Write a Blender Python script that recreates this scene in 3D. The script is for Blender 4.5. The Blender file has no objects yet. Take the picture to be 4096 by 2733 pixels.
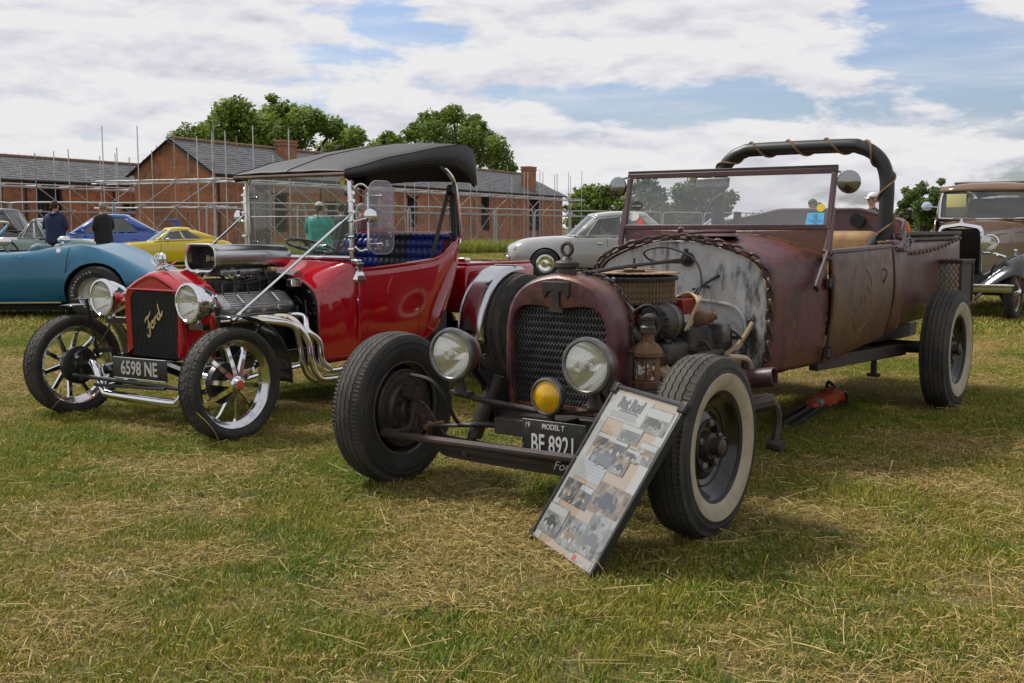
import bpy, bmesh, math, random
from mathutils import Vector, Matrix, Euler, noise
R = math.radians
SC = bpy.context.scene
COL = SC.collection
random.seed(11)

# ------------------------------------------------------------------ camera
cam_d = bpy.data.cameras.new('camera'); cam = bpy.data.objects.new('camera', cam_d); COL.objects.link(cam)
cam.location = (0, 0, 1.16); cam.rotation_euler = (R(90 - 5.947), 0, 0)
cam_d.sensor_width = 36; cam_d.lens = 38.45; cam_d.clip_end = 3000; cam_d.clip_start = .05
SC.camera = cam

# ------------------------------------------------------------------ view, world, sun
SC.view_settings.view_transform = 'Standard'; SC.view_settings.look = 'None'
SC.view_settings.exposure = 0.6; SC.view_settings.gamma = 1
SC.cycles.use_denoising = True
SC.cycles.max_bounces = 8; SC.cycles.transparent_max_bounces = 16
SUN_EL, SUN_AZ = 52, -62            # azimuth measured from +Y towards +X
w = bpy.data.worlds.new('World'); SC.world = w; w.use_nodes = True
def build_world():
    nt = w.node_tree; N = nt.nodes; L = nt.links; N.clear()
    def nd(t, **k):
        n = N.new(t)
        for a, v in k.items(): setattr(n, a, v)
        return n
    def math_(op, a, b=None, c=None, clamp=False):
        n = nd('ShaderNodeMath', operation=op, use_clamp=clamp)
        for i, x in enumerate((a, b, c)):
            if x is None: continue
            if isinstance(x, (int, float)): n.inputs[i].default_value = x
            else: L.new(x, n.inputs[i])
        return n.outputs[0]
    out = nd('ShaderNodeOutputWorld'); bg = nd('ShaderNodeBackground'); bg.inputs['Strength'].default_value = .1
    sky = nd('ShaderNodeTexSky', sky_type='NISHITA'); sky.sun_disc = False
    sky.sun_elevation = R(SUN_EL); sky.sun_rotation = R(SUN_AZ); sky.air_density = 1.1; sky.dust_density = 2.0; sky.ozone_density = 1.5
    tc = nd('ShaderNodeTexCoord'); D = tc.outputs['Generated']
    def scaled(sx, sy, sz, ox=0, oy=0, oz=0):
        m = nd('ShaderNodeMapping'); m.inputs['Scale'].default_value = (sx, sy, sz); m.inputs['Location'].default_value = (ox, oy, oz)
        L.new(D, m.inputs['Vector']); return m.outputs[0]
    def noi(vec, sc, det, rough=.55, dist=0.0):
        n = nd('ShaderNodeTexNoise'); n.inputs['Scale'].default_value = sc; n.inputs['Detail'].default_value = det
        n.inputs['Roughness'].default_value = rough; n.inputs['Distortion'].default_value = dist
        L.new(vec, n.inputs['Vector']); return n.outputs['Fac']
    def lobe(az, el, raz, rel):                       # soft spot of sky round one direction, in degrees
        a, e = R(az), R(el)
        c = (math.sin(a) * math.cos(e), math.cos(a) * math.cos(e), math.sin(e))
        s = nd('ShaderNodeVectorMath', operation='SUBTRACT'); L.new(D, s.inputs[0]); s.inputs[1].default_value = c
        m = nd('ShaderNodeVectorMath', operation='MULTIPLY'); L.new(s.outputs[0], m.inputs[0])
        m.inputs[1].default_value = (1 / R(raz), 1 / R(raz), 1 / R(rel))
        ln = nd('ShaderNodeVectorMath', operation='LENGTH'); L.new(m.outputs[0], ln.inputs[0])
        mr = nd('ShaderNodeMapRange', interpolation_type='SMOOTHSTEP'); L.new(ln.outputs['Value'], mr.inputs['Value'])
        mr.inputs['From Min'].default_value = 1.25; mr.inputs['From Max'].default_value = .15
        return mr.outputs[0]
    p1 = scaled(1, 1, 3.1, .3, .1, 0); p2 = scaled(1, 1, 3.1, .3, .1, .035)
    n1 = noi(p1, 8.5, 10, .60, .2); n2 = noi(p2, 8.5, 10, .60, .2)
    big = noi(scaled(1, 1, 2.6, 4.1, 2.2, .5), 2.3, 3)
    veil = noi(scaled(1, 1, 9, 1.7, .6, .3), 4.5, 6, .6, .5)
    dens = math_('ADD', n1, math_('MULTIPLY', math_('SUBTRACT', big, .5), .35))
    for a, e, ra, re, k in LOBES:
        dens = math_('ADD', dens, math_('MULTIPLY', lobe(a, e, ra, re), k))
    mr = nd('ShaderNodeMapRange', interpolation_type='SMOOTHSTEP'); L.new(dens, mr.inputs['Value'])
    mr.inputs['From Min'].default_value = .325; mr.inputs['From Max'].default_value = .485
    cov = mr.outputs[0]
    vm = nd('ShaderNodeMapRange', interpolation_type='SMOOTHSTEP'); L.new(veil, vm.inputs['Value'])
    vm.inputs['From Min'].default_value = .42; vm.inputs['From Max'].default_value = .75; vm.inputs['To Max'].default_value = .55
    vm.inputs['To Min'].default_value = .10
    cov = math_('MAXIMUM', cov, vm.outputs[0])
    lit = math_('ADD', math_('MULTIPLY', math_('SUBTRACT', n1, n2), 3.0), .64, clamp=True)
    thick = nd('ShaderNodeMapRange'); L.new(dens, thick.inputs['Value'])
    thick.inputs['From Min'].default_value = .52; thick.inputs['From Max'].default_value = .85
    thick.inputs['To Min'].default_value = 0; thick.inputs['To Max'].default_value = .30
    lit = math_('SUBTRACT', lit, thick.outputs[0], clamp=True)
    ramp = nd('ShaderNodeValToRGB'); L.new(lit, ramp.inputs[0]); e = ramp.color_ramp.elements
    e[0].position = .05; e[0].color = (3.9, 3.9, 4.35, 1); e[1].position = .72; e[1].color = (5.55, 5.5, 5.55, 1)
    x = ramp.color_ramp.elements.new(.36); x.color = (4.75, 4.7, 5.1, 1)
    # a paler sky towards the horizon, as hazy summer air gives
    skyc = nd('ShaderNodeMix', data_type='RGBA', blend_type='MULTIPLY'); skyc.inputs['Factor'].default_value = 1
    L.new(sky.outputs[0], skyc.inputs['A']); skyc.inputs['B'].default_value = (.72, .78, .95, 1)
    mix = nd('ShaderNodeMix', data_type='RGBA'); L.new(cov, mix.inputs['Factor'])
    L.new(skyc.outputs['Result'], mix.inputs['A']); L.new(ramp.outputs[0], mix.inputs['B'])
    L.new(mix.outputs['Result'], bg.inputs['Color']); L.new(bg.outputs[0], out.inputs[0])
# (azimuth, elevation, half-widths, change of cloud cover)
LOBES = [(23, 7.8, 7.5, 2.0, -.34), (7, 6.2, 11, 1.5, -.26), (-10.5, 8.6, 3.0, .7, -.10), (20, 10.4, 3, .7, -.2), (17, 7.0, 5, .7, .12),
         (-2.5, 5.4, 5.0, 1.5, .32), (-18, 8, 9, 4, .12), (8, 10, 9, 1.6, .16), (14, 3.6, 14, 1.6, .14)]
build_world()
sun_d = bpy.data.lights.new('sun', 'SUN'); sun_d.energy = 3.0; sun_d.angle = R(10); sun_d.color = (1, .95, .88)
sun = bpy.data.objects.new('sun', sun_d); COL.objects.link(sun)
_a, _e = R(SUN_AZ), R(SUN_EL)
sun.rotation_euler = Vector((math.sin(_a) * math.cos(_e), math.cos(_a) * math.cos(_e), math.sin(_e))).to_track_quat('Z', 'Y').to_euler()
sun.location = (-8, 4, 30)

# ------------------------------------------------------------------ materials
MATS = {}
def mat(name, col=(.5, .5, .5), rough=.5, metal=0.0, coat=0.0, spec=.5, col2=None, scale=8.0, detail=5, lo=.4, hi=.6,
        bump=0.0, bscale=None, rough2=None, col3=None, scale3=40.0, lo3=.55, hi3=.65, stretch=(1, 1, 1), trans=0, emit=0, alpha=1, sheen=0):
    """procedural material: base colour, a second colour in noise patches, a third in finer spots, fine relief"""
    m = bpy.data.materials.new(name); m.use_nodes = True; nt = m.node_tree; N = nt.nodes; L = nt.links
    b = N['Principled BSDF']; b.inputs['Base Color'].default_value = (*col, 1); b.inputs['Roughness'].default_value = rough
    b.inputs['Metallic'].default_value = metal; b.inputs['Coat Weight'].default_value = coat; b.inputs['Coat Roughness'].default_value = .04
    b.inputs['Specular IOR Level'].default_value = spec; b.inputs['Alpha'].default_value = alpha
    if sheen: b.inputs['Sheen Weight'].default_value = sheen
    if emit: b.inputs['Emission Color'].default_value = (*col, 1); b.inputs['Emission Strength'].default_value = emit
    tc = N.new('ShaderNodeTexCoord'); mp = N.new('ShaderNodeMapping'); mp.inputs['Scale'].default_value = stretch
    L.new(tc.outputs['Object'], mp.inputs['Vector'])
    def noi(s, d, off=0):
        n = N.new('ShaderNodeTexNoise'); n.inputs['Scale'].default_value = s; n.inputs['Detail'].default_value = d; n.inputs['Roughness'].default_value = .6
        L.new(mp.outputs[0], n.inputs['Vector']); return n.outputs['Fac']
    def rng(v, lo, hi):
        r = N.new('ShaderNodeMapRange'); r.interpolation_type = 'SMOOTHSTEP'; L.new(v, r.inputs['Value'])
        r.inputs['From Min'].default_value = lo; r.inputs['From Max'].default_value = hi; return r.outputs[0]
    cur = None
    if col2:
        f = rng(noi(scale, detail), lo, hi)
        mx = N.new('ShaderNodeMix'); mx.data_type = 'RGBA'; L.new(f, mx.inputs['Factor'])
        mx.inputs['A'].default_value = (*col, 1); mx.inputs['B'].default_value = (*col2, 1); cur = mx.outputs['Result']
        if rough2 is not None:
            mm = N.new('ShaderNodeMix'); L.new(f, mm.inputs['Factor']); mm.inputs['A'].default_value = rough; mm.inputs['B'].default_value = rough2
            L.new(mm.outputs['Result'], b.inputs['Roughness'])
        if col3:
            f3 = rng(noi(scale3, 4), lo3, hi3)
            m3 = N.new('ShaderNodeMix'); m3.data_type = 'RGBA'; L.new(f3, m3.inputs['Factor'])
            L.new(cur, m3.inputs['A']); m3.inputs['B'].default_value = (*col3, 1); cur = m3.outputs['Result']
        L.new(cur, b.inputs['Base Color'])
    if bump:
        bp = N.new('ShaderNodeBump'); bp.inputs['Strength'].default_value = bump; bp.inputs['Distance'].default_value = .01
        L.new(noi(bscale or scale * 6, 5), bp.inputs['Height']); L.new(bp.outputs[0], b.inputs['Normal'])
    MATS[name] = m; return m
def glass_mat(name, tint=(.9, .94, .93), haze=0.0, hazecol=(.5, .52, .5), refl=1.0, rough=.02):
    """thin pane: see-through with a Fresnel reflection and a film of dust"""
    m = bpy.data.materials.new(name); m.use_nodes = True; nt = m.node_tree; N = nt.nodes; L = nt.links; N.clear()
    out = N.new('ShaderNodeOutputMaterial'); t = N.new('ShaderNodeBsdfTransparent'); t.inputs[0].default_value = (*tint, 1)
    g = N.new('ShaderNodeBsdfGlossy'); g.inputs['Roughness'].default_value = rough
    lw = N.new('ShaderNodeLayerWeight'); lw.inputs['Blend'].default_value = .5          # the same from both sides of the pane
    pw = N.new('ShaderNodeMath'); pw.operation = 'POWER'; pw.inputs[1].default_value = 5; L.new(lw.outputs['Facing'], pw.inputs[0])
    mul = N.new('ShaderNodeMath'); mul.operation = 'MULTIPLY_ADD'; mul.use_clamp = True; mul.inputs[1].default_value = .9 * refl; mul.inputs[2].default_value = .07 * refl; L.new(pw.outputs[0], mul.inputs[0])
    mx = N.new('ShaderNodeMixShader'); L.new(mul.outputs[0], mx.inputs[0]); L.new(t.outputs[0], mx.inputs[1]); L.new(g.outputs[0], mx.inputs[2])
    last = mx
    if haze:
        d = N.new('ShaderNodeBsdfDiffuse'); d.inputs[0].default_value = (*hazecol, 1)
        tc = N.new('ShaderNodeTexCoord'); n = N.new('ShaderNodeTexNoise'); n.inputs['Scale'].default_value = 3; n.inputs['Detail'].default_value = 5
        L.new(tc.outputs['Object'], n.inputs['Vector'])
        r = N.new('ShaderNodeMapRange'); L.new(n.outputs['Fac'], r.inputs['Value']); r.inputs['To Min'].default_value = haze * .6; r.inputs['To Max'].default_value = haze * 1.5
        m2 = N.new('ShaderNodeMixShader'); L.new(r.outputs[0], m2.inputs[0]); L.new(mx.outputs[0], m2.inputs[1]); L.new(d.outputs[0], m2.inputs[2]); last = m2
    L.new(last.outputs[0], out.inputs[0]); MATS[name] = m; return m

def layered(name, base, layers, rough=.5, rough_var=.2, bump=.2, bscale=90, metal=0.0, coat=0.0):
    """worn surface: noise layers (scale, stretch, lo, hi, colour, amount) laid one over the other"""
    m = bpy.data.materials.new(name); m.use_nodes = True; nt = m.node_tree; N = nt.nodes; L = nt.links; b = N['Principled BSDF']
    b.inputs['Metallic'].default_value = metal; b.inputs['Coat Weight'].default_value = coat; tc = N.new('ShaderNodeTexCoord')
    def noi(s, st, k):
        mp = N.new('ShaderNodeMapping'); mp.inputs['Scale'].default_value = st; mp.inputs['Location'].default_value = (k * 3.7, k * 1.3, k * 2.1); L.new(tc.outputs['Object'], mp.inputs[0])
        n = N.new('ShaderNodeTexNoise'); n.inputs['Scale'].default_value = s; n.inputs['Detail'].default_value = 9; n.inputs['Roughness'].default_value = .66; L.new(mp.outputs[0], n.inputs['Vector']); return n.outputs['Fac']
    cur = None
    for k, (s, st, lo, hi, col, amt) in enumerate(layers):
        r = N.new('ShaderNodeMapRange'); r.interpolation_type = 'SMOOTHSTEP'; L.new(noi(s, st, k), r.inputs['Value']); r.inputs['From Min'].default_value = lo; r.inputs['From Max'].default_value = hi; r.inputs['To Max'].default_value = amt
        mx = N.new('ShaderNodeMix'); mx.data_type = 'RGBA'; L.new(r.outputs[0], mx.inputs['Factor']); mx.inputs['B'].default_value = (*col, 1)
        if cur is None: mx.inputs['A'].default_value = (*base, 1)
        else: L.new(cur, mx.inputs['A'])
        cur = mx.outputs['Result']
    L.new(cur, b.inputs['Base Color'])
    r = N.new('ShaderNodeMapRange'); L.new(noi(11, (1, 1, 1), 9), r.inputs['Value']); r.inputs['From Min'].default_value = .3; r.inputs['From Max'].default_value = .7; r.inputs['To Min'].default_value = rough - rough_var; r.inputs['To Max'].default_value = rough + rough_var; L.new(r.outputs[0], b.inputs['Roughness'])
    bp = N.new('ShaderNodeBump'); bp.inputs['Strength'].default_value = bump; bp.inputs['Distance'].default_value = .006; L.new(noi(bscale, (1, 1, 1), 5), bp.inputs['Height']); L.new(bp.outputs[0], b.inputs['Normal'])
    MATS[name] = m; return m

# ------------------------------------------------------------------ mesh helpers
def axis_m(p, d, up=(0, 0, 1)):
    """matrix at p whose Z points along d"""
    d = Vector(d).normalized(); u = Vector(up)
    if abs(d.dot(u)) > .98: u = Vector((0, 1, 0))
    x = u.cross(d).normalized(); y = d.cross(x)
    return Matrix(((x.x, y.x, d.x, p[0]), (x.y, y.y, d.y, p[1]), (x.z, y.z, d.z, p[2]), (0, 0, 0, 1)))
def T(x, y, z): return Matrix.Translation((x, y, z))
def smooth_path(pts, n=6, closed=False):
    """Catmull-Rom through the points"""
    P = [Vector(p) for p in pts]; out = []; m = len(P)
    segs = m if closed else m - 1
    for i in range(segs):
        if closed: a, b, c, d = P[i - 1], P[i], P[(i + 1) % m], P[(i + 2) % m]
        else: a, b, c, d = P[max(i - 1, 0)], P[i], P[i + 1], P[min(i + 2, m - 1)]
        for k in range(n):
            t = k / n
            out.append(.5 * ((2 * b) + (c - a) * t + (2 * a - 5 * b + 4 * c - d) * t * t + (3 * b - a - 3 * c + d) * t ** 3))
    if not closed: out.append(P[-1])
    return out
class MB:
    def __init__(s): s.v = []; s.f = []; s.mi = []
    def add(s, vs, fs, mi=0, M=None):
        o = len(s.v)
        s.v += [tuple(M @ Vector(p)) for p in vs] if M is not None else [tuple(p) for p in vs]
        s.f += [tuple(i + o for i in f) for f in fs]; s.mi += [mi] * len(fs); return s
    def box(s, c, size, rot=(0, 0, 0), mi=0, M=None):
        x, y, z = (q / 2 for q in size); m = Matrix.Translation(c) @ Euler([R(a) for a in rot]).to_matrix().to_4x4()
        if M is not None: m = M @ m
        return s.add([(-x, -y, -z), (x, -y, -z), (x, y, -z), (-x, y, -z), (-x, -y, z), (x, -y, z), (x, y, z), (-x, y, z)],
                     [(3, 2, 1, 0), (4, 5, 6, 7), (0, 1, 5, 4), (1, 2, 6, 5), (2, 3, 7, 6), (3, 0, 4, 7)], mi, m)
    def bar(s, a, b, w, h, mi=0, up=(0, 0, 1)):
        a, b = Vector(a), Vector(b); m = axis_m((a + b) / 2, b - a, up)
        return s.box((0, 0, 0), (w, h, (b - a).length), mi=mi, M=m)
    def rbox(s, c, size, r=.02, n=3, M=None, mi=0):
        """box with rounded vertical edges and softened top and bottom rims"""
        x, y, z = (q / 2 for q in size); r = min(r, x * .98, y * .98, z * .98)
        def ring(ins, zz):
            o = []
            for cx, cy, a0 in ((x - r, y - r, 0), (-x + r, y - r, 90), (-x + r, -y + r, 180), (x - r, -y + r, 270)):
                for k in range(n + 1):
                    a = R(a0 + 90 * k / n); o.append((c[0] + cx + (r - ins) * math.cos(a), c[1] + cy + (r - ins) * math.sin(a), c[2] + zz))
            return o
        rings = []
        for k in range(n + 1):
            a = R(90 * k / n); rings.append(ring(r * (1 - math.sin(a)), -z + r * (1 - math.cos(a))))
        for k in range(n, -1, -1):
            a = R(90 * k / n); rings.append(ring(r * (1 - math.sin(a)), z - r * (1 - math.cos(a))))
        return s.loft(rings, mi=mi, M=M)
    def loft(s, rings, cap=True, closed=True, mi=0, M=None, ends=False):
        n = len(rings[0]); vs = [p for r in rings for p in r]; fs = []
        for i in range(len(rings) - 1):
            for j in range(n if closed else n - 1):
                k = (j + 1) % n; fs.append((i * n + j, i * n + k, (i + 1) * n + k, (i + 1) * n + j))
        if cap and closed:
            fs.append(tuple(range(n - 1, -1, -1))); fs.append(tuple((len(rings) - 1) * n + j for j in range(n)))
        if ends:
            for j in range(n): fs.append((j, (j + 1) % n, (len(rings) - 1) * n + (j + 1) % n, (len(rings) - 1) * n + j)[::-1])
        return s.add(vs, fs, mi, M)
    def tube(s, pts, r, n=8, cap=True, closed=False, mi=0, M=None, sx=1.0):
        P = [Vector(p) for p in pts]; m = len(P); rings = []
        if not isinstance(r, (list, tuple)): r = [r] * m
        t0 = (P[1] - P[0]).normalized(); u = Vector((0, 0, 1))
        if abs(t0.dot(u)) > .95: u = Vector((1, 0, 0))
        u = (u - t0 * u.dot(t0)).normalized()
        for i in range(m):
            if closed: t = (P[(i + 1) % m] - P[i - 1])
            else: t = P[min(i + 1, m - 1)] - P[max(i - 1, 0)]
            t = t.normalized() if t.length > 1e-9 else t0
            u = u - t * u.dot(t)
            u = u.normalized() if u.length > 1e-6 else t.orthogonal().normalized()
            v = t.cross(u)
            rings.append([P[i] + u * (math.cos(2 * math.pi * k / n) * r[i] * sx) + v * (math.sin(2 * math.pi * k / n) * r[i]) for k in range(n)])
        if closed: return s.loft(rings + [rings[0]], cap=False, mi=mi, M=M)
        return s.loft(rings, cap=cap, mi=mi, M=M)
    def cyl(s, a, b, r, n=12, r2=None, mi=0, cap=True):
        return s.tube([a, b], [r, r if r2 is None else r2], n, cap, mi=mi)
    def lathe(s, prof, n=24, M=None, mi=0, cap=False):
        rings = [[(r * math.cos(2 * math.pi * k / n), r * math.sin(2 * math.pi * k / n), z) for k in range(n)] for r, z in prof]
        return s.loft(rings, cap=cap, mi=mi, M=M)
    def torus(s, Rr, r, n=20, m=8, M=None, mi=0, sx=1, sy=1):
        return s.loft([[((Rr + r * math.cos(b)) * math.cos(a) * sx, (Rr + r * math.cos(b)) * math.sin(a) * sy, r * math.sin(b))
                        for b in [2 * math.pi * j / m for j in range(m)]] for a in [2 * math.pi * i / n for i in range(n + 1)]], cap=False, mi=mi, M=M)
    def sphere(s, c, r, n=12, m=8, M=None, mi=0):
        if isinstance(r, (int, float)): r = (r, r, r)
        vs = [(c[0], c[1], c[2] - r[2])]; fs = []
        for i in range(1, m):
            a = math.pi * i / m - math.pi / 2
            for j in range(n):
                b = 2 * math.pi * j / n; vs.append((c[0] + r[0] * math.cos(a) * math.cos(b), c[1] + r[1] * math.cos(a) * math.sin(b), c[2] + r[2] * math.sin(a)))
        vs.append((c[0], c[1], c[2] + r[2])); t = len(vs) - 1
        for j in range(n):
            fs.append((0, 1 + (j + 1) % n, 1 + j)); fs.append((t, 1 + (m - 2) * n + j, 1 + (m - 2) * n + (j + 1) % n))
        for i in range(m - 2):
            for j in range(n):
                fs.append((1 + i * n + j, 1 + i * n + (j + 1) % n, 1 + (i + 1) * n + (j + 1) % n, 1 + (i + 1) * n + j))
        return s.add(vs, fs, mi, M)
    def prism(s, poly, d0, d1, M=None, mi=0):
        """2-D outline in XY, extruded from Z=d0 to Z=d1 (outline counter-clockwise)"""
        return s.loft([[(x, y, d0) for x, y in poly], [(x, y, d1) for x, y in poly]], mi=mi, M=M)
    def grid(s, fn, nu, nv, mi=0, M=None):
        vs = [fn(i / nu, j / nv) for i in range(nu + 1) for j in range(nv + 1)]
        fs = [(i * (nv + 1) + j, (i + 1) * (nv + 1) + j, (i + 1) * (nv + 1) + j + 1, i * (nv + 1) + j + 1) for i in range(nu) for j in range(nv)]
        return s.add(vs, fs, mi, M)
    def mesh(s, name, smooth=35):
        me = bpy.data.meshes.new(name); me.from_pydata(s.v, [], s.f); me.update()
        if s.mi and max(s.mi): me.polygons.foreach_set('material_index', s.mi)
        if smooth: me.shade_smooth(); me.set_sharp_from_angle(angle=R(smooth))
        return me
    def build(s, name, m, parent=None, smooth=35, bevel=0, thick=0, sub=0, loc=None, rot=None):
        me = s.mesh(name, smooth)
        for x in (m if isinstance(m, (list, tuple)) else [m]): me.materials.append(MATS[x] if isinstance(x, str) else x)
        o = bpy.data.objects.new(name, me); COL.objects.link(o); o.parent = parent
        if loc: o.location = loc
        if rot: o.rotation_euler = rot
        if sub:
            q = o.modifiers.new('sub', 'SUBSURF'); q.levels = q.render_levels = sub
        if thick:
            q = o.modifiers.new('thick', 'SOLIDIFY'); q.thickness = thick; q.offset = 0
        if bevel:
            q = o.modifiers.new('bev', 'BEVEL'); q.width = bevel; q.segments = 2; q.limit_method = 'ANGLE'; q.angle_limit = R(40); q.harden_normals = False
        return o
def inst(o, parent, M):
    """another piece of the same shape"""
    c = bpy.data.objects.new(o.name.split('.')[0], o.data); COL.objects.link(c); c.parent = parent; c.matrix_local = M; return c
def tag(o, label, cat=None, group=None, kind=None):
    if label: o['label'] = label
    if cat: o['category'] = cat
    if group: o['group'] = group
    if kind: o['kind'] = kind
    return o
def thing(name, label, cat, loc=(0, 0, 0), rz=0, group=None):
    o = bpy.data.objects.new(name, None); COL.objects.link(o); o.location = loc; o.rotation_euler = (0, 0, rz)
    o.empty_display_size = .2
    return tag(o, label, cat, group)
def copy_tree(o, parent=None):
    c = o.copy(); COL.objects.link(c); c.parent = parent
    for ch in list(o.children): copy_tree(ch, c)
    return c
def text_mesh(txt, size, depth=.001, sx=1.0, shear=0, align='CENTER', bold=0.0, spacing=1.0):
    cu = bpy.data.curves.new('t', 'FONT'); cu.body = txt; cu.size = size; cu.extrude = depth; cu.align_x = align; cu.align_y = 'CENTER'; cu.shear = shear
    cu.offset = bold; cu.space_character = spacing; cu.resolution_u = 3
    o = bpy.data.objects.new('t', cu); COL.objects.link(o); bpy.context.view_layer.update()
    me = bpy.data.meshes.new_from_object(o.evaluated_get(bpy.context.evaluated_depsgraph_get()))
    bpy.data.objects.remove(o); bpy.data.curves.remove(cu)
    if sx != 1:
        for v in me.vertices: v.co.x *= sx
    return me
def text_part(name, txt, size, m, parent, M, **k):
    me = text_mesh(txt, size, **k); me.materials.clear(); me.materials.append(MATS[m])
    o = bpy.data.objects.new(name, me); COL.objects.link(o); o.parent = parent; o.matrix_local = M; return o
def boolean_cut(o, cutters, matname):
    """cut the cutter shapes out of o and paint the cut faces"""
    for c in cutters:
        me = c.mesh('cut', 0); me.materials.append(MATS[matname]); co = bpy.data.objects.new('cut', me); COL.objects.link(co); co.parent = o.parent
        md = o.modifiers.new('b', 'BOOLEAN'); md.operation = 'DIFFERENCE'; md.object = co; md.solver = 'EXACT'; md.material_mode = 'TRANSFER'
        bpy.context.view_layer.update()
        nm = bpy.data.meshes.new_from_object(o.evaluated_get(bpy.context.evaluated_depsgraph_get()))
        o.modifiers.clear(); o.data = nm; bpy.data.objects.remove(co)
    o.data.shade_smooth(); o.data.set_sharp_from_angle(angle=R(32)); return o
# ------------------------------------------------------------------ the palette
mat('rubber', (.022, .022, .022), .7, spec=.35, col2=(.042, .039, .034), scale=9, lo=.42, hi=.7, bump=.15, bscale=120)
mat('tread', (.040, .039, .037), .85, spec=.3, col2=(.066, .061, .052), scale=7, bump=.2, bscale=150)
mat('whitewall', (.35, .31, .225), .6, col2=(.25, .21, .145), scale=12, lo=.4, hi=.75, col3=(.3, .24, .16), scale3=30, lo3=.62, hi3=.8)
mat('rust_purple', (.088, .042, .048), .42, col2=(.062, .030, .032), scale=3, detail=8, col3=(.13, .075, .05), scale3=24, lo3=.6, hi3=.78, bump=.1, bscale=70)
U1 = (1, 1, 1); VS = (1, 1, .14)
layered('rust_paint', (.098, .027, .042), [(2.4, U1, .49, .58, (.110, .045, .017), .75), (7, U1, .51, .58, (.050, .022, .024), .8), (15, VS, .52, .62, (.035, .019, .018), .7), (26, U1, .57, .63, (.145, .062, .022), .7), (75, U1, .59, .64, (.022, .013, .012), .85)], .34, .13, .40, 120)
layered('rust_door', (.096, .036, .024), [(2.8, U1, .45, .56, (.112, .057, .019), .85), (6, U1, .51, .59, (.062, .026, .030), .8), (15, VS, .51, .62, (.036, .020, .016), .7), (30, U1, .56, .62, (.135, .070, .028), .7), (85, U1, .59, .64, (.021, .013, .011), .85)], .38, .13, .42, 120)
layered('rust_shell', (.100, .030, .038), [(5, U1, .48, .57, (.130, .048, .018), .85), (12, U1, .52, .60, (.042, .020, .021), .8), (18, VS, .57, .64, (.13, .07, .045), .5), (45, U1, .59, .64, (.024, .015, .014), .85)], .32, .13, .32, 110)
layered('firewall', (.50, .50, .49), [(4, U1, .42, .66, (.36, .355, .34), .8), (9, VS, .50, .66, (.22, .215, .20), .7), (4.2, (1, 1, .45), .50, .60, (.028, .027, .025), .97), (9, (1, 1, .3), .53, .64, (.07, .065, .06), .8), (34, U1, .62, .68, (.22, .13, .07), .6)], .5, .15, .2, 60)
mat('rust_iron', (.048, .029, .023), .65, col2=(.030, .025, .023), scale=14, detail=8, col3=(.16, .065, .025), scale3=30, lo3=.6, hi3=.8, bump=.3, bscale=120)
mat('rust_orange', (.155, .075, .032), .75, col2=(.085, .042, .023), scale=16, detail=8, col3=(.22, .13, .065), scale3=40, lo3=.6, hi3=.8, bump=.25, bscale=130)
mat('dark_iron', (.028, .026, .025), .5, metal=.3, col2=(.055, .042, .036), scale=12, detail=7, bump=.2, bscale=110)
mat('chain_iron', (.05, .048, .046), .48, metal=.6, col2=(.085, .045, .030), scale=20, detail=6, bump=.25, bscale=150)
mat('grey_steel', (.20, .20, .20), .35, metal=.7, col2=(.13, .125, .12), scale=12, detail=6, bump=.06)
mat('alloy', (.42, .42, .42), .30, metal=.75, col2=(.30, .30, .295), scale=18, detail=6, bump=.08)
mat('chrome', (.72, .73, .74), .07, metal=1)
mat('mirror_back', (.30, .31, .30), .16, metal=1)
mat('chrome_warm', (.75, .66, .48), .09, metal=1, col2=(.72, .72, .74), scale=6, lo=.35, hi=.6)
mat('black_gloss', (.006, .006, .007), .12, coat=.6)
mat('black_satin', (.012, .012, .012), .42)
mat('black_matt', (.010, .010, .010), .75)
mat('wheel_black', (.006, .006, .006), .18, col2=(.022, .020, .018), scale=22, detail=7, lo=.55, hi=.72, rough2=.5)
mat('red_paint', (.37, .003, .011), .10, coat=1.0, col2=(.34, .003, .010), scale=3)
mat('chrome_rim', (.56, .57, .58), .14, metal=1)
mat('red_engine', (.30, .02, .012), .4, col2=(.18, .02, .012), scale=14)
mat('black_vinyl', (.030, .030, .032), .62, col2=(.038, .038, .040), scale=5, bump=.12, bscale=260)
mat('lining', (.008, .008, .008), .95)
mat('blue_vinyl', (.010, .022, .17), .38, bump=.05, bscale=200)
mat('dark_vinyl', (.022, .022, .022), .42, bump=.05, bscale=200)
mat('tan_leather', (.36, .22, .085), .5, col2=(.28, .16, .06), scale=9, bump=.08)
mat('rope', (.20, .125, .06), .9, col2=(.13, .08, .04), scale=60, bump=.4, bscale=200)
mat('rope_pale', (.40, .34, .25), .9, bump=.3, bscale=160)
mat('cable_black', (.012, .012, .012), .5)
mat('cable_tan', (.30, .21, .12), .55)
mat('filter_mesh', (.115, .095, .032), .6, metal=.2, col2=(.08, .045, .022), scale=9)
mat('saw_rust', (.30, .20, .12), .55, metal=.3, col2=(.22, .12, .06), scale=10, detail=7, col3=(.36, .30, .24), scale3=18, lo3=.55, hi3=.8)
mat('lens_clear', (.62, .62, .56), .12, coat=.8, col2=(.42, .42, .36), scale=12, detail=3, spec=.8)
mat('lens_amber', (.62, .36, .005), .15, coat=.6, col2=(.50, .27, .004), scale=10)
mat('reflector', (.8, .8, .78), .12, metal=1)
mat('plate_black', (.014, .014, .015), .35, col2=(.022, .022, .022), scale=12)
mat('plate_white', (.62, .62, .60), .5)
mat('silver_text', (.55, .55, .56), .35, metal=.4)
mat('gold', (.52, .42, .20), .3, metal=.6)
mat('wood_trim', (.10, .055, .025), .5, col2=(.06, .03, .015), scale=12)
mat('skin', (.42, .22, .15), .55)
mat('board_paper', (.44, .43, .42), .5, col2=(.38, .37, .36), scale=3)
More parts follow.
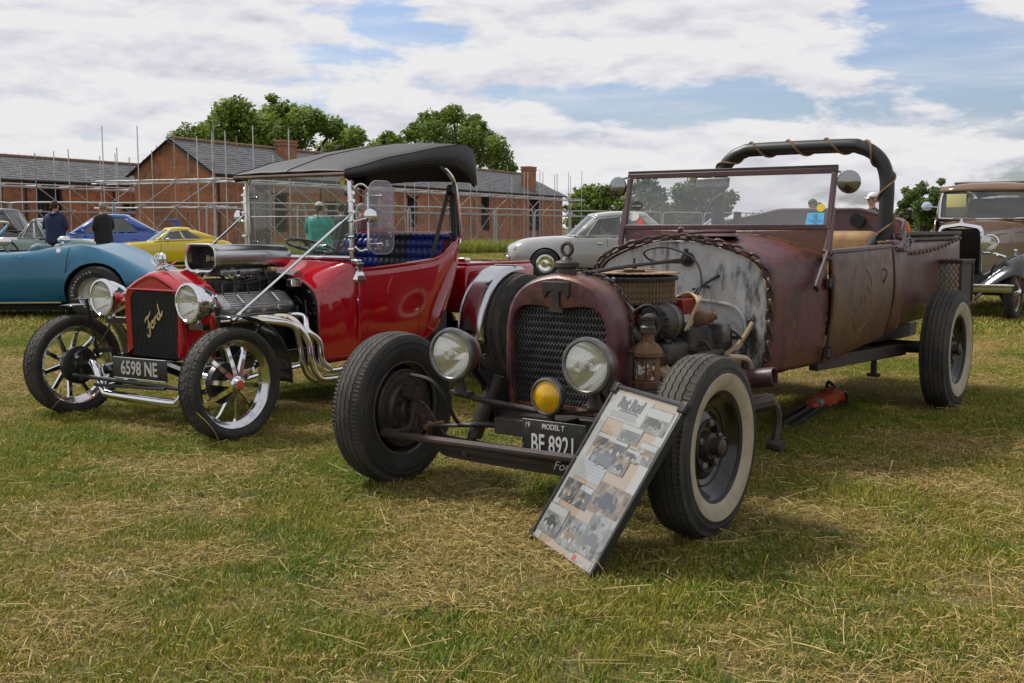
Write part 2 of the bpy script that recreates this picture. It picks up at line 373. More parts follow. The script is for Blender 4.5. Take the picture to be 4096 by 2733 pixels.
mat('board_peach', (.42, .315, .225), .5)
mat('photo_grey', (.16, .16, .155), .5, col2=(.34, .34, .33), scale=13, detail=8, lo=.42, hi=.62, col3=(.06, .06, .058), scale3=22, lo3=.55, hi3=.66)
mat('photo_dark', (.07, .07, .068), .5, col2=(.24, .235, .22), scale=20, detail=8, lo=.5, hi=.6, col3=(.4, .38, .36), scale3=30, lo3=.62, hi3=.68)
mat('photo_brown', (.20, .13, .07), .5, col2=(.32, .27, .20), scale=16, detail=8, lo=.45, hi=.6, col3=(.06, .05, .04), scale3=24, lo3=.56, hi3=.66)
mat('print_grey', (.12, .12, .12), .6)
mat('photo_light', (.42, .42, .41), .5); mat('print_dark', (.05, .05, .05), .6)
mat('print_red', (.5, .05, .08), .5)
mat('orange_cloth', (.40, .065, .010), .8, col2=(.22, .04, .012), scale=12)
glass_mat('acrylic', (.90, .91, .91), haze=.012, hazecol=(.6, .6, .6), refl=.6)
mat('sticker_blue', (.10, .42, .72), .5); mat('sticker_yellow', (.65, .52, .02), .5); mat('sticker_red', (.55, .07, .05), .5)
mat('sticker_white', (.6, .6, .58), .5)
glass_mat('glass_clear', (.93, .96, .95), haze=.02, refl=1.0)
glass_mat('glass_dusty', (.86, .88, .88), haze=.14, hazecol=(.62, .63, .64), refl=1.0)
glass_mat('glass_green', (.80, .90, .86), haze=.05, hazecol=(.40, .46, .42))
glass_mat('glass_wing', (.86, .86, .90), haze=.16, hazecol=(.36, .36, .42))
glass_mat('glass_car', (.42, .46, .46), haze=.06, hazecol=(.4, .42, .43), refl=1.4)
glass_mat('glass_dark', (.18, .19, .19), haze=.05, hazecol=(.2, .2, .2), refl=1.4)
glass_mat('lens_glass', (.95, .95, .93), haze=.10, hazecol=(.8, .8, .72), refl=1.0)
glass_mat('flute_glass', (.82, .83, .80), haze=.12, hazecol=(.8, .8, .75), refl=.25, rough=.3)
# ================================================================== ground
def turf_nodes(nt, dark=1.0):
    """shared colour of the turf: green and dried-out patches laid out over the field; returns (green, straw, dryness)"""
    N = nt.nodes; L = nt.links
    g = N.new('ShaderNodeNewGeometry')
    def noi(s, d, r=.6):
        n = N.new('ShaderNodeTexNoise'); n.inputs['Scale'].default_value = s; n.inputs['Detail'].default_value = d; n.inputs['Roughness'].default_value = r
        L.new(g.outputs['Position'], n.inputs['Vector']); return n.outputs['Fac']
    a = N.new('ShaderNodeMath'); a.operation = 'MULTIPLY_ADD'; L.new(noi(.9, 2), a.inputs[0]); a.inputs[1].default_value = .5
    b = N.new('ShaderNodeMath'); b.operation = 'MULTIPLY'; L.new(noi(4.0, 4), b.inputs[0]); b.inputs[1].default_value = .5
    L.new(b.outputs[0], a.inputs[2])
    return a.outputs[0]
def turf_mat(name, blade):
    m = bpy.data.materials.new(name); m.use_nodes = True; nt = m.node_tree; N = nt.nodes; L = nt.links
    b = N['Principled BSDF']; b.inputs['Roughness'].default_value = .7; b.inputs['Specular IOR Level'].default_value = .25
    dry = turf_nodes(nt)
    at = N.new('ShaderNodeAttribute'); at.attribute_name = 'rnd'
    def ramp(src, stops):
        r = N.new('ShaderNodeValToRGB'); L.new(src, r.inputs[0]); e = r.color_ramp.elements
        while len(e) < len(stops): e.new(.5)
        for i, (p, c) in enumerate(stops): e[i].position = p; e[i].color = (*c, 1)
        return r.outputs[0]
    if blade:
        sep = N.new('ShaderNodeSeparateColor'); L.new(at.outputs['Color'], sep.inputs[0])
        green = ramp(sep.outputs[0], [(0, (.046, .098, .007)), (.5, (.108, .180, .012)), (1, (.225, .285, .028))])
        straw = ramp(sep.outputs[0], [(0, (.150, .092, .022)), (.5, (.33, .230, .066)), (.85, (.50, .37, .135)), (1, (.68, .54, .27))])
        olive = ramp(sep.outputs[0], [(0, (.118, .128, .010)), (.6, (.250, .240, .024)), (1, (.39, .35, .06))])
        # patchwise the green turns olive; the blade's own second channel says whether it is dead straw
        rg = N.new('ShaderNodeMapRange'); L.new(dry, rg.inputs['Value']); rg.inputs['From Min'].default_value = .42; rg.inputs['From Max'].default_value = .58
        m1 = N.new('ShaderNodeMix'); m1.data_type = 'RGBA'; L.new(rg.outputs[0], m1.inputs['Factor']); L.new(green, m1.inputs['A']); L.new(olive, m1.inputs['B'])
        m2 = N.new('ShaderNodeMix'); m2.data_type = 'RGBA'; L.new(sep.outputs[1], m2.inputs['Factor']); L.new(m1.outputs['Result'], m2.inputs['A']); L.new(straw, m2.inputs['B'])
        L.new(m2.outputs['Result'], b.inputs['Base Color'])
        tr = N.new('ShaderNodeBsdfTranslucent'); L.new(m2.outputs['Result'], tr.inputs[0])
        mx = N.new('ShaderNodeMixShader'); mx.inputs[0].default_value = .22
        L.new(b.outputs[0], mx.inputs[1]); L.new(tr.outputs[0], mx.inputs[2]); L.new(mx.outputs[0], N['Material Output'].inputs[0])
    else:
        c = ramp(dry, [(.36, (.040, .058, .012)), (.47, (.100, .096, .022)), (.56, (.135, .110, .036)), (.66, (.135, .100, .040))])
        g = N.new('ShaderNodeNewGeometry'); n = N.new('ShaderNodeTexNoise'); n.inputs['Scale'].default_value = 60; n.inputs['Detail'].default_value = 6
        L.new(g.outputs['Position'], n.inputs['Vector'])
        r = N.new('ShaderNodeMapRange'); L.new(n.outputs['Fac'], r.inputs['Value']); r.inputs['From Min'].default_value = .3; r.inputs['From Max'].default_value = .7
        r.inputs['To Min'].default_value = .45; r.inputs['To Max'].default_value = 1.4
        mm = N.new('ShaderNodeMix'); mm.data_type = 'RGBA'; mm.blend_type = 'MULTIPLY'; mm.inputs['Factor'].default_value = 1
        L.new(c, mm.inputs['A']); L.new(r.outputs[0], mm.inputs['B']); L.new(mm.outputs['Result'], b.inputs['Base Color'])
        bp = N.new('ShaderNodeBump'); bp.inputs['Strength'].default_value = .8; bp.inputs['Distance'].default_value = .03
        L.new(n.outputs['Fac'], bp.inputs['Height']); L.new(bp.outputs[0], b.inputs['Normal'])
    MATS[name] = m; return m
turf_mat('turf_soil', False); turf_mat('turf_blade', True)
def build_ground():
    mb = MB(); S = 1500
    xs = [-S, -200, -60, -30, -15, -6, 0, 6, 15, 30, 60, 200, S]; ys = [-60, 0, 5, 10, 20, 30, 45, 70, 110, 200, 500, S]
    vs = [(x, y, 0) for x in xs for y in ys]; n = len(ys)
    mb.add(vs, [(i * n + j, (i + 1) * n + j, (i + 1) * n + j + 1, i * n + j + 1) for i in range(len(xs) - 1) for j in range(n - 1)])
    tag(mb.build('ground', 'turf_soil', smooth=0), 'mown field with green and straw-dry patches', kind='structure')
build_ground()

# ================================================================== brick barns
def brick_mat(name, c1, c2, mortar, stain):
    m = bpy.data.materials.new(name); m.use_nodes = True; nt = m.node_tree; N = nt.nodes; L = nt.links
    b = N['Principled BSDF']; b.inputs['Roughness'].default_value = .85
    tc = N.new('ShaderNodeTexCoord'); sp = N.new('ShaderNodeSeparateXYZ'); L.new(tc.outputs['Object'], sp.inputs[0])
    ad = N.new('ShaderNodeMath'); ad.operation = 'ADD'; L.new(sp.outputs[0], ad.inputs[0]); L.new(sp.outputs[1], ad.inputs[1])
    cb = N.new('ShaderNodeCombineXYZ'); L.new(ad.outputs[0], cb.inputs[0]); L.new(sp.outputs[2], cb.inputs[1])
    br = N.new('ShaderNodeTexBrick'); L.new(cb.outputs[0], br.inputs['Vector']); br.inputs['Scale'].default_value = 1
    br.inputs['Brick Width'].default_value = .235; br.inputs['Row Height'].default_value = .078; br.inputs['Mortar Size'].default_value = .006; br.inputs['Bias'].default_value = -.1
    br.inputs['Color1'].default_value = (*c1, 1); br.inputs['Color2'].default_value = (*c2, 1); br.inputs['Mortar'].default_value = (*mortar, 1)
    def noi(s, d):
        n = N.new('ShaderNodeTexNoise'); n.inputs['Scale'].default_value = s; n.inputs['Detail'].default_value = d; n.inputs['Roughness'].default_value = .65
        L.new(tc.outputs['Object'], n.inputs['Vector']); return n.outputs['Fac']
    cur = br.outputs['Color']
    for s, lo, hi, col, k in ((.45, .45, .65, stain, .75), (1.1, .48, .62, (.15, .085, .06), .65), (1.7, .52, .70, (.36, .26, .18), .55), (2.6, .54, .68, (.08, .055, .045), .7), (5, .48, .7, (.50, .20, .07), .6)):
        r = N.new('ShaderNodeMapRange'); L.new(noi(s, 6), r.inputs['Value']); r.inputs['From Min'].default_value = lo; r.inputs['From Max'].default_value = hi; r.inputs['To Max'].default_value = k
        mx = N.new('ShaderNodeMix'); mx.data_type = 'RGBA'; L.new(r.outputs[0], mx.inputs['Factor']); L.new(cur, mx.inputs['A']); mx.inputs['B'].default_value = (*col, 1); cur = mx.outputs['Result']
    L.new(cur, b.inputs['Base Color'])
    bp = N.new('ShaderNodeBump'); bp.inputs['Strength'].default_value = .5; bp.inputs['Distance'].default_value = .02; L.new(br.outputs['Fac'], bp.inputs['Height']); bp.invert = True
    L.new(bp.outputs[0], b.inputs['Normal']); MATS[name] = m
brick_mat('brick', (.54, .180, .066), (.35, .112, .046), (.34, .27, .20), (.22, .115, .07))
brick_mat('brick_orange', (.40, .14, .055), (.27, .085, .04), (.32, .25, .18), (.22, .10, .055))
mat('slate', (.090, .092, .098), .55, col2=(.135, .135, .14), scale=.9, detail=8, lo=.4, hi=.65, col3=(.06, .062, .07), scale3=5, lo3=.5, hi3=.7, bump=.2, bscale=20)
mat('slate_b', (.070, .072, .078), .55, col2=(.10, .10, .105), scale=1.2, detail=8, bump=.2, bscale=20)
mat('ridge_tile', (.20, .095, .045), .8, col2=(.13, .10, .07), scale=3, detail=6, col3=(.30, .17, .05), scale3=8, lo3=.55, hi3=.7)
mat('gutter', (.02, .02, .022), .5)
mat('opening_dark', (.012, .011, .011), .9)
mat('timber_dark', (.035, .028, .024), .8)
mat('lintel_pale', (.30, .26, .21), .85)
mat('scaffold_tube', (.50, .51, .52), .45, metal=.5, col2=(.34, .31, .27), scale=3, detail=5, lo=.5, hi=.75)
mat('scaffold_rust', (.26, .17, .11), .6, metal=.3, col2=(.36, .34, .32), scale=3)
mat('fence_metal', (.36, .38, .38), .45, metal=.6)
mat('fence_green', (.10, .26, .20), .6, col2=(.35, .37, .37), scale=1.5)
def slate_mesh(o3, du, dv, L_, H_, name, parent, clip=None, seed=0):
    """rows of overlapping slates on a slope: o3 = eaves corner, du along, dv up the slope"""
    rnd = random.Random(seed); mb = MB(); du = Vector(du).normalized(); dv = Vector(dv).normalized(); nn = du.cross(dv).normalized()
    if nn.z < 0: nn = -nn
    sw, sh = .30, .24; rows = int(H_ / sh) + 1
    for r in range(rows):
        v0 = r * sh; v1 = min(v0 + sh * 1.3, H_); off = (r % 2) * sw / 2
        for c in range(-1, int(L_ / sw) + 1):
            u0 = c * sw + off; u1 = u0 + sw - .012
            u0 = max(u0, 0); u1 = min(u1, L_)
            if u1 - u0 < .04: continue
            if clip and not clip((u0 + u1) / 2, (v0 + v1) / 2): continue
            l = .018 + rnd.random() * .014; k = (rnd.random() - .5) * .012
            a = [Vector(o3) + du * u + dv * v + nn * h for u, v, h in ((u0, v0 + k, l), (u1, v0 - k, l), (u1, v1, .004), (u0, v1, .004),
                                                                      (u0, v0 + k, l - .012), (u1, v0 - k, l - .012))]
            mb.add(a, [(0, 1, 2, 3), (4, 5, 1, 0)], mi=1 if rnd.random() < .35 else 0)
    return tag(mb.build(name, ['slate', 'slate_b'], parent, smooth=0), None, kind='stuff')
ANG = math.atan2(.90, .435)
def wall_with_holes(mb, x0, x1, z0, z1, y, holes, depth):
    """wall sheet in the XZ plane facing -Y with recessed openings: holes = (x0,x1,z0,z1)"""
    xs = sorted({x0, x1, *[h[0] for h in holes], *[h[1] for h in holes]}); zs = sorted({z0, z1, *[h[2] for h in holes], *[h[3] for h in holes]})
    for i in range(len(xs) - 1):
        for j in range(len(zs) - 1):
            cx, cz = (xs[i] + xs[i + 1]) / 2, (zs[j] + zs[j + 1]) / 2
            if any(h[0] < cx < h[1] and h[2] < cz < h[3] for h in holes): continue
            mb.add([(xs[i], y, zs[j]), (xs[i + 1], y, zs[j]), (xs[i + 1], y, zs[j + 1]), (xs[i], y, zs[j + 1])], [(0, 1, 2, 3)])
    for a, b, c, d in holes:
        for q in (((a, y, c), (a, y, d), (a, y + depth, d), (a, y + depth, c)), ((b, y, d), (b, y, c), (b, y + depth, c), (b, y + depth, d)),
                  ((a, y, d), (b, y, d), (b, y + depth, d), (a, y + depth, d)), ((b, y, c), (a, y, c), (a, y + depth, c), (b, y + depth, c))):
            mb.add(q, [(0, 1, 2, 3)])
def barn(label, loc, length, width, eaves, ridge, openings, hip_far, chimneys, brick, seed):
    t = thing('brick_barn', label, 'barn', (*loc, 0), ANG)
    hw = width / 2; rise = ridge - eaves; ov = .25
    mb = MB(); wall_with_holes(mb, 0, length, 0, eaves, 0, [o[:4] for o in openings], .3); mb.build('front_wall', brick, t, smooth=0)
    mb = MB(); mb.add([(0, 0, 0), (0, width, 0), (0, width, eaves), (0, hw, ridge), (0, 0, eaves)], [(4, 3, 2, 1, 0)]); mb.build('gable_wall', brick, t, smooth=0)
    mb = MB(); mb.add([(0, width, 0), (length, width, 0), (length, width, eaves), (0, width, eaves)], [(3, 2, 1, 0)])
    if hip_far: mb.add([(length, 0, 0), (length, width, 0), (length, width, eaves), (length, 0, eaves)], [(0, 1, 2, 3)])
    else: mb.add([(length, 0, 0), (length, width, 0), (length, width, eaves), (length, hw, ridge), (length, 0, eaves)], [(0, 1, 2, 3, 4)])
    mb.build('rear_wall', brick, t, smooth=0)
    for (a, b, c, d, kind) in openings:
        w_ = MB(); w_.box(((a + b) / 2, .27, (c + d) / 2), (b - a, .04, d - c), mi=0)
        if kind == 'bars':
            n = max(3, int((b - a) / .25))
            for k in range(n + 1): w_.box((a + (b - a) * k / n, .17, (c + d) / 2), (.05, .05, d - c), mi=1)
            w_.box(((a + b) / 2, .17, c + (d - c) * .5), (b - a, .05, .07), mi=1)
        elif kind == 'door':
            for k in (a + .05, b - .05): w_.box((k, .15, (c + d) / 2), (.1, .08, d - c), mi=1)
        w_.build('window' if kind == 'bars' else 'door', ['opening_dark', 'timber_dark'], t, smooth=0)
        l_ = MB(); l_.box(((a + b) / 2, .02, d + .08), (b - a + .4, .1, .16)); l_.build('lintel', 'timber_dark', t, smooth=0)
    sl = math.hypot(hw + ov, rise * (hw + ov) / hw); ez = eaves - rise * ov / hw
    # roof boarding below the slates
    rend = length - (hw if hip_far else 0)
    mb = MB(); e = .02
    mb.add([(-ov, -ov, ez - e), (length + ov, -ov, ez - e), (rend + (0 if hip_far else ov), hw, ridge - e), (-ov, hw, ridge - e), (length + ov, width + ov, ez - e), (-ov, width + ov, ez - e)],
           [(0, 1, 2, 3), (3, 2, 4, 5)] + ([(1, 4, 2)] if hip_far else []))
    roof = mb.build('roof', 'slate_b', t, smooth=0)
    clip = (lambda u, v: u < length + 2 * ov - (v / sl) * (hw + ov) + .1) if hip_far else None
    slate_mesh((-ov, -ov, ez), (1, 0, 0), (0, hw + ov, ridge - ez), length + 2 * ov, sl, 'slates', roof, clip, seed)
    mb = MB()
    n = int(rend / .45)
    for k in range(n):
        x = k * rend / n; mb.tube([(x + .01, hw, ridge + .0), (x + rend / n - .01, hw, ridge + .0)], [.13, .12], 8)
    mb.build('ridge_tiles', 'ridge_tile', roof, smooth=0)
    mb = MB(); mb.tube([(-ov, -ov - .06, ez - .06), (length + ov, -ov - .06, ez - .06)], .07, 8); mb.build('gutter', 'gutter', roof)
    mb = MB()
    for s in (0, 1):
        y0, y1 = (-ov, hw) if s == 0 else (width + ov, hw)
        mb.bar((-ov - .03, y0, ez - .1), (-ov - .03, y1, ridge - .1), .04, .24, up=(1, 0, 0))
    mb.build('bargeboard', 'gutter', roof, smooth=0)
    for (cx, cy, w1, w2, top) in chimneys:
        c = MB(); zb = eaves - .3
        c.box((cx, cy, (zb + top) / 2), (w1, w2, top - zb)); c.box((cx, cy, top - .28), (w1 + .14, w2 + .14, .12)); c.box((cx, cy, top - .08), (w1 + .1, w2 + .1, .14))
        c.build('chimney', 'brick_orange', roof, smooth=0)
    for px in [o[0] - .7 for o in openings[:3]] + [.35]:
        d = MB(); d.cyl((px, -.08, 0), (px, -.08, ez - .1), .05, 8); d.build('downpipe', 'gutter', t)
    return t
BARN1 = (-15.7, 58.0); BARN2 = (-27.0, 57.6)
ops1 = [(5.0, 6.3, .9, 3.0, 'bars'), (10.2, 11.2, 0, 2.6, 'door'), (14.5, 15.8, 1.2, 3.2, 'bars'), (19.6, 20.9, 1.2, 3.2, 'bars'), (25.5, 26.6, 0, 3.0, 'door'),
        (30.6, 32.2, .9, 3.6, 'bars'), (39.5, 41.6, .9, 3.6, 'bars')]
barn('long red brick barn with a slate roof, two chimneys and a hipped end', BARN1, 46.6, 5.5, 4.16, 5.9, ops1, True,
     [(8.9, 2.0, 1.15, .7, 6.40), (40.5, .55, 1.3, .8, 6.35)], 'brick', 3)
barn('low red brick barn with a tall dark doorway beside the gabled barn', BARN2, 19, 5.0, 3.85, 5.1,
     [(2.6, 4.4, .8, 3.55, 'door'), (8.8, 10.2, .5, 2.5, 'door'), (14.2, 15.4, .6, 2.4, 'bars')], False, [], 'brick', 8)

# ================================================================== scaffolding: every tube a part
def scaffold(label, loc, runs, rz=ANG):
    t = thing('scaffold', label, 'scaffold', (*loc, 0), rz, 'scaffolding along the brick barns')
    rnd = random.Random(len(label))
    def tube(name, a, b, m='scaffold_tube', r=.029):
        mb = MB(); mb.cyl(a, b, r, 6); mb.build(name, m, t)
    for run in runs:
        (x0, y0), (x1, y1), n, top, lifts, depth, (dx, dy) = run
        P = [(x0 + (x1 - x0) * i / n, y0 + (y1 - y0) * i / n) for i in range(n + 1)]
        for i, (x, y) in enumerate(P):
            for k in (0, 1):
                hgt = top + rnd.uniform(-.6, .5) - (.5 if k else 0)
                tube('upright', (x + dx * depth * k, y + dy * depth * k, 0), (x + dx * depth * k, y + dy * depth * k, hgt), 'scaffold_rust' if rnd.random() < .3 else 'scaffold_tube')
            for z in lifts: tube('transom', (x - dx * .35, y - dy * .35, z + .06), (x + dx * (depth + .2), y + dy * (depth + .2), z + .06))
        for z in lifts:
            for k in (0, 1):
                ex = .5 + rnd.random() * .4; ux, uy = (x1 - x0), (y1 - y0); l = math.hypot(ux, uy); ux /= l; uy /= l
                tube('ledger', (x0 - ux * ex + dx * depth * k, y0 - uy * ex + dy * depth * k, z), (x1 + ux * ex + dx * depth * k, y1 + uy * ex + dy * depth * k, z))
        tube('guard_rail', (x0 - ux * .3, y0 - uy * .3, lifts[-1] + .12), (x1 + ux * .6, y1 + uy * .6, lifts[-1] + .14))
        for i in range(n):
            (a, b), (c, d) = P[i], P[i + 1]
            zz = [.1] + list(lifts)
            for k in range(len(lifts)):
                if rnd.random() < .78: tube('brace', (a - dx * .06, b - dy * .06, zz[k + 1]), (c - dx * .06, d - dy * .06, zz[k]))
                if rnd.random() < .28: tube('brace', (a - dx * .12, b - dy * .12, zz[k]), (c - dx * .12, d - dy * .12, zz[k + 1]), 'scaffold_rust')
    return t
scaffold('grey steel tube scaffold round the gabled brick barn', BARN1,
         [((-1.6, -1.5), (47.5, -1.5), 16, 6.1, (2.15, 3.55), 1.1, (0, 1)), ((-1.5, -1.3), (-1.5, 6.2), 3, 6.3, (2.2, 3.5), 1.0, (1, 0))])
scaffold('grey steel tube scaffold in front of the low barn with the tall doorway', BARN2,
         [((-3, -1.4), (12.5, -1.4), 7, 5.6, (2.0, 3.3), 1.1, (0, 1))])

# ================================================================== temporary fence panels
def fence_panel():
    t = thing('fence_panel', 'grey steel temporary fence panel with rounded top corners before the scaffolding', 'fence', group='temporary fence panels round the building site')
    mb = MB(); L_, H_ = 3.4, 2.0
    pts = [(0, 0, .1), (0, 0, H_ - .3), (.09, 0, H_ - .09), (.3, 0, H_), (L_ - .3, 0, H_), (L_ - .09, 0, H_ - .09), (L_, 0, H_ - .3), (L_, 0, .1)]
    mb.tube(smooth_path(pts, 3), .030, 6); mb.cyl((0, 0, .18), (L_, 0, .18), .018, 6); mb.build('frame', 'fence_metal', t)
    mb = MB()
    for k in range(1, 24): mb.box((k * L_ / 24, .0, 1.05), (.003, .003, 1.7))
    for k in range(1, 8): mb.box((L_ / 2, .0, .18 + k * .22), (L_, .003, .003))
    mb.build('wire_infill', 'fence_metal', t, smooth=0)
    mb = MB(); mb.rbox((0, 0, .06), (.22, .62, .12), .03); mb.build('foot_block', 'black_matt', t)
    return t
def place_fence():
    line = [(-30, 34.6), (-13.7, 37.8), (-7.6, 39.0), (-.8, 50.0), (3.0, 56.0), (11, 63), (26, 70)]
    proto = fence_panel(); first = True
    for (a, b) in zip(line, line[1:]):
        d = Vector((b[0] - a[0], b[1] - a[1], 0)); n = max(1, round(d.length / 3.5))
        for i in range(n):
            o = proto if first else copy_tree(proto); first = False
            p = Vector((*a, 0)) + d * (i / n); o.location = p; o.rotation_euler = (0, 0, math.atan2(d.y, d.x)); 
place_fence()

# ================================================================== trees
def leaf_mat(name, a, b, c):
    m = bpy.data.materials.new(name); m.use_nodes = True; nt = m.node_tree; N = nt.nodes; L = nt.links
    bs = N['Principled BSDF']; bs.inputs['Roughness'].default_value = .6; bs.inputs['Specular IOR Level'].default_value = .3
    at = N.new('ShaderNodeAttribute'); at.attribute_name = 'rnd'
    r = N.new('ShaderNodeValToRGB'); L.new(at.outputs['Fac'], r.inputs[0]); e = r.color_ramp.elements
    e[0].color = (*a, 1); e[1].color = (*c, 1); q = e.new(.5); q.color = (*b, 1); L.new(r.outputs[0], bs.inputs['Base Color'])
    tr = N.new('ShaderNodeBsdfTranslucent'); L.new(r.outputs[0], tr.inputs[0]); mx = N.new('ShaderNodeMixShader'); mx.inputs[0].default_value = .45
    L.new(bs.outputs[0], mx.inputs[1]); L.new(tr.outputs[0], mx.inputs[2]); L.new(mx.outputs[0], N['Material Output'].inputs[0]); MATS[name] = m
leaf_mat('leaf_oak', (.075, .120, .016), (.150, .225, .034), (.27, .34, .058))
leaf_mat('leaf_dark', (.055, .085, .022), (.105, .150, .042), (.18, .23, .06))
leaf_mat('leaf_pale', (.06, .10, .024), (.115, .17, .04), (.20, .26, .07))
mat('bark', (.06, .045, .032), .9, col2=(.10, .08, .06), scale=3, stretch=(1, 1, .3), bump=.5)
def leaves_mesh(name, lobes, count, size, m, parent, seed, hollow=.32):
    """leaf-sized faces spread through ball-shaped clumps"""
    rnd = random.Random(seed); V = []; F = []; A = []
    tot = sum(r * r for *_, r in lobes)
    for (cx, cy, cz, r) in lobes:
        n = max(12, int(count * r * r / tot)); tone = rnd.uniform(-.22, .22)
        for _ in range(n):
            d = Vector((rnd.gauss(0, 1), rnd.gauss(0, 1), rnd.gauss(0, 1))).normalized()
            q = r * (hollow + (1.12 - hollow) * rnd.random() ** .6)
            k = 1 + .35 * noise.noise(Vector((d.x * 2 + cx, d.y * 2 + cy, d.z * 2 + cz)))
            p = Vector((cx, cy, cz)) + Vector((d.x, d.y, d.z * .85)) * q * k
            a = Vector((rnd.gauss(0, 1), rnd.gauss(0, 1), rnd.gauss(0, .6))).normalized(); b = (d + Vector((rnd.gauss(0, .5), rnd.gauss(0, .5), rnd.gauss(0, .5) + .4))).cross(a)
            b = b.normalized() if b.length > 1e-4 else Vector((0, 0, 1)); s = size * rnd.uniform(.6, 1.5)
            i = len(V); V += [p - a * s * .5, p - b * s * .28, p + a * s * .5, p + b * s * .28]; F.append((i, i + 1, i + 2, i + 3))
            A += [min(1, max(0, .45 + tone + rnd.gauss(0, .2)))] * 4
    me = bpy.data.meshes.new(name); me.from_pydata([tuple(v) for v in V], [], F); at = me.attributes.new('rnd', 'FLOAT', 'POINT'); at.data.foreach_set('value', A)
    me.materials.append(MATS[m]); o = bpy.data.objects.new(name, me); COL.objects.link(o); o.parent = parent; return o
def tree(name, label, loc, height, lobes, count, size, m, seed, trunk_r=.35, fork=.35, group=None):
    t = thing(name, label, 'tree', (*loc, 0), 0, group); rnd = random.Random(seed)
    mb = MB(); f = height * fork
    mb.tube(smooth_path([(0, 0, -.1), (.05, 0, f * .5), (0, .05, f), (.1, 0, height * .62)], 3), [trunk_r * (1 - .55 * k / 9) for k in range(10)], 8)
    mb.build('trunk', 'bark', t)
    for (cx, cy, cz, r) in lobes[:14]:
        b = MB(); mid = Vector((cx * .45, cy * .45, f + (cz - f) * .45 + rnd.uniform(-.3, .3)))
        b.tube(smooth_path([(0, 0, f * rnd.uniform(.75, 1)), mid, (cx, cy, cz), (cx * 1.12, cy * 1.12, cz + r * .6)], 3), [trunk_r * (.5 - .44 * k / 9) for k in range(10)], 5); b.build('limb', 'bark', t)
    leaves_mesh('crown', lobes, count, size, m, t, seed)
    return t
def px_at(vx, vy, Y):
    """point seen at picture position (2350-wide scale) at distance Y"""
    a = (vx * 1.743 - 2048) / 4375; b = (1366.5 - vy * 1.743) / 4375; c, s = math.cos(.1038), math.sin(.1038)
    d = (a, c + s * b, -s + c * b); k = Y / d[1]; return Vector((d[0] * k, Y, 1.16 + d[2] * k))
def crown_from(outline, Y, depth, seed, extra=6):
    """clumps whose centres and radii (in picture units) give the crown's outline, spread in depth"""
    rnd = random.Random(seed); out = []
    for (vx, vy, vr) in outline:
        p = px_at(vx, vy, Y); r = vr / 2510 * Y
        out.append((p.x, rnd.uniform(-depth, depth), p.z, r))
    return out
def tree_from(name, label, outline, Y, depth, count, size, m, seed, height=None, group=None, trunk_r=.4, hollow=.55):
    lob = crown_from(outline, Y, depth, seed); cx = sum(l[0] for l in lob) / len(lob)
    lob = [(a - cx, b, c, r) for a, b, c, r in lob]
    return tree(name, label, (cx, Y), height or max(l[2] for l in lob), lob, count, size, m, seed, trunk_r, .3, group)
rnd = random.Random(5)
o1 = [(455, 330, 40), (470, 300, 34), (500, 285, 36), (520, 262, 32), (560, 262, 36), (590, 282, 40), (610, 258, 30), (645, 258, 32), (680, 275, 36), (715, 285, 36), (745, 290, 28), (770, 300, 30),
      (800, 315, 30), (830, 325, 26), (850, 345, 26), (540, 310, 45), (620, 310, 50), (690, 325, 45), (480, 350, 40), (760, 345, 40), (440, 300, 14), (520, 240, 12), (650, 240, 12), (600, 360, 50), (820, 365, 30)]
tree_from('oak_tree', 'broad domed green oak rising behind the gabled barn roof', o1, 92, 4.5, 24000, .34, 'leaf_oak', 21, group='trees behind the barn', trunk_r=.5)
o2 = [(870, 330, 20), (895, 325, 20), (915, 335, 20), (885, 350, 24), (930, 345, 20)]
tree_from('hedgerow_tree', 'low green tree filling the gap between the two tall trees behind the barn', o2, 108, 2.5, 4800, .34, 'leaf_oak', 22, group='trees behind the barn', trunk_r=.25)
o3 = [(985, 268, 26), (965, 262, 14), (1015, 262, 22), (1045, 272, 24), (1075, 280, 22), (1100, 292, 18), (960, 300, 26), (945, 318, 18), (1000, 305, 30), (1045, 315, 30), (1085, 320, 28), (1118, 318, 22),
      (1140, 340, 24), (1155, 365, 22), (1120, 355, 30), (1080, 355, 30), (1170, 385, 18), (1030, 350, 32), (985, 345, 28), (1145, 392, 22), (1030, 248, 12), (1095, 268, 10)]
tree_from('ash_tree', 'open crowned tree with gaps of sky behind the long barn', o3, 112, 4.0, 12000, .34, 'leaf_oak', 23, group='trees behind the barn', trunk_r=.4)
o4 = [(1330, 455, 24), (1355, 440, 22), (1385, 440, 20), (1410, 450, 22), (1435, 465, 20), (1375, 470, 30), (1320, 480, 18), (1420, 485, 24), (1345, 492, 20), (1300, 478, 10), (1320, 508, 22), (1360, 508, 24), (1400, 508, 24), (1438, 505, 22)]
tree_from('field_tree', 'rounded dark green tree standing past the end of the long barn', o4, 118, 3.5, 4500, .45, 'leaf_oak', 24, group='field trees', trunk_r=.4)
o5 = [(1470, 430, 22), (1495, 430, 24), (1515, 450, 24), (1480, 460, 30), (1525, 475, 20), (1455, 470, 20), (1500, 488, 24), (1470, 502, 24), (1510, 508, 24), (1535, 500, 18)]
tree_from('field_tree', 'rounded dark tree seen through the windscreen above the grey saloon roof', o5, 112, 3, 4200, .45, 'leaf_dark', 25, group='field trees', trunk_r=.4)
o6 = [(1565, 440, 22), (1590, 425, 22), (1615, 420, 20), (1640, 432, 22), (1662, 455, 18), (1600, 455, 34), (1570, 475, 24), (1640, 475, 26), (1668, 485, 14), (1610, 492, 24), (1580, 505, 24), (1630, 508, 24), (1664, 505, 18)]
tree_from('field_tree', 'round topped dark tree seen through the windscreen beside the roll bar', o6, 104, 3, 4800, .42, 'leaf_dark', 26, group='field trees', trunk_r=.4)
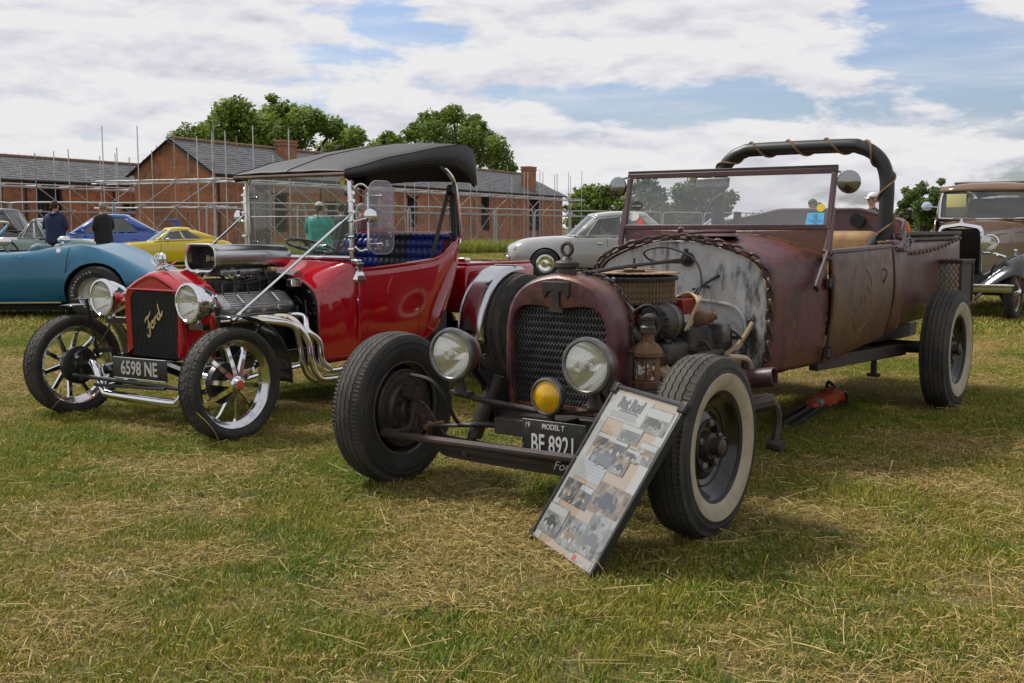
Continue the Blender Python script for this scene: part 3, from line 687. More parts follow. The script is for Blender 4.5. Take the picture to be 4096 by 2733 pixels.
o7 = [(2100, 450, 17), (2120, 438, 15), (2140, 425, 12), (2105, 475, 22), (2135, 465, 24), (2090, 490, 20), (2120, 498, 26), (2160, 480, 24), (2085, 468, 11), (2150, 505, 26), (2098, 436, 9), (2165, 450, 20), (2130, 448, 18), (2112, 460, 18), (2146, 440, 13), (2138, 420, 9), (2096, 505, 22), (2078, 500, 14)]
tree_from('young_tree', 'loose young green tree behind the tan vintage car', o7, 38, 1.0, 9000, .115, 'leaf_pale', 27, group='field trees', trunk_r=.12)
o8 = [(2352, 404, 10), (2365, 410, 14), (2362, 440, 18), (2375, 425, 18), (2380, 465, 22)]
tree_from('young_tree', 'sparse twiggy tree top showing over the tan vintage car roof', o8, 40, 1.0, 500, .15, 'leaf_pale', 28, group='field trees', trunk_r=.1)
def hedge(name, label, a, b, h, count, seed, m='leaf_dark'):
    t = thing(name, label, 'hedge', (a[0], a[1], 0)); rnd = random.Random(seed); d = Vector((b[0] - a[0], b[1] - a[1])); n = int(d.length / (h * .5))
    lob = [(d.x * k / n, d.y * k / n + rnd.uniform(-.5, .5), h * rnd.uniform(.35, .6), h * rnd.uniform(.4, .6)) for k in range(n + 1)]
    leaves_mesh('foliage', lob, count, h * .16, m, t, seed, .4)
    mb = MB()
    for k in range(0, n + 1, 2): mb.cyl((d.x * k / n, d.y * k / n, -.1), (d.x * k / n, d.y * k / n, h * .6), .06, 5)
    mb.build('stems', 'bark', t); return t
hedge('field_hedge', 'low dark green hedge along the far side of the field', (8, 150), (120, 128), 3.0, 9000, 31)
hedge('garden_hedge', 'low green hedge beside the tan vintage car', (13.5, 41), (30, 36), 1.25, 3600, 33, 'leaf_pale')
# ================================================================== wheels shared by the cars
def tyre_mesh(Rr, w, rim, na=220, grooves=(-.24, -.08, .08, .24), zig=.0016, lug=.007, round_=1.0, blocks=False):
    """tyre about the X axis with circumferential zigzag grooves and cut shoulders"""
    prof = []          # (axial, radius, kind)
    h = Rr - rim
    side = [(.34, rim - .004), (.40, rim + .01), (.47, rim + .25 * h), (.50, rim + .45 * h), (.505, rim + .54 * h), (.496, rim + .56 * h), (.49, rim + .66 * h), (.496, rim + .68 * h), (.485, rim + .70 * h), (.45, Rr - .17 * h), (.415, Rr - .06 * h)]
    prof += [(-a * w, r, 's') for a, r in side]
    crown = lambda a: Rr - round_ * .05 * h * (abs(a) / .38) ** 2 * 1.3
    cr = [-.385, -.32]
    for g in grooves: cr += [g - .016, g - .010, g + .010, g + .016]
    cr += [.32, .385]
    for a in cr:
        gi = [g for g in grooves if abs(abs(a - g) - .010) < 1e-6]
        k = 'g' if gi else ('l' if abs(a) > .30 else 'z')
        prof.append((a * w, crown(a) - (.009 if gi else 0), k))
    prof += [(a * w, r, 's') for a, r in reversed(side)]
    rings = []; tr = []
    for i in range(na):
        an = 2 * math.pi * i / na; ring = []
        zz = zig * (1 if (i // 2) % 2 else -1)
        for (a, r, k) in prof:
            aa, rr = a, r
            if k in 'gz' and abs(a) < .31 * w: aa = a + zz
            if k == 'l' and i % 2: rr = r - lug
            if k == 's' and abs(a) < .46 * w and r > Rr - .2 * h and i % 2: rr = r - lug * .8
            if blocks and k in 'z' and (i + int((a / w + 1) * 8)) % 4 == 0: rr = r - .006
            ring.append((aa, rr * math.cos(an), rr * math.sin(an)))
        rings.append(ring)
    mb = MB(); n = len(prof); vs = [p for r in rings for p in r]
    for i in range(na):
        j = (i + 1) % na
        fs = [(i * n + k, j * n + k, j * n + k + 1, i * n + k + 1) for k in range(n - 1)]
        mb.f += fs; mb.mi += [1 if 9 <= k < n - 10 else 0 for k in range(n - 1)]
    mb.v = vs
    me = mb.mesh('tyre', 40); me.materials.append(MATS['rubber']); me.materials.append(MATS['tread']); return me
def obj(name, me, parent, M=None):
    o = bpy.data.objects.new(name, me); COL.objects.link(o); o.parent = parent
    if M is not None: o.matrix_local = M
    return o
AX = Matrix.Rotation(R(90), 4, 'Y')             # lathe axis onto +X
def xlathe(mb, prof, n=40, mi=0, M=None):
    return mb.lathe([(r, x) for x, r in prof], n, (M or Matrix()) @ AX, mi)
FLIP = Matrix.Rotation(math.pi, 4, 'Z')
def steel_wheel(parent, M, Rr, w, rim, tyre_me, white, inner_drum=False):
    """black pressed-steel wheel: outer face along +X"""
    mb = MB()
    L_ = .36 * w
    xlathe(mb, [(-L_, rim + .012), (-L_ + .006, rim + .016), (-L_ + .012, rim), (-L_ * .5, rim - .03), (L_ * .4, rim - .03), (L_ - .02, rim - .006), (L_ - .004, rim + .014), (L_ + .004, rim + .012), (L_ + .002, rim + .004),
                (L_ - .018, rim - .014), (L_ * .35, rim - .034), (L_ * .25, rim - .05), (L_ * .1, rim - .075), (L_ * .28, rim - .10), (L_ * .34, rim - .118), (L_ * .1, .075), (L_ * .12, .060), (L_ * .12, .0)], 56)
    wheel = mb.build('wheel', 'wheel_black', parent); wheel.matrix_local = M
    obj('tyre', tyre_me, wheel)
    if white:
        mb = MB(); h = Rr - rim
        xlathe(mb, [(.40 * w, rim + .008), (.470 * w + .003, rim + .22 * h), (.492 * w + .003, rim + .38 * h), (.50 * w + .003, rim + .50 * h), (.498 * w, rim + .525 * h)], 72); mb.build('whitewall', 'whitewall', wheel)
    mb = MB(); x0 = L_ * .12
    mb.torus(rim - .108, .006, 44, 6, T(L_ * .34, 0, 0) @ AX); mb.torus(rim - .052, .005, 48, 6, T(L_ * .25, 0, 0) @ AX); xlathe(mb, [(x0, .056), (x0 + .03, .050), (x0 + .034, .034), (x0 + .075, .030), (x0 + .080, .022), (x0 + .080, 0)], 20); xlathe(mb, [(x0 + .058, .034), (x0 + .062, .040), (x0 + .074, .040), (x0 + .078, .034)], 20)
    mb.build('hub', 'dark_iron', wheel)
    for k in range(5):
        a = 2 * math.pi * k / 5 + .3; mb = MB(); mb.lathe([(.0, 0), (.016, 0), (.016, .020), (.010, .028), (0, .028)], 6, T(x0 + .004, .085 * math.cos(a), .085 * math.sin(a)) @ AX); mb.build('wheel_nut', 'grey_steel', wheel, smooth=0)
    if inner_drum:
        mb = MB(); xlathe(mb, [(-.02, rim - .028), (-.058, rim - .028), (-.064, rim - .040), (-.070, .12), (-.085, .11), (-.09, .06), (-.10, .05), (-.10, 0)], 44)
        mb.torus(rim - .036, .006, 44, 6, T(-.062, 0, 0) @ AX); mb.build('brake_drum', 'dark_iron', wheel)
        mb = MB(); mb.torus(rim + .006, .0055, 56, 6, T(-L_ - .004, 0, 0) @ AX); mb.build('rim_lip', 'grey_steel', wheel)
        mb = MB()
        for k in range(4): a = k * 1.57 + .6; mb.cyl((-.085, .085 * math.cos(a), .085 * math.sin(a)), (-.105, .085 * math.cos(a), .085 * math.sin(a)), .011, 6)
        mb.build('drum_bolts', 'rust_iron', wheel)
    return wheel
def link_mesh(L_, W_, r, name='link'):
    pts = []
    for k in range(12):
        a = 2 * math.pi * k / 12; x = (W_ / 2 - r) * math.cos(a); y = (W_ / 2 - r) * math.sin(a); y += (L_ / 2 - W_ / 2) * (1 if math.sin(a) > 1e-6 else (-1 if math.sin(a) < -1e-6 else 0))
        pts.append((x, y, 0))
    return MB().tube(pts, r, 5, closed=True).mesh(name, 60)
def chain(name, path, parent, L_, W_, r, m, jitter=8, seed=1, up=(0, 0, 1)):
    """links strung along the path, each turned a quarter against the last"""
    rnd = random.Random(seed); P = [Vector(p) for p in path]; me = link_mesh(L_, W_, r); me.materials.append(MATS[m])
    e = bpy.data.objects.new(name, None); COL.objects.link(e); e.parent = parent; e.empty_display_size = .05
    pitch = L_ - 2.1 * r; d = 0; k = 0; acc = pitch / 2
    for a, b in zip(P, P[1:]):
        seg = (b - a); l = seg.length
        while acc <= d + l:
            p = a + seg * ((acc - d) / l); t = seg.normalized(); u = Vector(up)
            if abs(u.dot(t)) > .95: u = Vector((1, 0, 0))
            x = u.cross(t).normalized(); z = x.cross(t)
            m3 = Matrix(((x.x, t.x, z.x, p.x), (x.y, t.y, z.y, p.y), (x.z, t.z, z.z, p.z), (0, 0, 0, 1))) @ Matrix.Rotation(R((90 if k % 2 else 0) + 25 + rnd.uniform(-jitter, jitter)), 4, 'Y')
            obj('link', me, e, m3); acc += pitch; k += 1
        d += l
    return e
def spotlight(parent, M, r, depth, body, ring, lens, name='headlight'):
    """bowl lamp facing +Z of M"""
    mb = MB(); mb.lathe([(.004, -depth), (r * .35, -depth * .97), (r * .7, -depth * .72), (r * .93, -depth * .35), (r * 1.0, -.012), (r * 1.0, 0)], 36)
    o = mb.build(name, body, parent); o.matrix_local = M
    mb = MB(); mb.lathe([(r * .995, -.016), (r * 1.06, -.012), (r * 1.08, .0), (r * 1.05, .014), (r * .95, .017), (r * .90, .010), (r * .90, .0)], 40); mb.build('bezel', ring, o)
    mb = MB(); mb.lathe([(r * .90, .006), (r * .8, -.018), (r * .6, -.052), (r * .4, -.078), (r * .2, -.092), (0, -.096)], 32); mb.sphere((0, 0, -.035), .014, 8, 6); mb.build('reflector_bowl', 'reflector', o)
    mb = MB(); mb.lathe([(r * .91, .006), (r * .7, .014), (r * .4, .020), (0, .023)], 36); mb.build('lens', lens, o)
    mb = MB()
    if lens == 'lens_glass':
        for k in range(-7, 8):
            x = k * r * .115; hh = math.sqrt(max(0, (r * .85) ** 2 - x * x)); zz = lambda y: .0205 - .014 * ((x * x + y * y) / (r * r))
            mb.tube([(x, -hh + hh * .66 * j, zz(-hh + hh * .66 * j)) for j in range(4)], .0011, 4)
        mb.build('lens_flutes', 'flute_glass', o)
    return o

# ================================================================== the rusty hot rod
RAT = thing('rusty_hot_rod', 'rusty maroon open hot rod pickup with mesh radiator, bare engine and whitewall tyres', 'car', (.092, 4.506, 0), -.6176)
def build_rat():
    t = RAT
    RF, RB, TW = .345, .385, .165; rim = .205
    tf = tyre_mesh(RF, TW, rim); tb = tyre_mesh(RB, TW * 1.05, rim + .008)
    steel_wheel(t, T(.771, 0, RF), RF, TW, rim, tf, True, True)
    steel_wheel(t, T(-.771, 0, RF) @ FLIP, RF, TW, rim, tf, True, True)
    steel_wheel(t, T(.765, 3.59, RB), RB, TW * 1.05, rim + .008, tb, True, True)
    steel_wheel(t, T(-.765, 3.59, RB) @ FLIP, RB, TW * 1.05, rim + .008, tb, True, True)
    # ---- front axle, spring, steering
    mb = MB(); ax = smooth_path([(-.69, 0, RF), (-.60, 0, .33), (-.50, 0, .215), (-.38, 0, .195), (0, 0, .19), (.38, 0, .195), (.50, 0, .215), (.60, 0, .33), (.69, 0, RF)], 4)
    for a, b in zip(ax, ax[1:]): mb.bar(a, b, .018, .05, up=(0, 1, 0)); mb.bar(a + Vector((0, 0, .025)), b + Vector((0, 0, .025)), .045, .012, up=(0, 1, 0)); mb.bar(a - Vector((0, 0, .025)), b - Vector((0, 0, .025)), .045, .012, up=(0, 1, 0))
    mb.build('front_axle', 'rust_iron', t)
    text_part('axle_script', 'Ford', .055, 'plate_white', t, T(.17, -.034, .190) @ Matrix.Rotation(R(90), 4, 'X'), shear=.35)
    for k in range(5):
        mb = MB(); l = .52 - k * .085; z = .285 + k * .011
        mb.grid(lambda u, v: ((u - .5) * 2 * l, -.045 + .055 * v - .02, z + .05 * (1 - (u * 2 - 1) ** 2) * (l / .52) ** 2), 12, 1); mb.build('spring_leaf', 'rust_iron' if k % 2 else 'dark_iron', t, thick=.010)
    for s in (-1, 1): mb = MB(); mb.bar((s * .515, -.06, .30), (s * .55, -.02, .24), .02, .03); mb.cyl((s * .515, -.09, .29), (s * .515, .03, .29), .014, 8); mb.build('shackle', 'rust_orange', t)
    mb = MB(); mb.tube([(-.70, -.13, .245), (-.62, -.15, .250), (.62, -.15, .262), (.70, -.13, .262)], [.013, .018, .018, .013], 10)
    for x in (-.66, .66): mb.cyl((x - .05, -.147, .252), (x + .05, -.147, .254), .023, 10)
    mb.build('tie_rod', 'rust_iron', t)
    for s in (-1, 1):
        mb = MB(); mb.tube(smooth_path([(s * .66, 0, .42), (s * .645, -.01, .34), (s * .66, -.03, .26), (s * .69, -.12, .245)], 4), .02, 8); mb.cyl((s * .645, 0, .26), (s * .645, 0, .44), .025, 10)
        mb.cyl((s * .62, -.02, .40), (s * .70, -.02, .40), .016, 8); mb.cyl((s * .63, -.03, .46), (s * .69, -.03, .46), .014, 8); mb.box((s * .655, -.035, .43), (.05, .04, .05)); mb.build('steering_knuckle', 'rust_iron', t)
        mb = MB(); mb.tube(smooth_path([(s * .66, -.02, .50), (s * .58, -.10, .515), (s * .46, -.12, .505), (s * .40, -.10, .44), (s * .385, -.05, .34), (s * .39, .0, .30)], 5), .009, 8); mb.build('brake_hose', 'cable_black', t)
        mb = MB(); mb.cyl((s * .33, .02, .25), (s * .26, .10, .52), .034, 12); mb.cyl((s * .36, -.01, .17), (s * .31, .045, .33), .022, 10); mb.build('shock_absorber', 'dark_iron', t)
        # pierced bracket plates that carry the lamps
        mb = MB(); pr = [(-.02, .05), (.02, .06), (.10, .02), (.20, -.09), (.28, -.20), (.30, -.25), (.10, -.25), (.08, -.19), (.045, -.08), (-.03, -.01)]
        for xo in (-.02, .02): mb.prism(pr, -.005, .005, Matrix.Translation((s * .29 + xo, .0, .56)) @ Matrix(((0, 0, 1, 0), (1, 0, 0, 0), (0, 1, 0, 0), (0, 0, 0, 1))))
        mb.build('bracket', 'dark_iron', t, bevel=.002)
        mb = MB()
        for (yy, zz, rr) in ((.085, .505, .018), (.15, .42, .024), (.205, .36, .018)): mb.cyl((s * .29 - .0265, yy, zz), (s * .29 + .0265, yy, zz), rr, 16)
        mb.build('bracket_holes', 'black_matt', t)
        mb = MB(); mb.cyl((s * .29 - .04, .0, .585), (s * .29 + .04, .0, .585), .022, 10); mb.build('bracket_bolt', 'dark_iron', t)
    # rails and cross members
    for s in (-1, 1):
        mb = MB(); mb.box((s * .30, 2.35, .43), (.055, 4.3, .10)); mb.build('chassis_rail', 'dark_iron', t, bevel=.006)
    for c, sz in (((0, .16, .33), (.66, .10, .07)), ((0, .02, .335), (.30, .20, .07)), ((0, 3.0, .42), (.6, .08, .06))): mb = MB(); mb.box(c, sz); mb.build('cross_member', 'dark_iron', t, bevel=.005)
    mb = MB(); mb.bar((.5, 1.9, .44), (.5, 3.55, .37), .05, .075); mb.bar((.40, 2.6, .50), (.42, 3.9, .47), .06, .09); mb.build('radius_rod', 'rust_iron', t, bevel=.006)
    mb = MB(); mb.cyl((-.7, 3.59, .385), (.7, 3.59, .385), .04, 12); mb.sphere((0, 3.55, .385), .14, 14, 8); mb.build('rear_axle', 'dark_iron', t)
    mb = MB(); mb.bar((.5, 2.95, .36), (.5, 2.95, .27), .03, .03); mb.box((.5, 2.95, .265), (.07, .05, .018)); mb.build('jack_point', 'dark_iron', t)
    mb = MB(); mb.box((0, 2.0, .40), (.50, 2.3, .06)); mb.tube(smooth_path([(-.1, .9, .40), (-.12, 1.6, .36), (-.15, 2.6, .36), (-.2, 3.3, .42)], 3), .04, 8); mb.box((0, 1.25, .42), (.36, .5, .22)); mb.build('underfloor', 'black_matt', t)
    mb = MB(); mb.tube([(.30, 1.08, .43), (.50, 1.10, .45)], .045, 14); mb.build('exhaust_collector', 'rust_orange', t); mb = MB(); mb.lathe([(.044, 0), (.046, .01), (.046, .13), (.040, .132), (.040, .02)], 18, axis_m((.475, 1.10, .448), (1, .05, .16))); mb.build('exhaust_tip', 'rust_purple', t)
    mb = MB(); mb.tube(smooth_path([(.60, 1.02, .36), (.63, 1.06, .34), (.635, 1.08, .26), (.63, 1.06, .16)], 3), .02, 8); mb.cyl((.60, 1.06, .16), (.67, 1.06, .15), .03, 10); mb.cyl((.5, .95, .33), (.62, 1.05, .36), .04, 10); mb.build('shock_lower', 'dark_iron', t)
    # ---- radiator shell
    half = [(.270, .37), (.275, .55), (.275, .70), (.262, .80), (.225, .875), (.165, .925), (.085, .955), (0, .967)]
    oo = smooth_path([(x, z, 0) for x, z in half], 4); outer = [(p.x, p.y) for p in oo] + [(-p.x, p.y) for p in reversed(oo[:-1])]
    hin = [(.225, .39), (.238, .55), (.240, .69), (.234, .755), (.212, .800), (.17, .824), (.10, .826), (.03, .818), (0, .816)]
    oi = smooth_path([(x, z, 0) for x, z in hin], 4)
    def resample(poly, n):
        P = [Vector((p[0], p[1], 0)) for p in poly]; d = [0]
        for a, b in zip(P, P[1:]): d.append(d[-1] + (b - a).length)
        out = []
        for k in range(n):
            s = d[-1] * k / (n - 1); i = max(j for j in range(len(d)) if d[j] <= s + 1e-9); i = min(i, len(P) - 2)
            q = P[i].lerp(P[i + 1], (s - d[i]) / max(1e-9, d[i + 1] - d[i])); out.append((q.x, q.y))
        return out
    inner = [(p.x, p.y) for p in oi] + [(-p.x, p.y) for p in reversed(oi[:-1])]
    n = 61; O_, I_ = resample(outer, n), resample(inner, n)
    def sc(P, k, dz=0): return [(x * k, .60 + (z - .60) * k + dz) for x, z in P]
    rings = [[(x, .345, z) for x, z in sc(O_, .99)], [(x, .335, z) for x, z in O_], [(x, .23, z) for x, z in O_], [(x, .195, z) for x, z in sc(O_, .992)], [(x, .178, z) for x, z in sc(O_, .972)], [(x, .170, z) for x, z in sc(O_, .945)],
             [(a[0] * .3 + b[0] * .7, .168, a[1] * .3 + b[1] * .7) for a, b in zip(O_, I_)], [(x, .172, z) for x, z in sc(I_, 1.01)], [(x, .180, z) for x, z in I_], [(x, .215, z) for x, z in I_]]
    mb = MB(); mb.loft(rings, cap=False, closed=False); shell = mb.build('radiator_shell', 'rust_shell', t)
    mb = MB(); mb.box((0, .27, .60), (.50, .09, .46)); mb.build('radiator_core', 'black_matt', t)
    mb = MB(); mb.bar((-.235, .19, .385), (.235, .19, .385), .03, .03); mb.build('lower_trim', 'rust_shell', shell)
    # expanded metal mesh
    mb = MB(); cw, ch = .0165, .030; y = .196
    def inside(x, z):
        ax_ = abs(x)
        if z < .392: return False
        zt = min((q[1] + (0) for q in hin), default=.82)
        top = .826 if ax_ < .15 else (.826 - (ax_ - .15) * .28 if ax_ < .2 else .812 - (ax_ - .2) * 1.9)
        return ax_ < .240 and z < top + .004
    nx, nz = int(.50 / cw), int(.46 / (ch / 2))
    for i in range(-nx // 2, nx // 2 + 1):
        for j in range(nz + 2):
            x = i * cw + (cw / 2 if j % 2 else 0); z = .385 + j * ch / 2
            for sx in (-1, 1):
                a = Vector((x, y + (.004 if j % 2 else 0), z)); b = Vector((x + sx * cw / 2, y + (0 if j % 2 else .004), z + ch / 2))
                if inside(a.x, a.z) and inside(b.x, b.z):
                    w_ = Vector((.0018, -.0006, 0)); dn = Vector((.0, .004, 0))
                    mb.add([a - w_, a + w_, b + w_, b - w_, a + w_ + dn, b + w_ + dn], [(0, 1, 2, 3), (1, 4, 5, 2)])
    mb.build('grille_mesh', 'grey_steel', shell, smooth=0)
    mb = MB(); tt = [(-.068, .94), (-.068, .885), (-.056, .868), (-.048, .885), (-.038, .898), (-.018, .898), (-.018, .835), (-.032, .822), (-.038, .808), (.038, .808), (.032, .822), (.018, .835), (.018, .898), (.038, .898), (.048, .885), (.056, .868), (.068, .885), (.068, .94)]
    mb.prism([(x, z) for x, z in tt], 0, .014, Matrix(((1, 0, 0, 0), (0, 0, -1, .171), (0, 1, 0, -.008), (0, 0, 0, 1)))); mb.build('emblem', 'dark_iron', shell, bevel=.002)
    mb = MB(); mb.lathe([(.042, 0), (.044, .02), (.040, .028), (.054, .034), (.054, .052), (.046, .058), (.026, .064), (.016, .078), (0, .08)], 20, T(0, .25, .958)); mb.build('filler_cap', 'dark_iron', shell)
    mb = MB(); mb.torus(.026, .0085, 20, 8, T(0, .25, 1.068) @ Matrix.Rotation(R(90), 4, 'X') @ Matrix.Rotation(R(0), 4, 'Z')); mb.build('cap_ring', 'rust_iron', shell)
    path = [(x * 1.02, .33, .60 + (z - .60) * 1.025) for x, z in resample(outer, 80)][14:-9]
    chain('shell_chain', path, t, .034, .022, .0042, 'rust_iron', 15, 4, up=(0, 1, 0))
    # ---- lamps
    for s in (-1, 1):
        M = axis_m((s * .335, -.125, .626), (-.02 * s, -1, .0)); spotlight(t, M, .106, .15, 'rust_shell', 'grey_steel', 'lens_glass')
        mb = MB(); mb.lathe([(.03, 0), (.026, .02), (.018, .05), (.020, .07)], 12, T(s * .335, -.07, .455)); mb.box((s * .335, -.06, .455), (.10, .05, .015)); mb.build('lamp_bracket', 'rust_iron', t)
    mb = MB(); mb.tube([(-.37, -.06, .45), (-.2, -.03, .425), (.05, .0, .400), (.2, -.03, .42), (.37, -.06, .45)], .011, 8)
    mb2 = MB()
    for k in range(70):
        u = k / 69; x = -.37 + .74 * u; z = .45 - .05 * math.sin(u * math.pi); mb.torus(.011, .003, 8, 4, axis_m((x, -.06 + .06 * math.sin(u * math.pi), z), (1, .3, -.3)))
    mb.build('lamp_bar', 'rust_iron', t)
    spotlight(t, axis_m((.108, -.06, .477), (-.05, -1, .02)), .074, .085, 'grey_steel', 'grey_steel', 'lens_amber', 'fog_lamp')
    mb = MB()
    for k in range(-6, 7):
        x = k * .0105; hh = math.sqrt(.066 ** 2 - x * x); mb.tube([(x, -hh, .010 - .004), (x, 0, .021 - abs(k) * .0016), (x, hh, .010 - .004)], .0022, 5)
    f = mb.build('fog_lens_flutes', 'lens_amber', t); f.matrix_local = axis_m((.108, -.062, .477), (-.05, -1, .02))
    mb = MB(); mb.cyl((.108, -.04, .36), (.108, -.03, .42), .016, 8); mb.build('fog_stalk', 'rust_iron', t)
    mb = MB(); mb.rbox((.178, -.122, .315), (.305, .006, .150), .012, 3, M=None); p = mb.build('number_plate', 'plate_black', t)
    Mx = Matrix.Rotation(R(90), 4, 'X')
    text_part('plate_text', 'BF 8921', .105, 'plate_white', p, T(.178, -.127, .292) @ Mx, sx=.62, bold=.0012)
    text_part('plate_text', 'MODEL T', .030, 'plate_white', p, T(.178, -.127, .366) @ Mx, sx=.85, bold=.0003)
    text_part('plate_text', '19', .030, 'plate_white', p, T(.055, -.127, .366) @ Mx, sx=.8, bold=.0003)
    mb = MB()
    for x, z in ((.045, .365), (.31, .365), (.035, .285)): mb.cyl((x, -.126, z), (x, -.130, z), .005, 8)
    mb.build('plate_bolts', 'grey_steel', p)
    # ---- engine
    mb = MB(); mb.rbox((0, .78, .56), (.34, .62, .26), .03); mb.rbox((0, .75, .40), (.24, .55, .14), .03); mb.cyl((0, .44, .50), (0, .48, .50), .08, 20); mb.build('engine_block', 'dark_iron', t)
    for s in (-1, 1):
        mb = MB(); mb.rbox((0, 0, 0), (.13, .50, .075), .03, M=T(s * .17, .80, .665) @ Matrix.Rotation(R(s * 38), 4, 'Y')); mb.build('valve_cover', 'dark_iron', t)
        mb = MB(); mb.tube(smooth_path([(s * .24, .55, .56), (s * .30, .62, .50), (s * .33, .85, .47), (s * .36, 1.1, .44)], 4), .028, 10)
        for k in range(4): mb.tube(smooth_path([(s * .2, .60 + k * .13, .58), (s * .27, .61 + k * .13, .55), (s * .31, .66 + k * .13, .48)], 3), .022, 8)
        mb.build('exhaust_manifold', 'cable_tan' if s > 0 else 'dark_iron', t)
    mb = MB(); mb.rbox((0, .80, .735), (.28, .42, .09), .02); mb.rbox((.02, .80, .79), (.17, .2, .06), .015); mb.box((.16, .95, .79), (.16, .14, .07)); mb.build('intake_manifold', 'red_engine', t, bevel=.004)
    ac = Vector((.045, .76, 0))
    mb = MB(); mb.lathe([(.12, .800), (.195, .806), (.203, .812), (.203, .820), (.19, .822)], 40, T(ac.x, ac.y, 0)); mb.lathe([(.19, .918), (.204, .920), (.206, .930), (.200, .938), (.0, .944)], 40, T(ac.x, ac.y, 0)); mb.build('filter_housing', 'dark_iron', t)
    mb = MB(); mb.lathe([(.182, .815), (.186, .83), (.186, .905), (.182, .920)], 40, T(ac.x, ac.y, 0)); fl = mb.build('air_filter', 'filter_mesh', t)
    mb = MB()
    for k in range(64):
        a = 2 * math.pi * k / 64
        for q in (0, 1):
            pts = [(ac.x + .189 * math.cos(a + (.05 if (j + q) % 2 else 0)), ac.y + .189 * math.sin(a + (.05 if (j + q) % 2 else 0)), .82 + .0137 * j) for j in range(8)]
            mb.tube(pts, .0016, 3, cap=False)
    mb.build('filter_wire', 'saw_rust', fl, smooth=0)
    teeth = []
    for k in range(36):
        a = 2 * math.pi * k / 36; teeth += [(.198 * math.cos(a), .198 * math.sin(a)), (.214 * math.cos(a + .03), .214 * math.sin(a + .03)), (.213 * math.cos(a + .07), .213 * math.sin(a + .07)), (.198 * math.cos(a + .12), .198 * math.sin(a + .12))]
    mb = MB(); mb.prism(teeth, .950, .955, T(ac.x, ac.y, 0)); mb.build('saw_blade', 'saw_rust', t, smooth=0)
    t2 = []
    for k in range(24):
        a = 2 * math.pi * k / 24; t2 += [(.088 * math.cos(a), .088 * math.sin(a)), (.095 * math.cos(a + .06), .095 * math.sin(a + .06)), (.088 * math.cos(a + .2), .088 * math.sin(a + .2))]
    mb = MB(); mb.prism(t2, .966, .970, T(ac.x, ac.y, 0)); mb.lathe([(.05, .955), (.05, .966)], 20, T(ac.x, ac.y, 0)); mb.build('saw_blade', 'saw_rust', t, smooth=0)
    mb = MB(); mb.cyl((ac.x, ac.y, .96), (ac.x, ac.y, 1.02), .006, 8); mb.cyl((ac.x, ac.y, .97), (ac.x, ac.y, .985), .014, 6); mb.build('wing_nut', 'rust_iron', t)
    # alternator: finned body, pulley
    al = MB(); M = axis_m((.235, .60, .735), (.05, -1, 0)) @ Matrix.Scale(1.12, 4)
    al.lathe([(.0, -.15), (.06, -.15), (.075, -.135), (.078, -.05), (.076, -.02), (.070, .0), (.03, .012), (.0, .012)], 30, M); alt = al.build('alternator', 'dark_iron', t)
    mb = MB(); mb.lathe([(.0, .045), (.036, .045), (.042, .040), (.030, .032), (.042, .022), (.036, .016), (.0, .016)], 24, M); mb.lathe([(.0, .058), (.012, .058), (.012, .044)], 6, M); mb.build('pulley', 'dark_iron', alt)
    mb = MB()
    for k in range(14):
        a = 2 * math.pi * k / 14; mb.box((.055 * math.cos(a), .055 * math.sin(a), .007), (.028, .006, .008), rot=(0, 0, math.degrees(a)), M=M)
    mb.lathe([(.079, -.10), (.081, -.098), (.081, -.07), (.079, -.068)], 30, M); mb.build('alternator_fins', 'grey_steel', alt)
    mb = MB(); mb.bar((.30, .62, .66), (.22, .66, .52), .03, .02); mb.tube(smooth_path([(.33, .55, .60), (.27, .52, .53), (.18, .50, .50)], 3), .014, 6); mb.build('alternator_bracket', 'rust_iron', t)
    mb = MB(); mb.lathe([(.034, 0), (.034, .07), (.028, .08), (.028, .10), (.018, .105), (.018, .12), (0, .121)], 20, axis_m((.29, .86, .735), (.75, .35, .16))); mb.build('oil_filter', 'rust_orange', t)
    mb = MB(); mb.rbox((.27, .88, .66), (.12, .20, .11), .02); mb.rbox((.30, .95, .57), (.14, .26, .05), .02); mb.build('starter_housing', 'dark_iron', t)
    mb = MB(); mb.tube(smooth_path([(.02, .34, .83), (.04, .40, .86), (.10, .48, .85), (.16, .54, .78)], 5), .024, 12); mb.build('radiator_hose', 'grey_steel', t)
    mb = MB(); mb.tube([(.08, .56, .80), (.16, .66, .84)], .026, 12); mb.build('thermostat_pipe', 'rust_orange', t)
    mb = MB(); mb.lathe([(0, -.02), (.12, -.02), (.13, 0), (.12, .02), (0, .02)], 24, axis_m((0, .42, .60), (0, -1, 0)));
    for k in range(5): a = k * 1.256; mb.box((.09 * math.cos(a), .09 * math.sin(a), .03), (.17, .05, .004), rot=(20, 0, math.degrees(a)), M=axis_m((0, .42, .60), (0, -1, 0)))
    mb.build('cooling_fan', 'dark_iron', t)
    # oily clutter low in the bay
    rnd = random.Random(12)
    for k in range(34):
        mb = MB(); c = Vector((rnd.uniform(.02, .36), rnd.uniform(.52, 1.24), rnd.uniform(.44, .70))); q = rnd.random()
        if q < .35: mb.rbox(c, [rnd.uniform(.03, .10) for _ in range(3)], .008, 2)
        elif q < .7: mb.cyl(c, c + Vector((rnd.uniform(-.08, .10), rnd.uniform(-.08, .08), rnd.uniform(-.05, .05))), rnd.uniform(.010, .03), 10)
        else: mb.tube(smooth_path([c, c + Vector((.06, .05, .05)), c + Vector((rnd.uniform(0, .1), rnd.uniform(.05, .2), -.02)), c + Vector((.05, .25, -.08))], 4), rnd.uniform(.005, .010), 6)
        mb.build('engine_fitting', rnd.choice(['dark_iron', 'dark_iron', 'rust_iron', 'black_satin', 'grey_steel', 'rust_iron']), t)
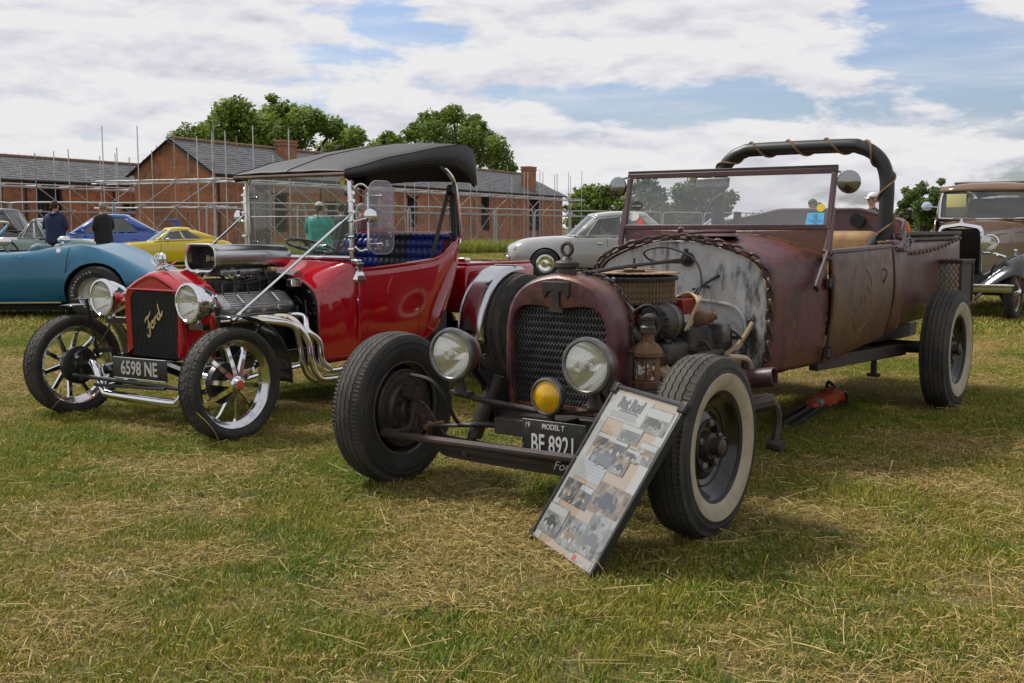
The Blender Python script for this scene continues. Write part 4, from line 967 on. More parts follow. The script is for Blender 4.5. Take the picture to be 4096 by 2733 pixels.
    mb = MB(); mb.rbox((.10, 1.12, .58), (.46, .30, .22), .04); mb.rbox((.24, .80, .60), (.16, .46, .10), .03); mb.build('shade_mass', 'dark_iron', t)  # dark blocks added to stand in for shade before the lower firewall
    mb = MB(); mb.tube(smooth_path([(-.02, .40, .60), (.10, .46, .70), (.235, .52, .82), (.31, .53, .76), (.27, .51, .66), (.12, .44, .52), (-.02, .40, .46)], 5, closed=True), .008, 5, closed=True); mb.build('fan_belt', 'black_matt', t)
    # spark leads and cables
    for k in range(6):
        mb = MB(); x0 = .18 + .012 * k; mb.tube(smooth_path([(x0 - .05, 1.0 + .01 * k, .82), (x0 + .02, 1.02, .85 - .004 * k), (x0 + .08, 1.0 - .03 * k, .80), (x0 + .10, .95 - .05 * k, .70)], 4), .006, 6); mb.build('spark_lead', 'cable_tan', t)
    mb = MB(); mb.cyl((.12, 1.02, .74), (.12, 1.02, .83), .05, 14); mb.build('distributor', 'black_satin', t)
    for pts, r, m in (([(.06, 1.27, .985), (-.10, 1.22, .99), (-.14, 1.20, 1.04), (-.02, 1.22, 1.06), (.14, 1.20, 1.0), (.20, 1.15, .88), (.16, 1.10, .78)], .0055, 'cable_black'), ([(.22, 1.29, .92), (.16, 1.20, .86), (.11, 1.12, .76)], .009, 'cable_black'),
                      ([(.30, 1.05, .70), (.36, 1.18, .66), (.42, 1.24, .58)], .006, 'cable_black'), ([(.24, .95, .60), (.33, 1.08, .55), (.38, 1.2, .60), (.42, 1.27, .70)], .012, 'cable_tan'),
                      ([(.22, .70, .50), (.30, .82, .46), (.36, .98, .50), (.42, 1.12, .53)], .020, 'cable_tan'), ([(.30, .55, .46), (.40, .72, .44), (.43, .95, .47)], .017, 'cable_tan'), ([(.42, 1.0, .56), (.46, 1.12, .54), (.44, 1.2, .48)], .013, 'rope_pale')):
        mb = MB(); mb.tube(smooth_path(pts, 5), r, 7); mb.build('cable' if m == 'cable_black' else 'pipe', m, t)
    mb = MB(); mb.tube(smooth_path([(.07, .30, .965), (.06, .7, .985), (.055, 1.28, 1.0)], 3), .0095, 8); mb.cyl((.055, 1.27, 1.0), (.055, 1.30, 1.0), .022, 10); mb.box((.055, 1.275, 1.03), (.016, .02, .05)); mb.build('support_rod', 'dark_iron', t)
    # lantern used as an expansion tank
    M = T(.352, .33, 0)
    def hexring(r, z): r *= .84; return [(r * math.cos(2 * math.pi * k / 8 + .39), r * math.sin(2 * math.pi * k / 8 + .39), z) for k in range(8)]
    mb = MB(); mb.loft([hexring(.066, .485), hexring(.074, .490), hexring(.074, .515), hexring(.064, .520), hexring(.064, .615), hexring(.078, .622), hexring(.080, .640), hexring(.070, .655), hexring(.060, .668), hexring(.034, .685), hexring(.030, .720), hexring(.034, .722)], M=M)
    lan = mb.build('lantern_tank', 'rust_orange', t, smooth=25)
    mb = MB(); mb.lathe([(.034, .720), (.034, .745), (.026, .752), (.026, .775), (.030, .778), (.030, .790), (0, .792)], 14, M); mb.build('lantern_cap', 'dark_iron', lan)
    mb = MB()
    for k in (3, 4, 5, 6):
        a = 2 * math.pi * k / 8 + .785; mb.box((.0500 * math.cos(a), .0500 * math.sin(a), .567), (.004, .032, .082), rot=(0, 0, math.degrees(a)), M=M)
    mb.build('lantern_panes', mat('flaked', (.5, .5, .48), .6, col2=(.19, .09, .04), scale=30, detail=6, lo=.44, hi=.52, col3=(.02, .02, .02), scale3=45, lo3=.55, hi3=.6), lan, smooth=0)
    mb = MB(); mb.bar((.25, .30, .64), (.32, .32, .645), .02, .008); mb.bar((.27, .33, .50), (.32, .33, .50), .05, .01); mb.build('lantern_bracket', 'rust_orange', t)
    # ---- firewall and cowl
    A_ = [(.455, .44), (.472, .53), (.478, .62), (.483, .79), (.472, .90), (.43, .975), (.36, 1.02), (.25, 1.06), (.1, 1.093), (0, 1.098)]
    B_ = [(.575, .46), (.592, .55), (.60, .64), (.607, .80), (.600, .93), (.565, 1.01), (.47, 1.058), (.33, 1.10), (.14, 1.128), (0, 1.132)]
    def full(Hf): P = smooth_path([(x, z, 0) for x, z in Hf], 3); return [(p.x, p.y) for p in P] + [(-p.x, p.y) for p in reversed(P[:-1])]
    FA, FB = full(A_), full(B_); rings = []
    for k in range(9):
        u = k / 8; e = u ** .8; rings.append([(a[0] + (b[0] - a[0]) * e, 1.30 + .48 * u, a[1] + (b[1] - a[1]) * e) for a, b in zip(FA, FB)])
    mb = MB(); mb.loft(rings, cap=False, closed=False); cowl = mb.build('cowl', 'rust_paint', t, thick=.006)
    mb = MB(); mb.add([(x * .985, 1.306, .60 + (z - .60) * .985) for x, z in FA], [tuple(range(len(FA)))]); fw = mb.build('firewall', 'firewall', t, smooth=0)
    mb = MB(); fr = smooth_path([(-.30, 1.292, .60), (-.28, 1.292, .78), (0, 1.292, .80), (.26, 1.292, .785), (.35, 1.292, .74), (.38, 1.292, .64), (.35, 1.292, .57), (.30, 1.292, .55)], 4); mb.tube(fr, .008, 6); mb.build('firewall_bead', 'firewall', fw)
    mb = MB(); mb.tube([(.395, 1.285, .71), (.385, 1.28, .58), (.37, 1.28, .45)], [.010, .008, .012], 6); mb.cyl((.055, 1.30, 1.0), (.055, 1.285, 1.0), .036, 14)
    for x, z in ((.14, .87), (.165, .865), (.09, .85), (.31, .62), (.33, .62), (.22, .92), (.40, .52)): mb.cyl((x, 1.304, z), (x, 1.294, z), .009, 8)
    mb.build('firewall_fittings', 'dark_iron', fw)
    path = [(x * 1.012 + (.012 if x > 0 else -.012), 1.285, .60 + (z - .60) * 1.012 + .010) for x, z in resample(FA, 120)][4:-26]
    chain('cowl_chain', path, t, .068, .044, .0085, 'chain_iron', 14, 7, up=(0, 1, 0))
    # hook lying on the cowl
    mb = MB(); mb.tube(smooth_path([(-.09, 1.50, 1.145), (-.02, 1.47, 1.135), (.08, 1.46, 1.14), (.17, 1.47, 1.14), (.21, 1.50, 1.14), (.19, 1.53, 1.14), (.15, 1.52, 1.14)], 5), .010, 8); mb.cyl((-.10, 1.52, 1.152), (-.08, 1.48, 1.142), .016, 8); mb.build('hook', 'rust_purple', t)
    mb = MB(); mb.lathe([(.0, .012), (.12, .010), (.14, .004), (.14, 0)], 28, T(.10, 1.48, 1.115)); mb.build('cowl_vent', 'rust_purple', cowl)
    # ---- doors, quarters and back
    plan = smooth_path([(.603, 1.785, 0), (.622, 2.1, 0), (.632, 2.45, 0), (.634, 2.74, 0), (.630, 2.95, 0), (.612, 3.09, 0), (.55, 3.20, 0), (.43, 3.27, 0), (.25, 3.31, 0), (0, 3.33, 0)], 6)
    def top(y, x):
        if y < 2.80: return 1.037 + .018 * (y - 1.785)
        if y < 2.93: return 1.055 + (y - 2.80) / .13 * .015
        if y < 3.06: return 1.07 + (y - 2.93) / .13 * .115
        return 1.185 + .085 * min(1, max(0, .62 - abs(x)) / .35)
    def bot(y): return .455 + .10 * max(0, (y - 1.785) / 1.3)
    def panel(name, pts, s, m):
        mb = MB(); nv = 9
        def fn(u, v):
            i = u * (len(pts) - 1); k = min(int(i), len(pts) - 2); p = pts[k].lerp(pts[k + 1], i - k); zb, zt = bot(p.y), top(p.y, p.x)
            n_ = .022 * math.sin(math.pi * min(1, v * 1.05)) - .035 * (1 - v) ** 3
            q = Vector((p.x, p.y - 2.3, 0)).normalized() if p.y > 2.95 else Vector((1, 0, 0))
            return (s * (p.x + q.x * n_), p.y + q.y * n_, zb + (zt - zb) * v)
        mb.grid(fn, (len(pts) - 1), nv); return mb.build(name, m, t, thick=.018, bevel=.004)
    for s in (1, -1):
        d = panel('door', [p for p in plan if 1.79 < p.y < 2.76], s, 'rust_door')
        pn = [p for p in plan if p.y > 2.77]
        panel('rear_quarter', pn, s, 'rust_paint')
        cap = [(s * (p.x - .004), p.y, top(p.y, p.x) + .006) for p in plan if p.y < 2.78]; mb = MB()
        rg = [[(c[0] - s * .030, c[1], c[2] + .004), (c[0] + s * .020, c[1], c[2] + .004), (c[0] + s * .022, c[1], c[2] - .016), (c[0] - s * .030, c[1], c[2] - .016)] for c in cap]
        mb.loft(rg); mb.build('door_capping', 'rust_purple', d, bevel=.004)
        cap = [Vector((s * (p.x), p.y, top(p.y, p.x) + .004)) for p in pn if p.y > 2.92]; mb = MB(); mb.tube(cap, .014, 8); mb.build('tub_rim', 'rust_purple', t)
        mb = MB(); mb.rbox((s * .612, 2.87, 1.070), (.05, .16, .035), .01); mb.build('rim_bracket', 'rust_purple', t)
        for z in (.52, .88):
            mb = MB(); mb.cyl((s * .628, 1.785, z - .035), (s * .628, 1.785, z + .035), .015, 8); mb.box((s * .625, 1.76, z), (.02, .05, .04)); mb.build('hinge', 'dark_iron', d)
        mb = MB(); mb.tube(smooth_path([(s * .650, 2.56, .93), (s * .675, 2.555, .915), (s * .672, 2.55, .88), (s * .655, 2.55, .84)], 3), .004, 5); mb.build('door_pull', 'dark_iron', d)
    # scratched emblem on the door: a ring and a figure of worn paint lines
    mb = MB()
    def on_door(y, z):
        v = (z - bot(y)) / (top(y, .63) - bot(y)); k = min(range(len(plan)), key=lambda i: abs(plan[i].y - y)); return (plan[k].x + .022 * math.sin(math.pi * min(1, v * 1.05)) - .035 * (1 - v) ** 3 + .0102, y, z)
    for cy, cz, rr, a0, a1 in ((2.22, .79, .17, 100, 200), (2.22, .79, .17, 215, 330), (2.22, .79, .14, 20, 80), (2.22, .79, .155, 110, 150)):
        mb.tube([on_door(cy + rr * math.cos(R(a)), cz + rr * 1.1 * math.sin(R(a))) for a in range(a0, a1, 6)], .0012, 3)
    for seg in (((2.16, .66), (2.21, .76), (2.22, .86)), ((2.29, .68), (2.24, .76), (2.24, .88)), ((2.20, .86), (2.27, .87)), ((2.13, .80), (2.19, .83)), ((2.28, .84), (2.33, .80))):
        mb.tube([on_door(*p) for p in seg], .0013, 3)
    mb.build('door_scratches', mat('scratch', (.20, .14, .085), .6), t)
    # ---- interior
    mb = MB(); mb.box((0, 2.45, .52), (1.12, 1.4, .03)); mb.build('cabin_floor', 'black_matt', t)
    mb = MB(); mb.rbox((0, 2.72, .78), (1.02, .46, .18), .05); mb.rbox((0, 2.98, .96), (1.0, .16, .36), .06); mb.build('seat', 'tan_leather', t)
    mb = MB(); mb.add([(x, 3.21 - .25 * abs(x) ** 2.2, z) for x, z in ((-.54, .85), (-.28, .85), (0, .85), (.28, .85), (.54, .85))] + [(x, 3.21 - .25 * abs(x) ** 2.2, z) for x, z in ((-.54, 1.165), (-.28, 1.245), (0, 1.255), (.28, 1.245), (.54, 1.165))], [(k, k + 1, k + 6, k + 5) for k in range(4)]); mb.build('back_panel', 'rust_purple', t)
    for x in (-.30, 0, .30):
        mb = MB(); mb.cyl((x, 3.205 - .25 * abs(x) ** 2.2, 1.205), (x, 3.175 - .25 * abs(x) ** 2.2, 1.205), .045, 18); mb.build('speaker_hole', 'black_matt', t)
    for s in (1, -1):
        mb = MB(); mb.grid(lambda u, v: (s * .585, 1.85 + .95 * u, .55 + .47 * v), 4, 2); mb.build('inner_panel', 'tan_leather', t, smooth=0)
    Ms = axis_m((.24, 2.14, 1.03), (0, .5, .85)); mb = MB(); mb.torus(.19, .011, 36, 8, Ms); sw = mb.build('steering_wheel', 'grey_steel', t)
    mb = MB(); [mb.cyl(Ms @ Vector((.03 * math.cos(a), .03 * math.sin(a), 0)), Ms @ Vector((.185 * math.cos(a), .185 * math.sin(a), 0)), .008, 6) for a in (0.5, 2.6, 4.7)]; mb.cyl(Ms @ Vector((0, 0, .02)), Ms @ Vector((0, -.1, -.6)), .018, 8); mb.build('steering_column', 'black_satin', sw)
    mb = MB(); mb.tube(smooth_path([(-.12, 2.3, .6), (-.10, 2.25, .95), (-.09, 2.22, 1.16)], 3), .012, 8); mb.bar((-.095, 2.22, 1.12), (-.085, 2.21, 1.25), .035, .03); mb.build('gear_lever', 'black_satin', t)
    # ---- windscreen
    zb, zt, yb, yt = 1.163, 1.452, 1.802, 1.868
    fr = MB(); hw = .598
    Pw = lambda x, z: Vector((x, yb + (yt - yb) * (z - zb) / (zt - zb), z))
    fr.bar(Pw(-hw - .012, zt), Pw(hw + .012, zt), .028, .030, up=(0, 1, 0)); fr.bar(Pw(-hw, zb), Pw(hw, zb), .026, .026, up=(0, 1, 0))
    for s in (-1, 1): fr.bar(Pw(s * hw, zb - .012), Pw(s * hw, zt - .012), .026, .030, up=(0, 1, 0))
    ws = fr.build('windscreen_frame', 'rust_purple', t, bevel=.003)
    mb = MB(); mb.bar(Pw(-hw - .014, zt + .014), Pw(hw + .014, zt + .014), .032, .022, up=(0, 1, 0)); mb.build('top_rail', 'dark_iron', ws, bevel=.003)
    mb = MB(); mb.add([Pw(-hw, zb), Pw(hw, zb), Pw(hw, zt), Pw(-hw, zt)], [(0, 1, 2, 3)]); g = mb.build('glass', 'glass_dusty', ws, smooth=0)
    mb = MB(); lo_ = [(x, 1.785, z + .004) for x, z in FB if z > .99]
    mb.add([(hw, 1.795, zb - .012), (-hw, 1.795, zb - .012)] + list(reversed(lo_)), [tuple(range(2 + len(lo_)))]); mb.build('scuttle_panel', 'rust_paint', ws, smooth=0, thick=.004)
    for s in (-1, 1):
        mb = MB(); mb.bar(Pw(s * (hw + .008), zb + .1), (s * (hw + .012), 1.765, 1.02), .028, .024, up=(0, 1, 0)); mb.bar((s * (hw + .012), 1.77, 1.03), (s * .615, 1.59, .855), .045, .014, up=(1, 0, 0)); mb.cyl((s * .60, 1.60, .865), (s * .63, 1.60, .865), .016, 8); mb.cyl((s * .60, 1.76, 1.0), (s * .635, 1.76, 1.0), .012, 8); mb.build('post_bracket', 'rust_purple', ws, bevel=.003)
        # round mirror
        mb = MB(); mb.tube(smooth_path([(s * .60, 1.862, 1.448), (s * .635, 1.86, 1.442), (s * .662, 1.845, 1.425), (s * .665, 1.835, 1.385)], 4), .006, 8); a = mb.build('mirror_arm', 'grey_steel', ws)
        mb = MB(); mb.lathe([(.0, -.018), (.03, -.016), (.055, -.006), (.060, .002), (.060, .010), (.054, .012), (0, .012)], 30, axis_m((s * .676, 1.85, 1.392), (-.12 * s, 1, .05))); mb.build('mirror', 'mirror_back', ws)
    mb = MB(); mb.rbox((0, 0, 0), (.20, .02, .06), .01, M=T(-.10, 1.90, 1.405) @ Matrix.Rotation(R(-12), 4, 'X')); mb.build('rear_view_mirror', 'grey_steel', ws)
    def disc(x, z, rx, rz, m, name='sticker'):
        mb = MB(); mb.add([Pw(x + rx * math.cos(2 * math.pi * k / 20), z + rz * math.sin(2 * math.pi * k / 20)) + Vector((0, -.0025, 0)) for k in range(20)], [tuple(range(20))]); return mb.build(name, m, g, smooth=0)
    disc(-.535, 1.285, .034, .026, 'black_satin'); disc(-.545, 1.222, .034, .024, 'sticker_white'); disc(-.497, 1.190, .018, .020, 'sticker_red'); disc(.545, 1.262, .023, .021, 'sticker_yellow')
    mb = MB(); mb.add([Pw(x, z) + Vector((0, -.0025, 0)) for x, z in ((.47, 1.176), (.567, 1.176), (.567, 1.236), (.478, 1.236))], [(0, 1, 2, 3)]); st = mb.build('sticker', 'sticker_blue', g, smooth=0)
    tilt = Matrix.Rotation(R(90) - math.atan((yt - yb) / (zt - zb)) * 1, 4, 'X')
    for tx, z, sz in (('HOT', 1.224, .012), ('ROD', 1.212, .012), ('AUTONATIONALS', 1.198, .009), ('2022', 1.186, .011)):
        text_part('sticker_text', tx, sz, 'print_grey', st, Matrix.Translation(Pw(.521, z) + Vector((0, -.005, 0))) @ tilt, sx=.95, depth=.0003)
    text_part('sticker_text', 'RAT RODS', .012, 'sticker_white', g, Matrix.Translation(Pw(-.535, 1.283) + Vector((0, -.005, 0))) @ tilt, depth=.0003)
    text_part('sticker_text', 'WSRA', .013, 'print_grey', g, Matrix.Translation(Pw(.545, 1.262) + Vector((0, -.005, 0))) @ tilt, depth=.0003) if False else None
    # ---- roll bar with its rope
    rb = [(.540, 2.93, .98), (.545, 2.94, 1.35), (.538, 2.945, 1.46), (.510, 2.945, 1.545), (.452, 2.945, 1.608), (.375, 2.945, 1.643), (.28, 2.945, 1.655)]
    rb = rb + [(-x, y, z) for x, y, z in reversed(rb)]; path = smooth_path(rb, 5)
    mb = MB(); mb.tube(path, .043, 18); bar = mb.build('roll_bar', 'black_satin', t)
    for s in (-1, 1): mb = MB(); mb.cyl((s * .50, 2.93, 1.10), (s * .42, 2.70, .90), .028, 10); mb.build('roll_bar_brace', 'black_satin', t)
    d = [0]
    for a, b in zip(path, path[1:]): d.append(d[-1] + (b - a).length)
    def on_bar(s, ang, r):
        i = max(k for k in range(len(d)) if d[k] <= s + 1e-9); i = min(i, len(path) - 2); tt = (path[i + 1] - path[i]).normalized(); p = path[i].lerp(path[i + 1], (s - d[i]) / (d[i + 1] - d[i]))
        u = Vector((0, 1, 0)); v = tt.cross(u); return p + u * math.cos(ang) * r + v * math.sin(ang) * r
    pts = [on_bar(.12 + (d[-1] - .24) * k / 220, k / 220 * 2 * math.pi * 8.2 + 2, .049) for k in range(221)]
    mb = MB(); mb.tube(pts, .0075, 6); mb.build('rope', 'rope', bar)
    for s0 in (.06, .075, .09, d[-1] - .06, d[-1] - .08): mb = MB(); mb.tube([on_bar(s0 + .003 * math.sin(k), 2 * math.pi * k / 16, .049) for k in range(17)], .0085, 6); mb.build('rope_turn', 'rope', bar)
    mb = MB(); mb.tube(smooth_path([(.46, 2.90, 1.06), (.44, 2.86, 1.0), (.46, 2.84, .93)], 3), .010, 6); mb.tube(smooth_path([(.54, 2.90, 1.06), (.56, 2.88, 1.0)], 3), .010, 6); mb.build('rope_end', 'rope', bar)
    # ---- pickup bed
    for s in (1, -1):
        mb = MB(); y0 = 3.14 if True else 3.2; ys = [3.0, 3.2, 3.6, 4.1, 4.57]
        mb.grid(lambda u, v: (s * (.575 + .012 * math.sin(math.pi * v)), 3.02 + 1.55 * u, .565 + (.555 - .0) * v + (.07 * max(0, .3 - u)) * 0), 8, 5); mb.build('bed_side', 'rust_paint', t, thick=.012)
        mb = MB(); mb.bar((s * .582, 3.10, 1.122), (s * .582, 4.58, 1.122), .03, .022); mb.bar((s * .592, 3.10, 1.085), (s * .592, 4.58, 1.085), .012, .016); mb.build('bed_rail', 'dark_iron', t, bevel=.003)
        mb = MB(); mb.grid(lambda u, v: (s * .595 + s * .004 * math.sin(5 * u), 3.02 + .20 * u - .10 * (1 - v), .56 + .50 * v), 4, 5); mb.build('quarter_flange', 'rust_purple', t, thick=.006)
    mb = MB(); mb.box((0, 3.85, 1.108), (1.14, 1.44, .012)); mb.build('bed_cover', 'rust_purple', t); mb = MB(); mb.box((0, 4.575, .85), (1.17, .015, .56)); mb.build('tailgate', 'rust_paint', t, bevel=.004)
    # chains at the bed corner
    chain('bright_chain', smooth_path([(.655, 2.82, 1.045), (.665, 2.93, 1.025), (.655, 3.05, 1.035), (.64, 3.15, 1.06), (.63, 3.19, 1.085), (.62, 3.16, 1.10), (.63, 3.08, 1.07), (.64, 3.0, 1.045)], 5), t, .042, .028, .0055, 'grey_steel', 20, 9)
    e = bpy.data.objects.new('roller_chain', None); COL.objects.link(e); e.parent = t; pm = MB(); pm.rbox((0, 0, 0), (.012, .040, .022), .006, 2); pme = pm.mesh('link', 30); pme.materials.append(MATS['rust_orange'])
    for k in range(26):
        u = k / 25; p = Vector((.618, 3.26 + 1.14 * u, 1.0 + .085 * u - .02 * math.sin(math.pi * u))); obj('link', pme, e, Matrix.Translation(p + Vector(((.008 if k % 2 else 0), 0, 0))) @ Matrix.Rotation(R(4), 4, 'X'))
    # mesh sided box behind the wheel
    bx = MB(); X0, X1, Y0, Y1, Z0, Z1 = .575, .73, 4.03, 4.36, .64, .925
    for a, b in (((X0, Y0, Z0), (X1, Y0, Z0)), ((X0, Y0, Z1), (X1, Y0, Z1)), ((X0, Y0, Z0), (X0, Y0, Z1)), ((X1, Y0, Z0), (X1, Y0, Z1)), ((X1, Y0, Z0), (X1, Y1, Z0)), ((X1, Y0, Z1), (X1, Y1, Z1)), ((X1, Y1, Z0), (X1, Y1, Z1)), ((X0, Y1, Z0), (X1, Y1, Z0)), ((X0, Y1, Z1), (X1, Y1, Z1))): bx.bar(a, b, .018, .018)
    bx.box(((X0 + X1) / 2, (Y0 + Y1) / 2, Z1 + .012), (X1 - X0 + .03, Y1 - Y0 + .03, .01)); bx.box((X1 - .003, (Y0 + Y1) / 2, (Z0 + Z1) / 2), (.004, Y1 - Y0 - .03, Z1 - Z0 - .02)); cr = bx.build('mesh_box', 'rust_iron', t, bevel=.002)
    mb = MB()
    for i in range(6):
        for j in range(7):
            x = X0 + i * .031; z = Z0 + j * .045
            for sx in (-1, 1):
                a, b = (x, Y0, z), (x + sx * .0155, Y0 + .003, z + .0225); 
                if X0 <= b[0] <= X1: mb.bar(a, b, .004, .003); mb.bar(b, (x, Y0, z + .045), .004, .003)
    mb.build('box_mesh', 'rust_iron', cr, smooth=0)
build_rat()

# ================================================================== folded camp chair under the rod
def camp_chair():
    t = thing('folded_chair', 'folded orange camping chair with metal legs lying under the rusty hot rod', 'chair', (1.84, 6.62, 0), R(54.6))
    t.scale = (.85, .85, .85)
    rnd = random.Random(4)
    mb = MB(); mb.tube(smooth_path([(-.05, 0, .07), (.1, .02, .085), (.25, 0, .10), (.42, .02, .11), (.55, .0, .09), (.62, -.02, .06)], 4), [.03, .04, .05, .055, .06, .065, .07, .07, .075, .08, .085, .08, .08, .085, .08, .075, .07, .065, .05, .04, .03][:21], 9, sx=.8)
    for v in range(len(mb.v)):
        p = mb.v[v]; k = noise.noise(Vector(p) * 18) * .02; mb.v[v] = (p[0], p[1] + k, p[2] + k * .6)
    mb.build('fabric', 'orange_cloth', t, smooth=25)
    mb = MB(); mb.tube(smooth_path([(.05, 0, .08), (.15, .01, .09), (.2, 0, .095)], 3), .052, 10); mb.build('grey_panel', 'photo_grey', t)
    for k in range(8):
        y, z = -.06 + .018 * k, .03 + .014 * (k % 4); mb = MB(); mb.cyl((-.55 + .03 * (k % 3), y * 1.4, z * .6), (.35 + .04 * k, y * .6, z + .06), .009, 6); mb.build('leg', 'grey_steel' if k % 2 else 'black_satin', t)
    mb = MB(); mb.tube(smooth_path([(.3, -.07, .07), (.42, -.10, .05), (.5, -.08, .11), (.6, -.03, .12)], 4), .010, 6); mb.tube(smooth_path([(.42, .05, .15), (.5, .06, .20), (.58, .02, .14)], 4), .012, 6); mb.build('strap', 'black_satin', t)
camp_chair()

# ================================================================== display board leaning on the tyre
def display_board():
    # corners in the hot rod's own frame: foot left and right, head left
    M = RAT.matrix_basis.copy()
    O = M @ Vector((.278, -.430, .012)); P = M @ Vector((.724, -.722, .012)); Q0 = M @ Vector((.471, -.130, .567))
    X = (P - O).normalized(); wdt = (P - O).length; Yv = (Q0 - O); Yv = (Yv - X * Yv.dot(X)); hgt = Yv.length; Yv.normalize(); Z = X.cross(Yv)
    t = thing('display_board', 'framed poster board of photos and text leaning against the whitewall front tyre', 'board')
    t.matrix_basis = Matrix(((X.x, Yv.x, Z.x, O.x), (X.y, Yv.y, Z.y, O.y), (X.z, Yv.z, Z.z, O.z), (0, 0, 0, 1)))
    W_, H_ = wdt, hgt
    mb = MB(); mb.box((W_ / 2, H_ / 2, -.008), (W_, H_, .012)); mb.build('backing', 'black_satin', t)
    mb = MB(); b = .016
    for c, s in (((W_ / 2, H_ - b / 2, .002), (W_, b, .018)), ((b / 2, H_ / 2, .002), (b * .9, H_, .018)), ((W_ - b / 2, H_ / 2, .002), (b, H_, .018))): mb.box(c, s)
    for c in ((b, H_ - b, .004), (W_ - b, H_ - b, .004)): mb.rbox(c, (.045, .045, .024), .008)
    mb.box((0, .01, 0), (.03, .03, .02)); mb.build('frame', 'black_satin', t, bevel=.003)
    def sheet(name, x0, y0, x1, y1, m, z, ang=0, par=t):
        mb = MB(); mb.box(((x0 + x1) / 2 * W_, (y0 + y1) / 2 * H_, z), ((x1 - x0) * W_, (y1 - y0) * H_, .0012), rot=(0, 0, ang)); return mb.build(name, m, par, smooth=0)
    sheet('poster', .03, .012, .97, .982, 'board_peach', .0015)
    sheet('paper', .04, .015, .13, .93, 'board_paper', .0030); sheet('paper', .84, .38, .955, .93, 'board_paper', .0030); sheet('paper', .08, .80, .62, .955, 'board_paper', .0036); sheet('paper', .06, .42, .50, .545, 'board_paper', .0036); sheet('paper', .62, .012, .92, .055, 'board_paper', .0036); sheet('paper', .52, .1, .6, .22, 'board_paper', .0034)
    for (a, b_, c, d, m) in ((.60, .79, .92, .93, 'photo_grey'), (.38, .70, .68, .80, 'photo_grey'), (.14, .62, .42, .71, 'photo_brown'), (.33, .60, .60, .70, 'photo_dark'), (.60, .61, .80, .68, 'photo_dark'), (.72, .62, .95, .74, 'photo_grey'), (.20, .53, .55, .62, 'photo_dark'), (.52, .52, .72, .63, 'photo_brown'),
                             (.50, .29, .97, .46, 'photo_brown'), (.08, .27, .29, .40, 'photo_dark'), (.30, .27, .50, .40, 'photo_dark'), (.035, .06, .34, .235, 'photo_grey'), (.35, .05, .66, .22, 'photo_grey'), (.64, .07, .965, .30, 'photo_grey')):
        ph = sheet('photo', a, b_, c, d, m, .0042 + .0006 * ((a * 37) % 2)); r = random.Random(int(a * 1000 + b_ * 77)); z = .0042 + .0006 * ((a * 37) % 2) + .0009
        w_, h_ = c - a, d - b_; cx, cy = (a + c) / 2 + r.uniform(-.1, .1) * w_, b_ + h_ * r.uniform(.35, .5)
        if r.random() < .7: sheet('photo_sky', a + .01, d - h_ * r.uniform(.22, .4), c - .01, d - .006, 'photo_light', z, 0, ph)
        mb = MB(); k = w_ * W_ * .30                                   # a car's outline with its wheels
        mb.prism([(-k, -.3 * k), (k, -.3 * k), (1.05 * k, .1 * k), (.55 * k, .16 * k), (.3 * k, .5 * k), (-.35 * k, .5 * k), (-.6 * k, .14 * k), (-1.05 * k, .05 * k)], 0, .0004, T(cx * W_, cy * H_, z)); mb.build('photo_car', r.choice(['print_dark', 'print_dark', 'print_grey', 'photo_brown']), ph, smooth=0)
        mb = MB(); [mb.lathe([(0, .0007), (.2 * k, .0007), (.2 * k, .0003)], 10, T(cx * W_ + q * k, cy * H_ - .3 * k, z)) for q in (-.6, .6)]; mb.build('photo_wheels', r.choice(['print_grey', 'photo_light']), ph, smooth=0)
    mb = MB(); mb.box((W_ / 2, H_ / 2, .0085), (W_ - .03, H_ - .02, .0008)); mb.build('cover_sheet', 'acrylic', t, smooth=0)
    F = lambda x, y, z=.0062: T(x * W_, y * H_, z)
    text_part('heading', 'Rat Rod', .062, 'print_grey', t, F(.35, .905), bold=.0022, depth=.0003, sx=.88, shear=.1)
    text_part('subheading', 'CONSTRUCTION', .018, 'print_grey', t, F(.37, .868), depth=.0002, sx=.9)
    mb = MB(); mb.box((.37 * W_, .857 * H_, .0055), (.28 * W_, .003, .0006)); mb.build('underline', 'print_grey', t, smooth=0)
    def lines(x0, x1, y0, y1, n, seed):
        r = random.Random(seed); mb = MB()
        for k in range(n):
            y = y1 + (y0 - y1) * k / (n - 1); x = x0
            while x < x1 - .02:
                w_ = r.uniform(.015, .05); mb.box(((x + w_ / 2) * W_, y * H_, .0052), (w_ * W_, .0045, .0005)); x += w_ + .012
        mb.build('text_lines', mat('print_faint%d' % seed, (.34, .34, .34), .6), t, smooth=0)
    lines(.14, .52, .815, .845, 4, 1); lines(.09, .48, .43, .535, 7, 2)
    mb = MB(); mb.box((.69 * W_, .035 * H_, .005), (.05 * W_, .022, .0006)); mb.build('logo', 'print_red', t, smooth=0)
display_board()
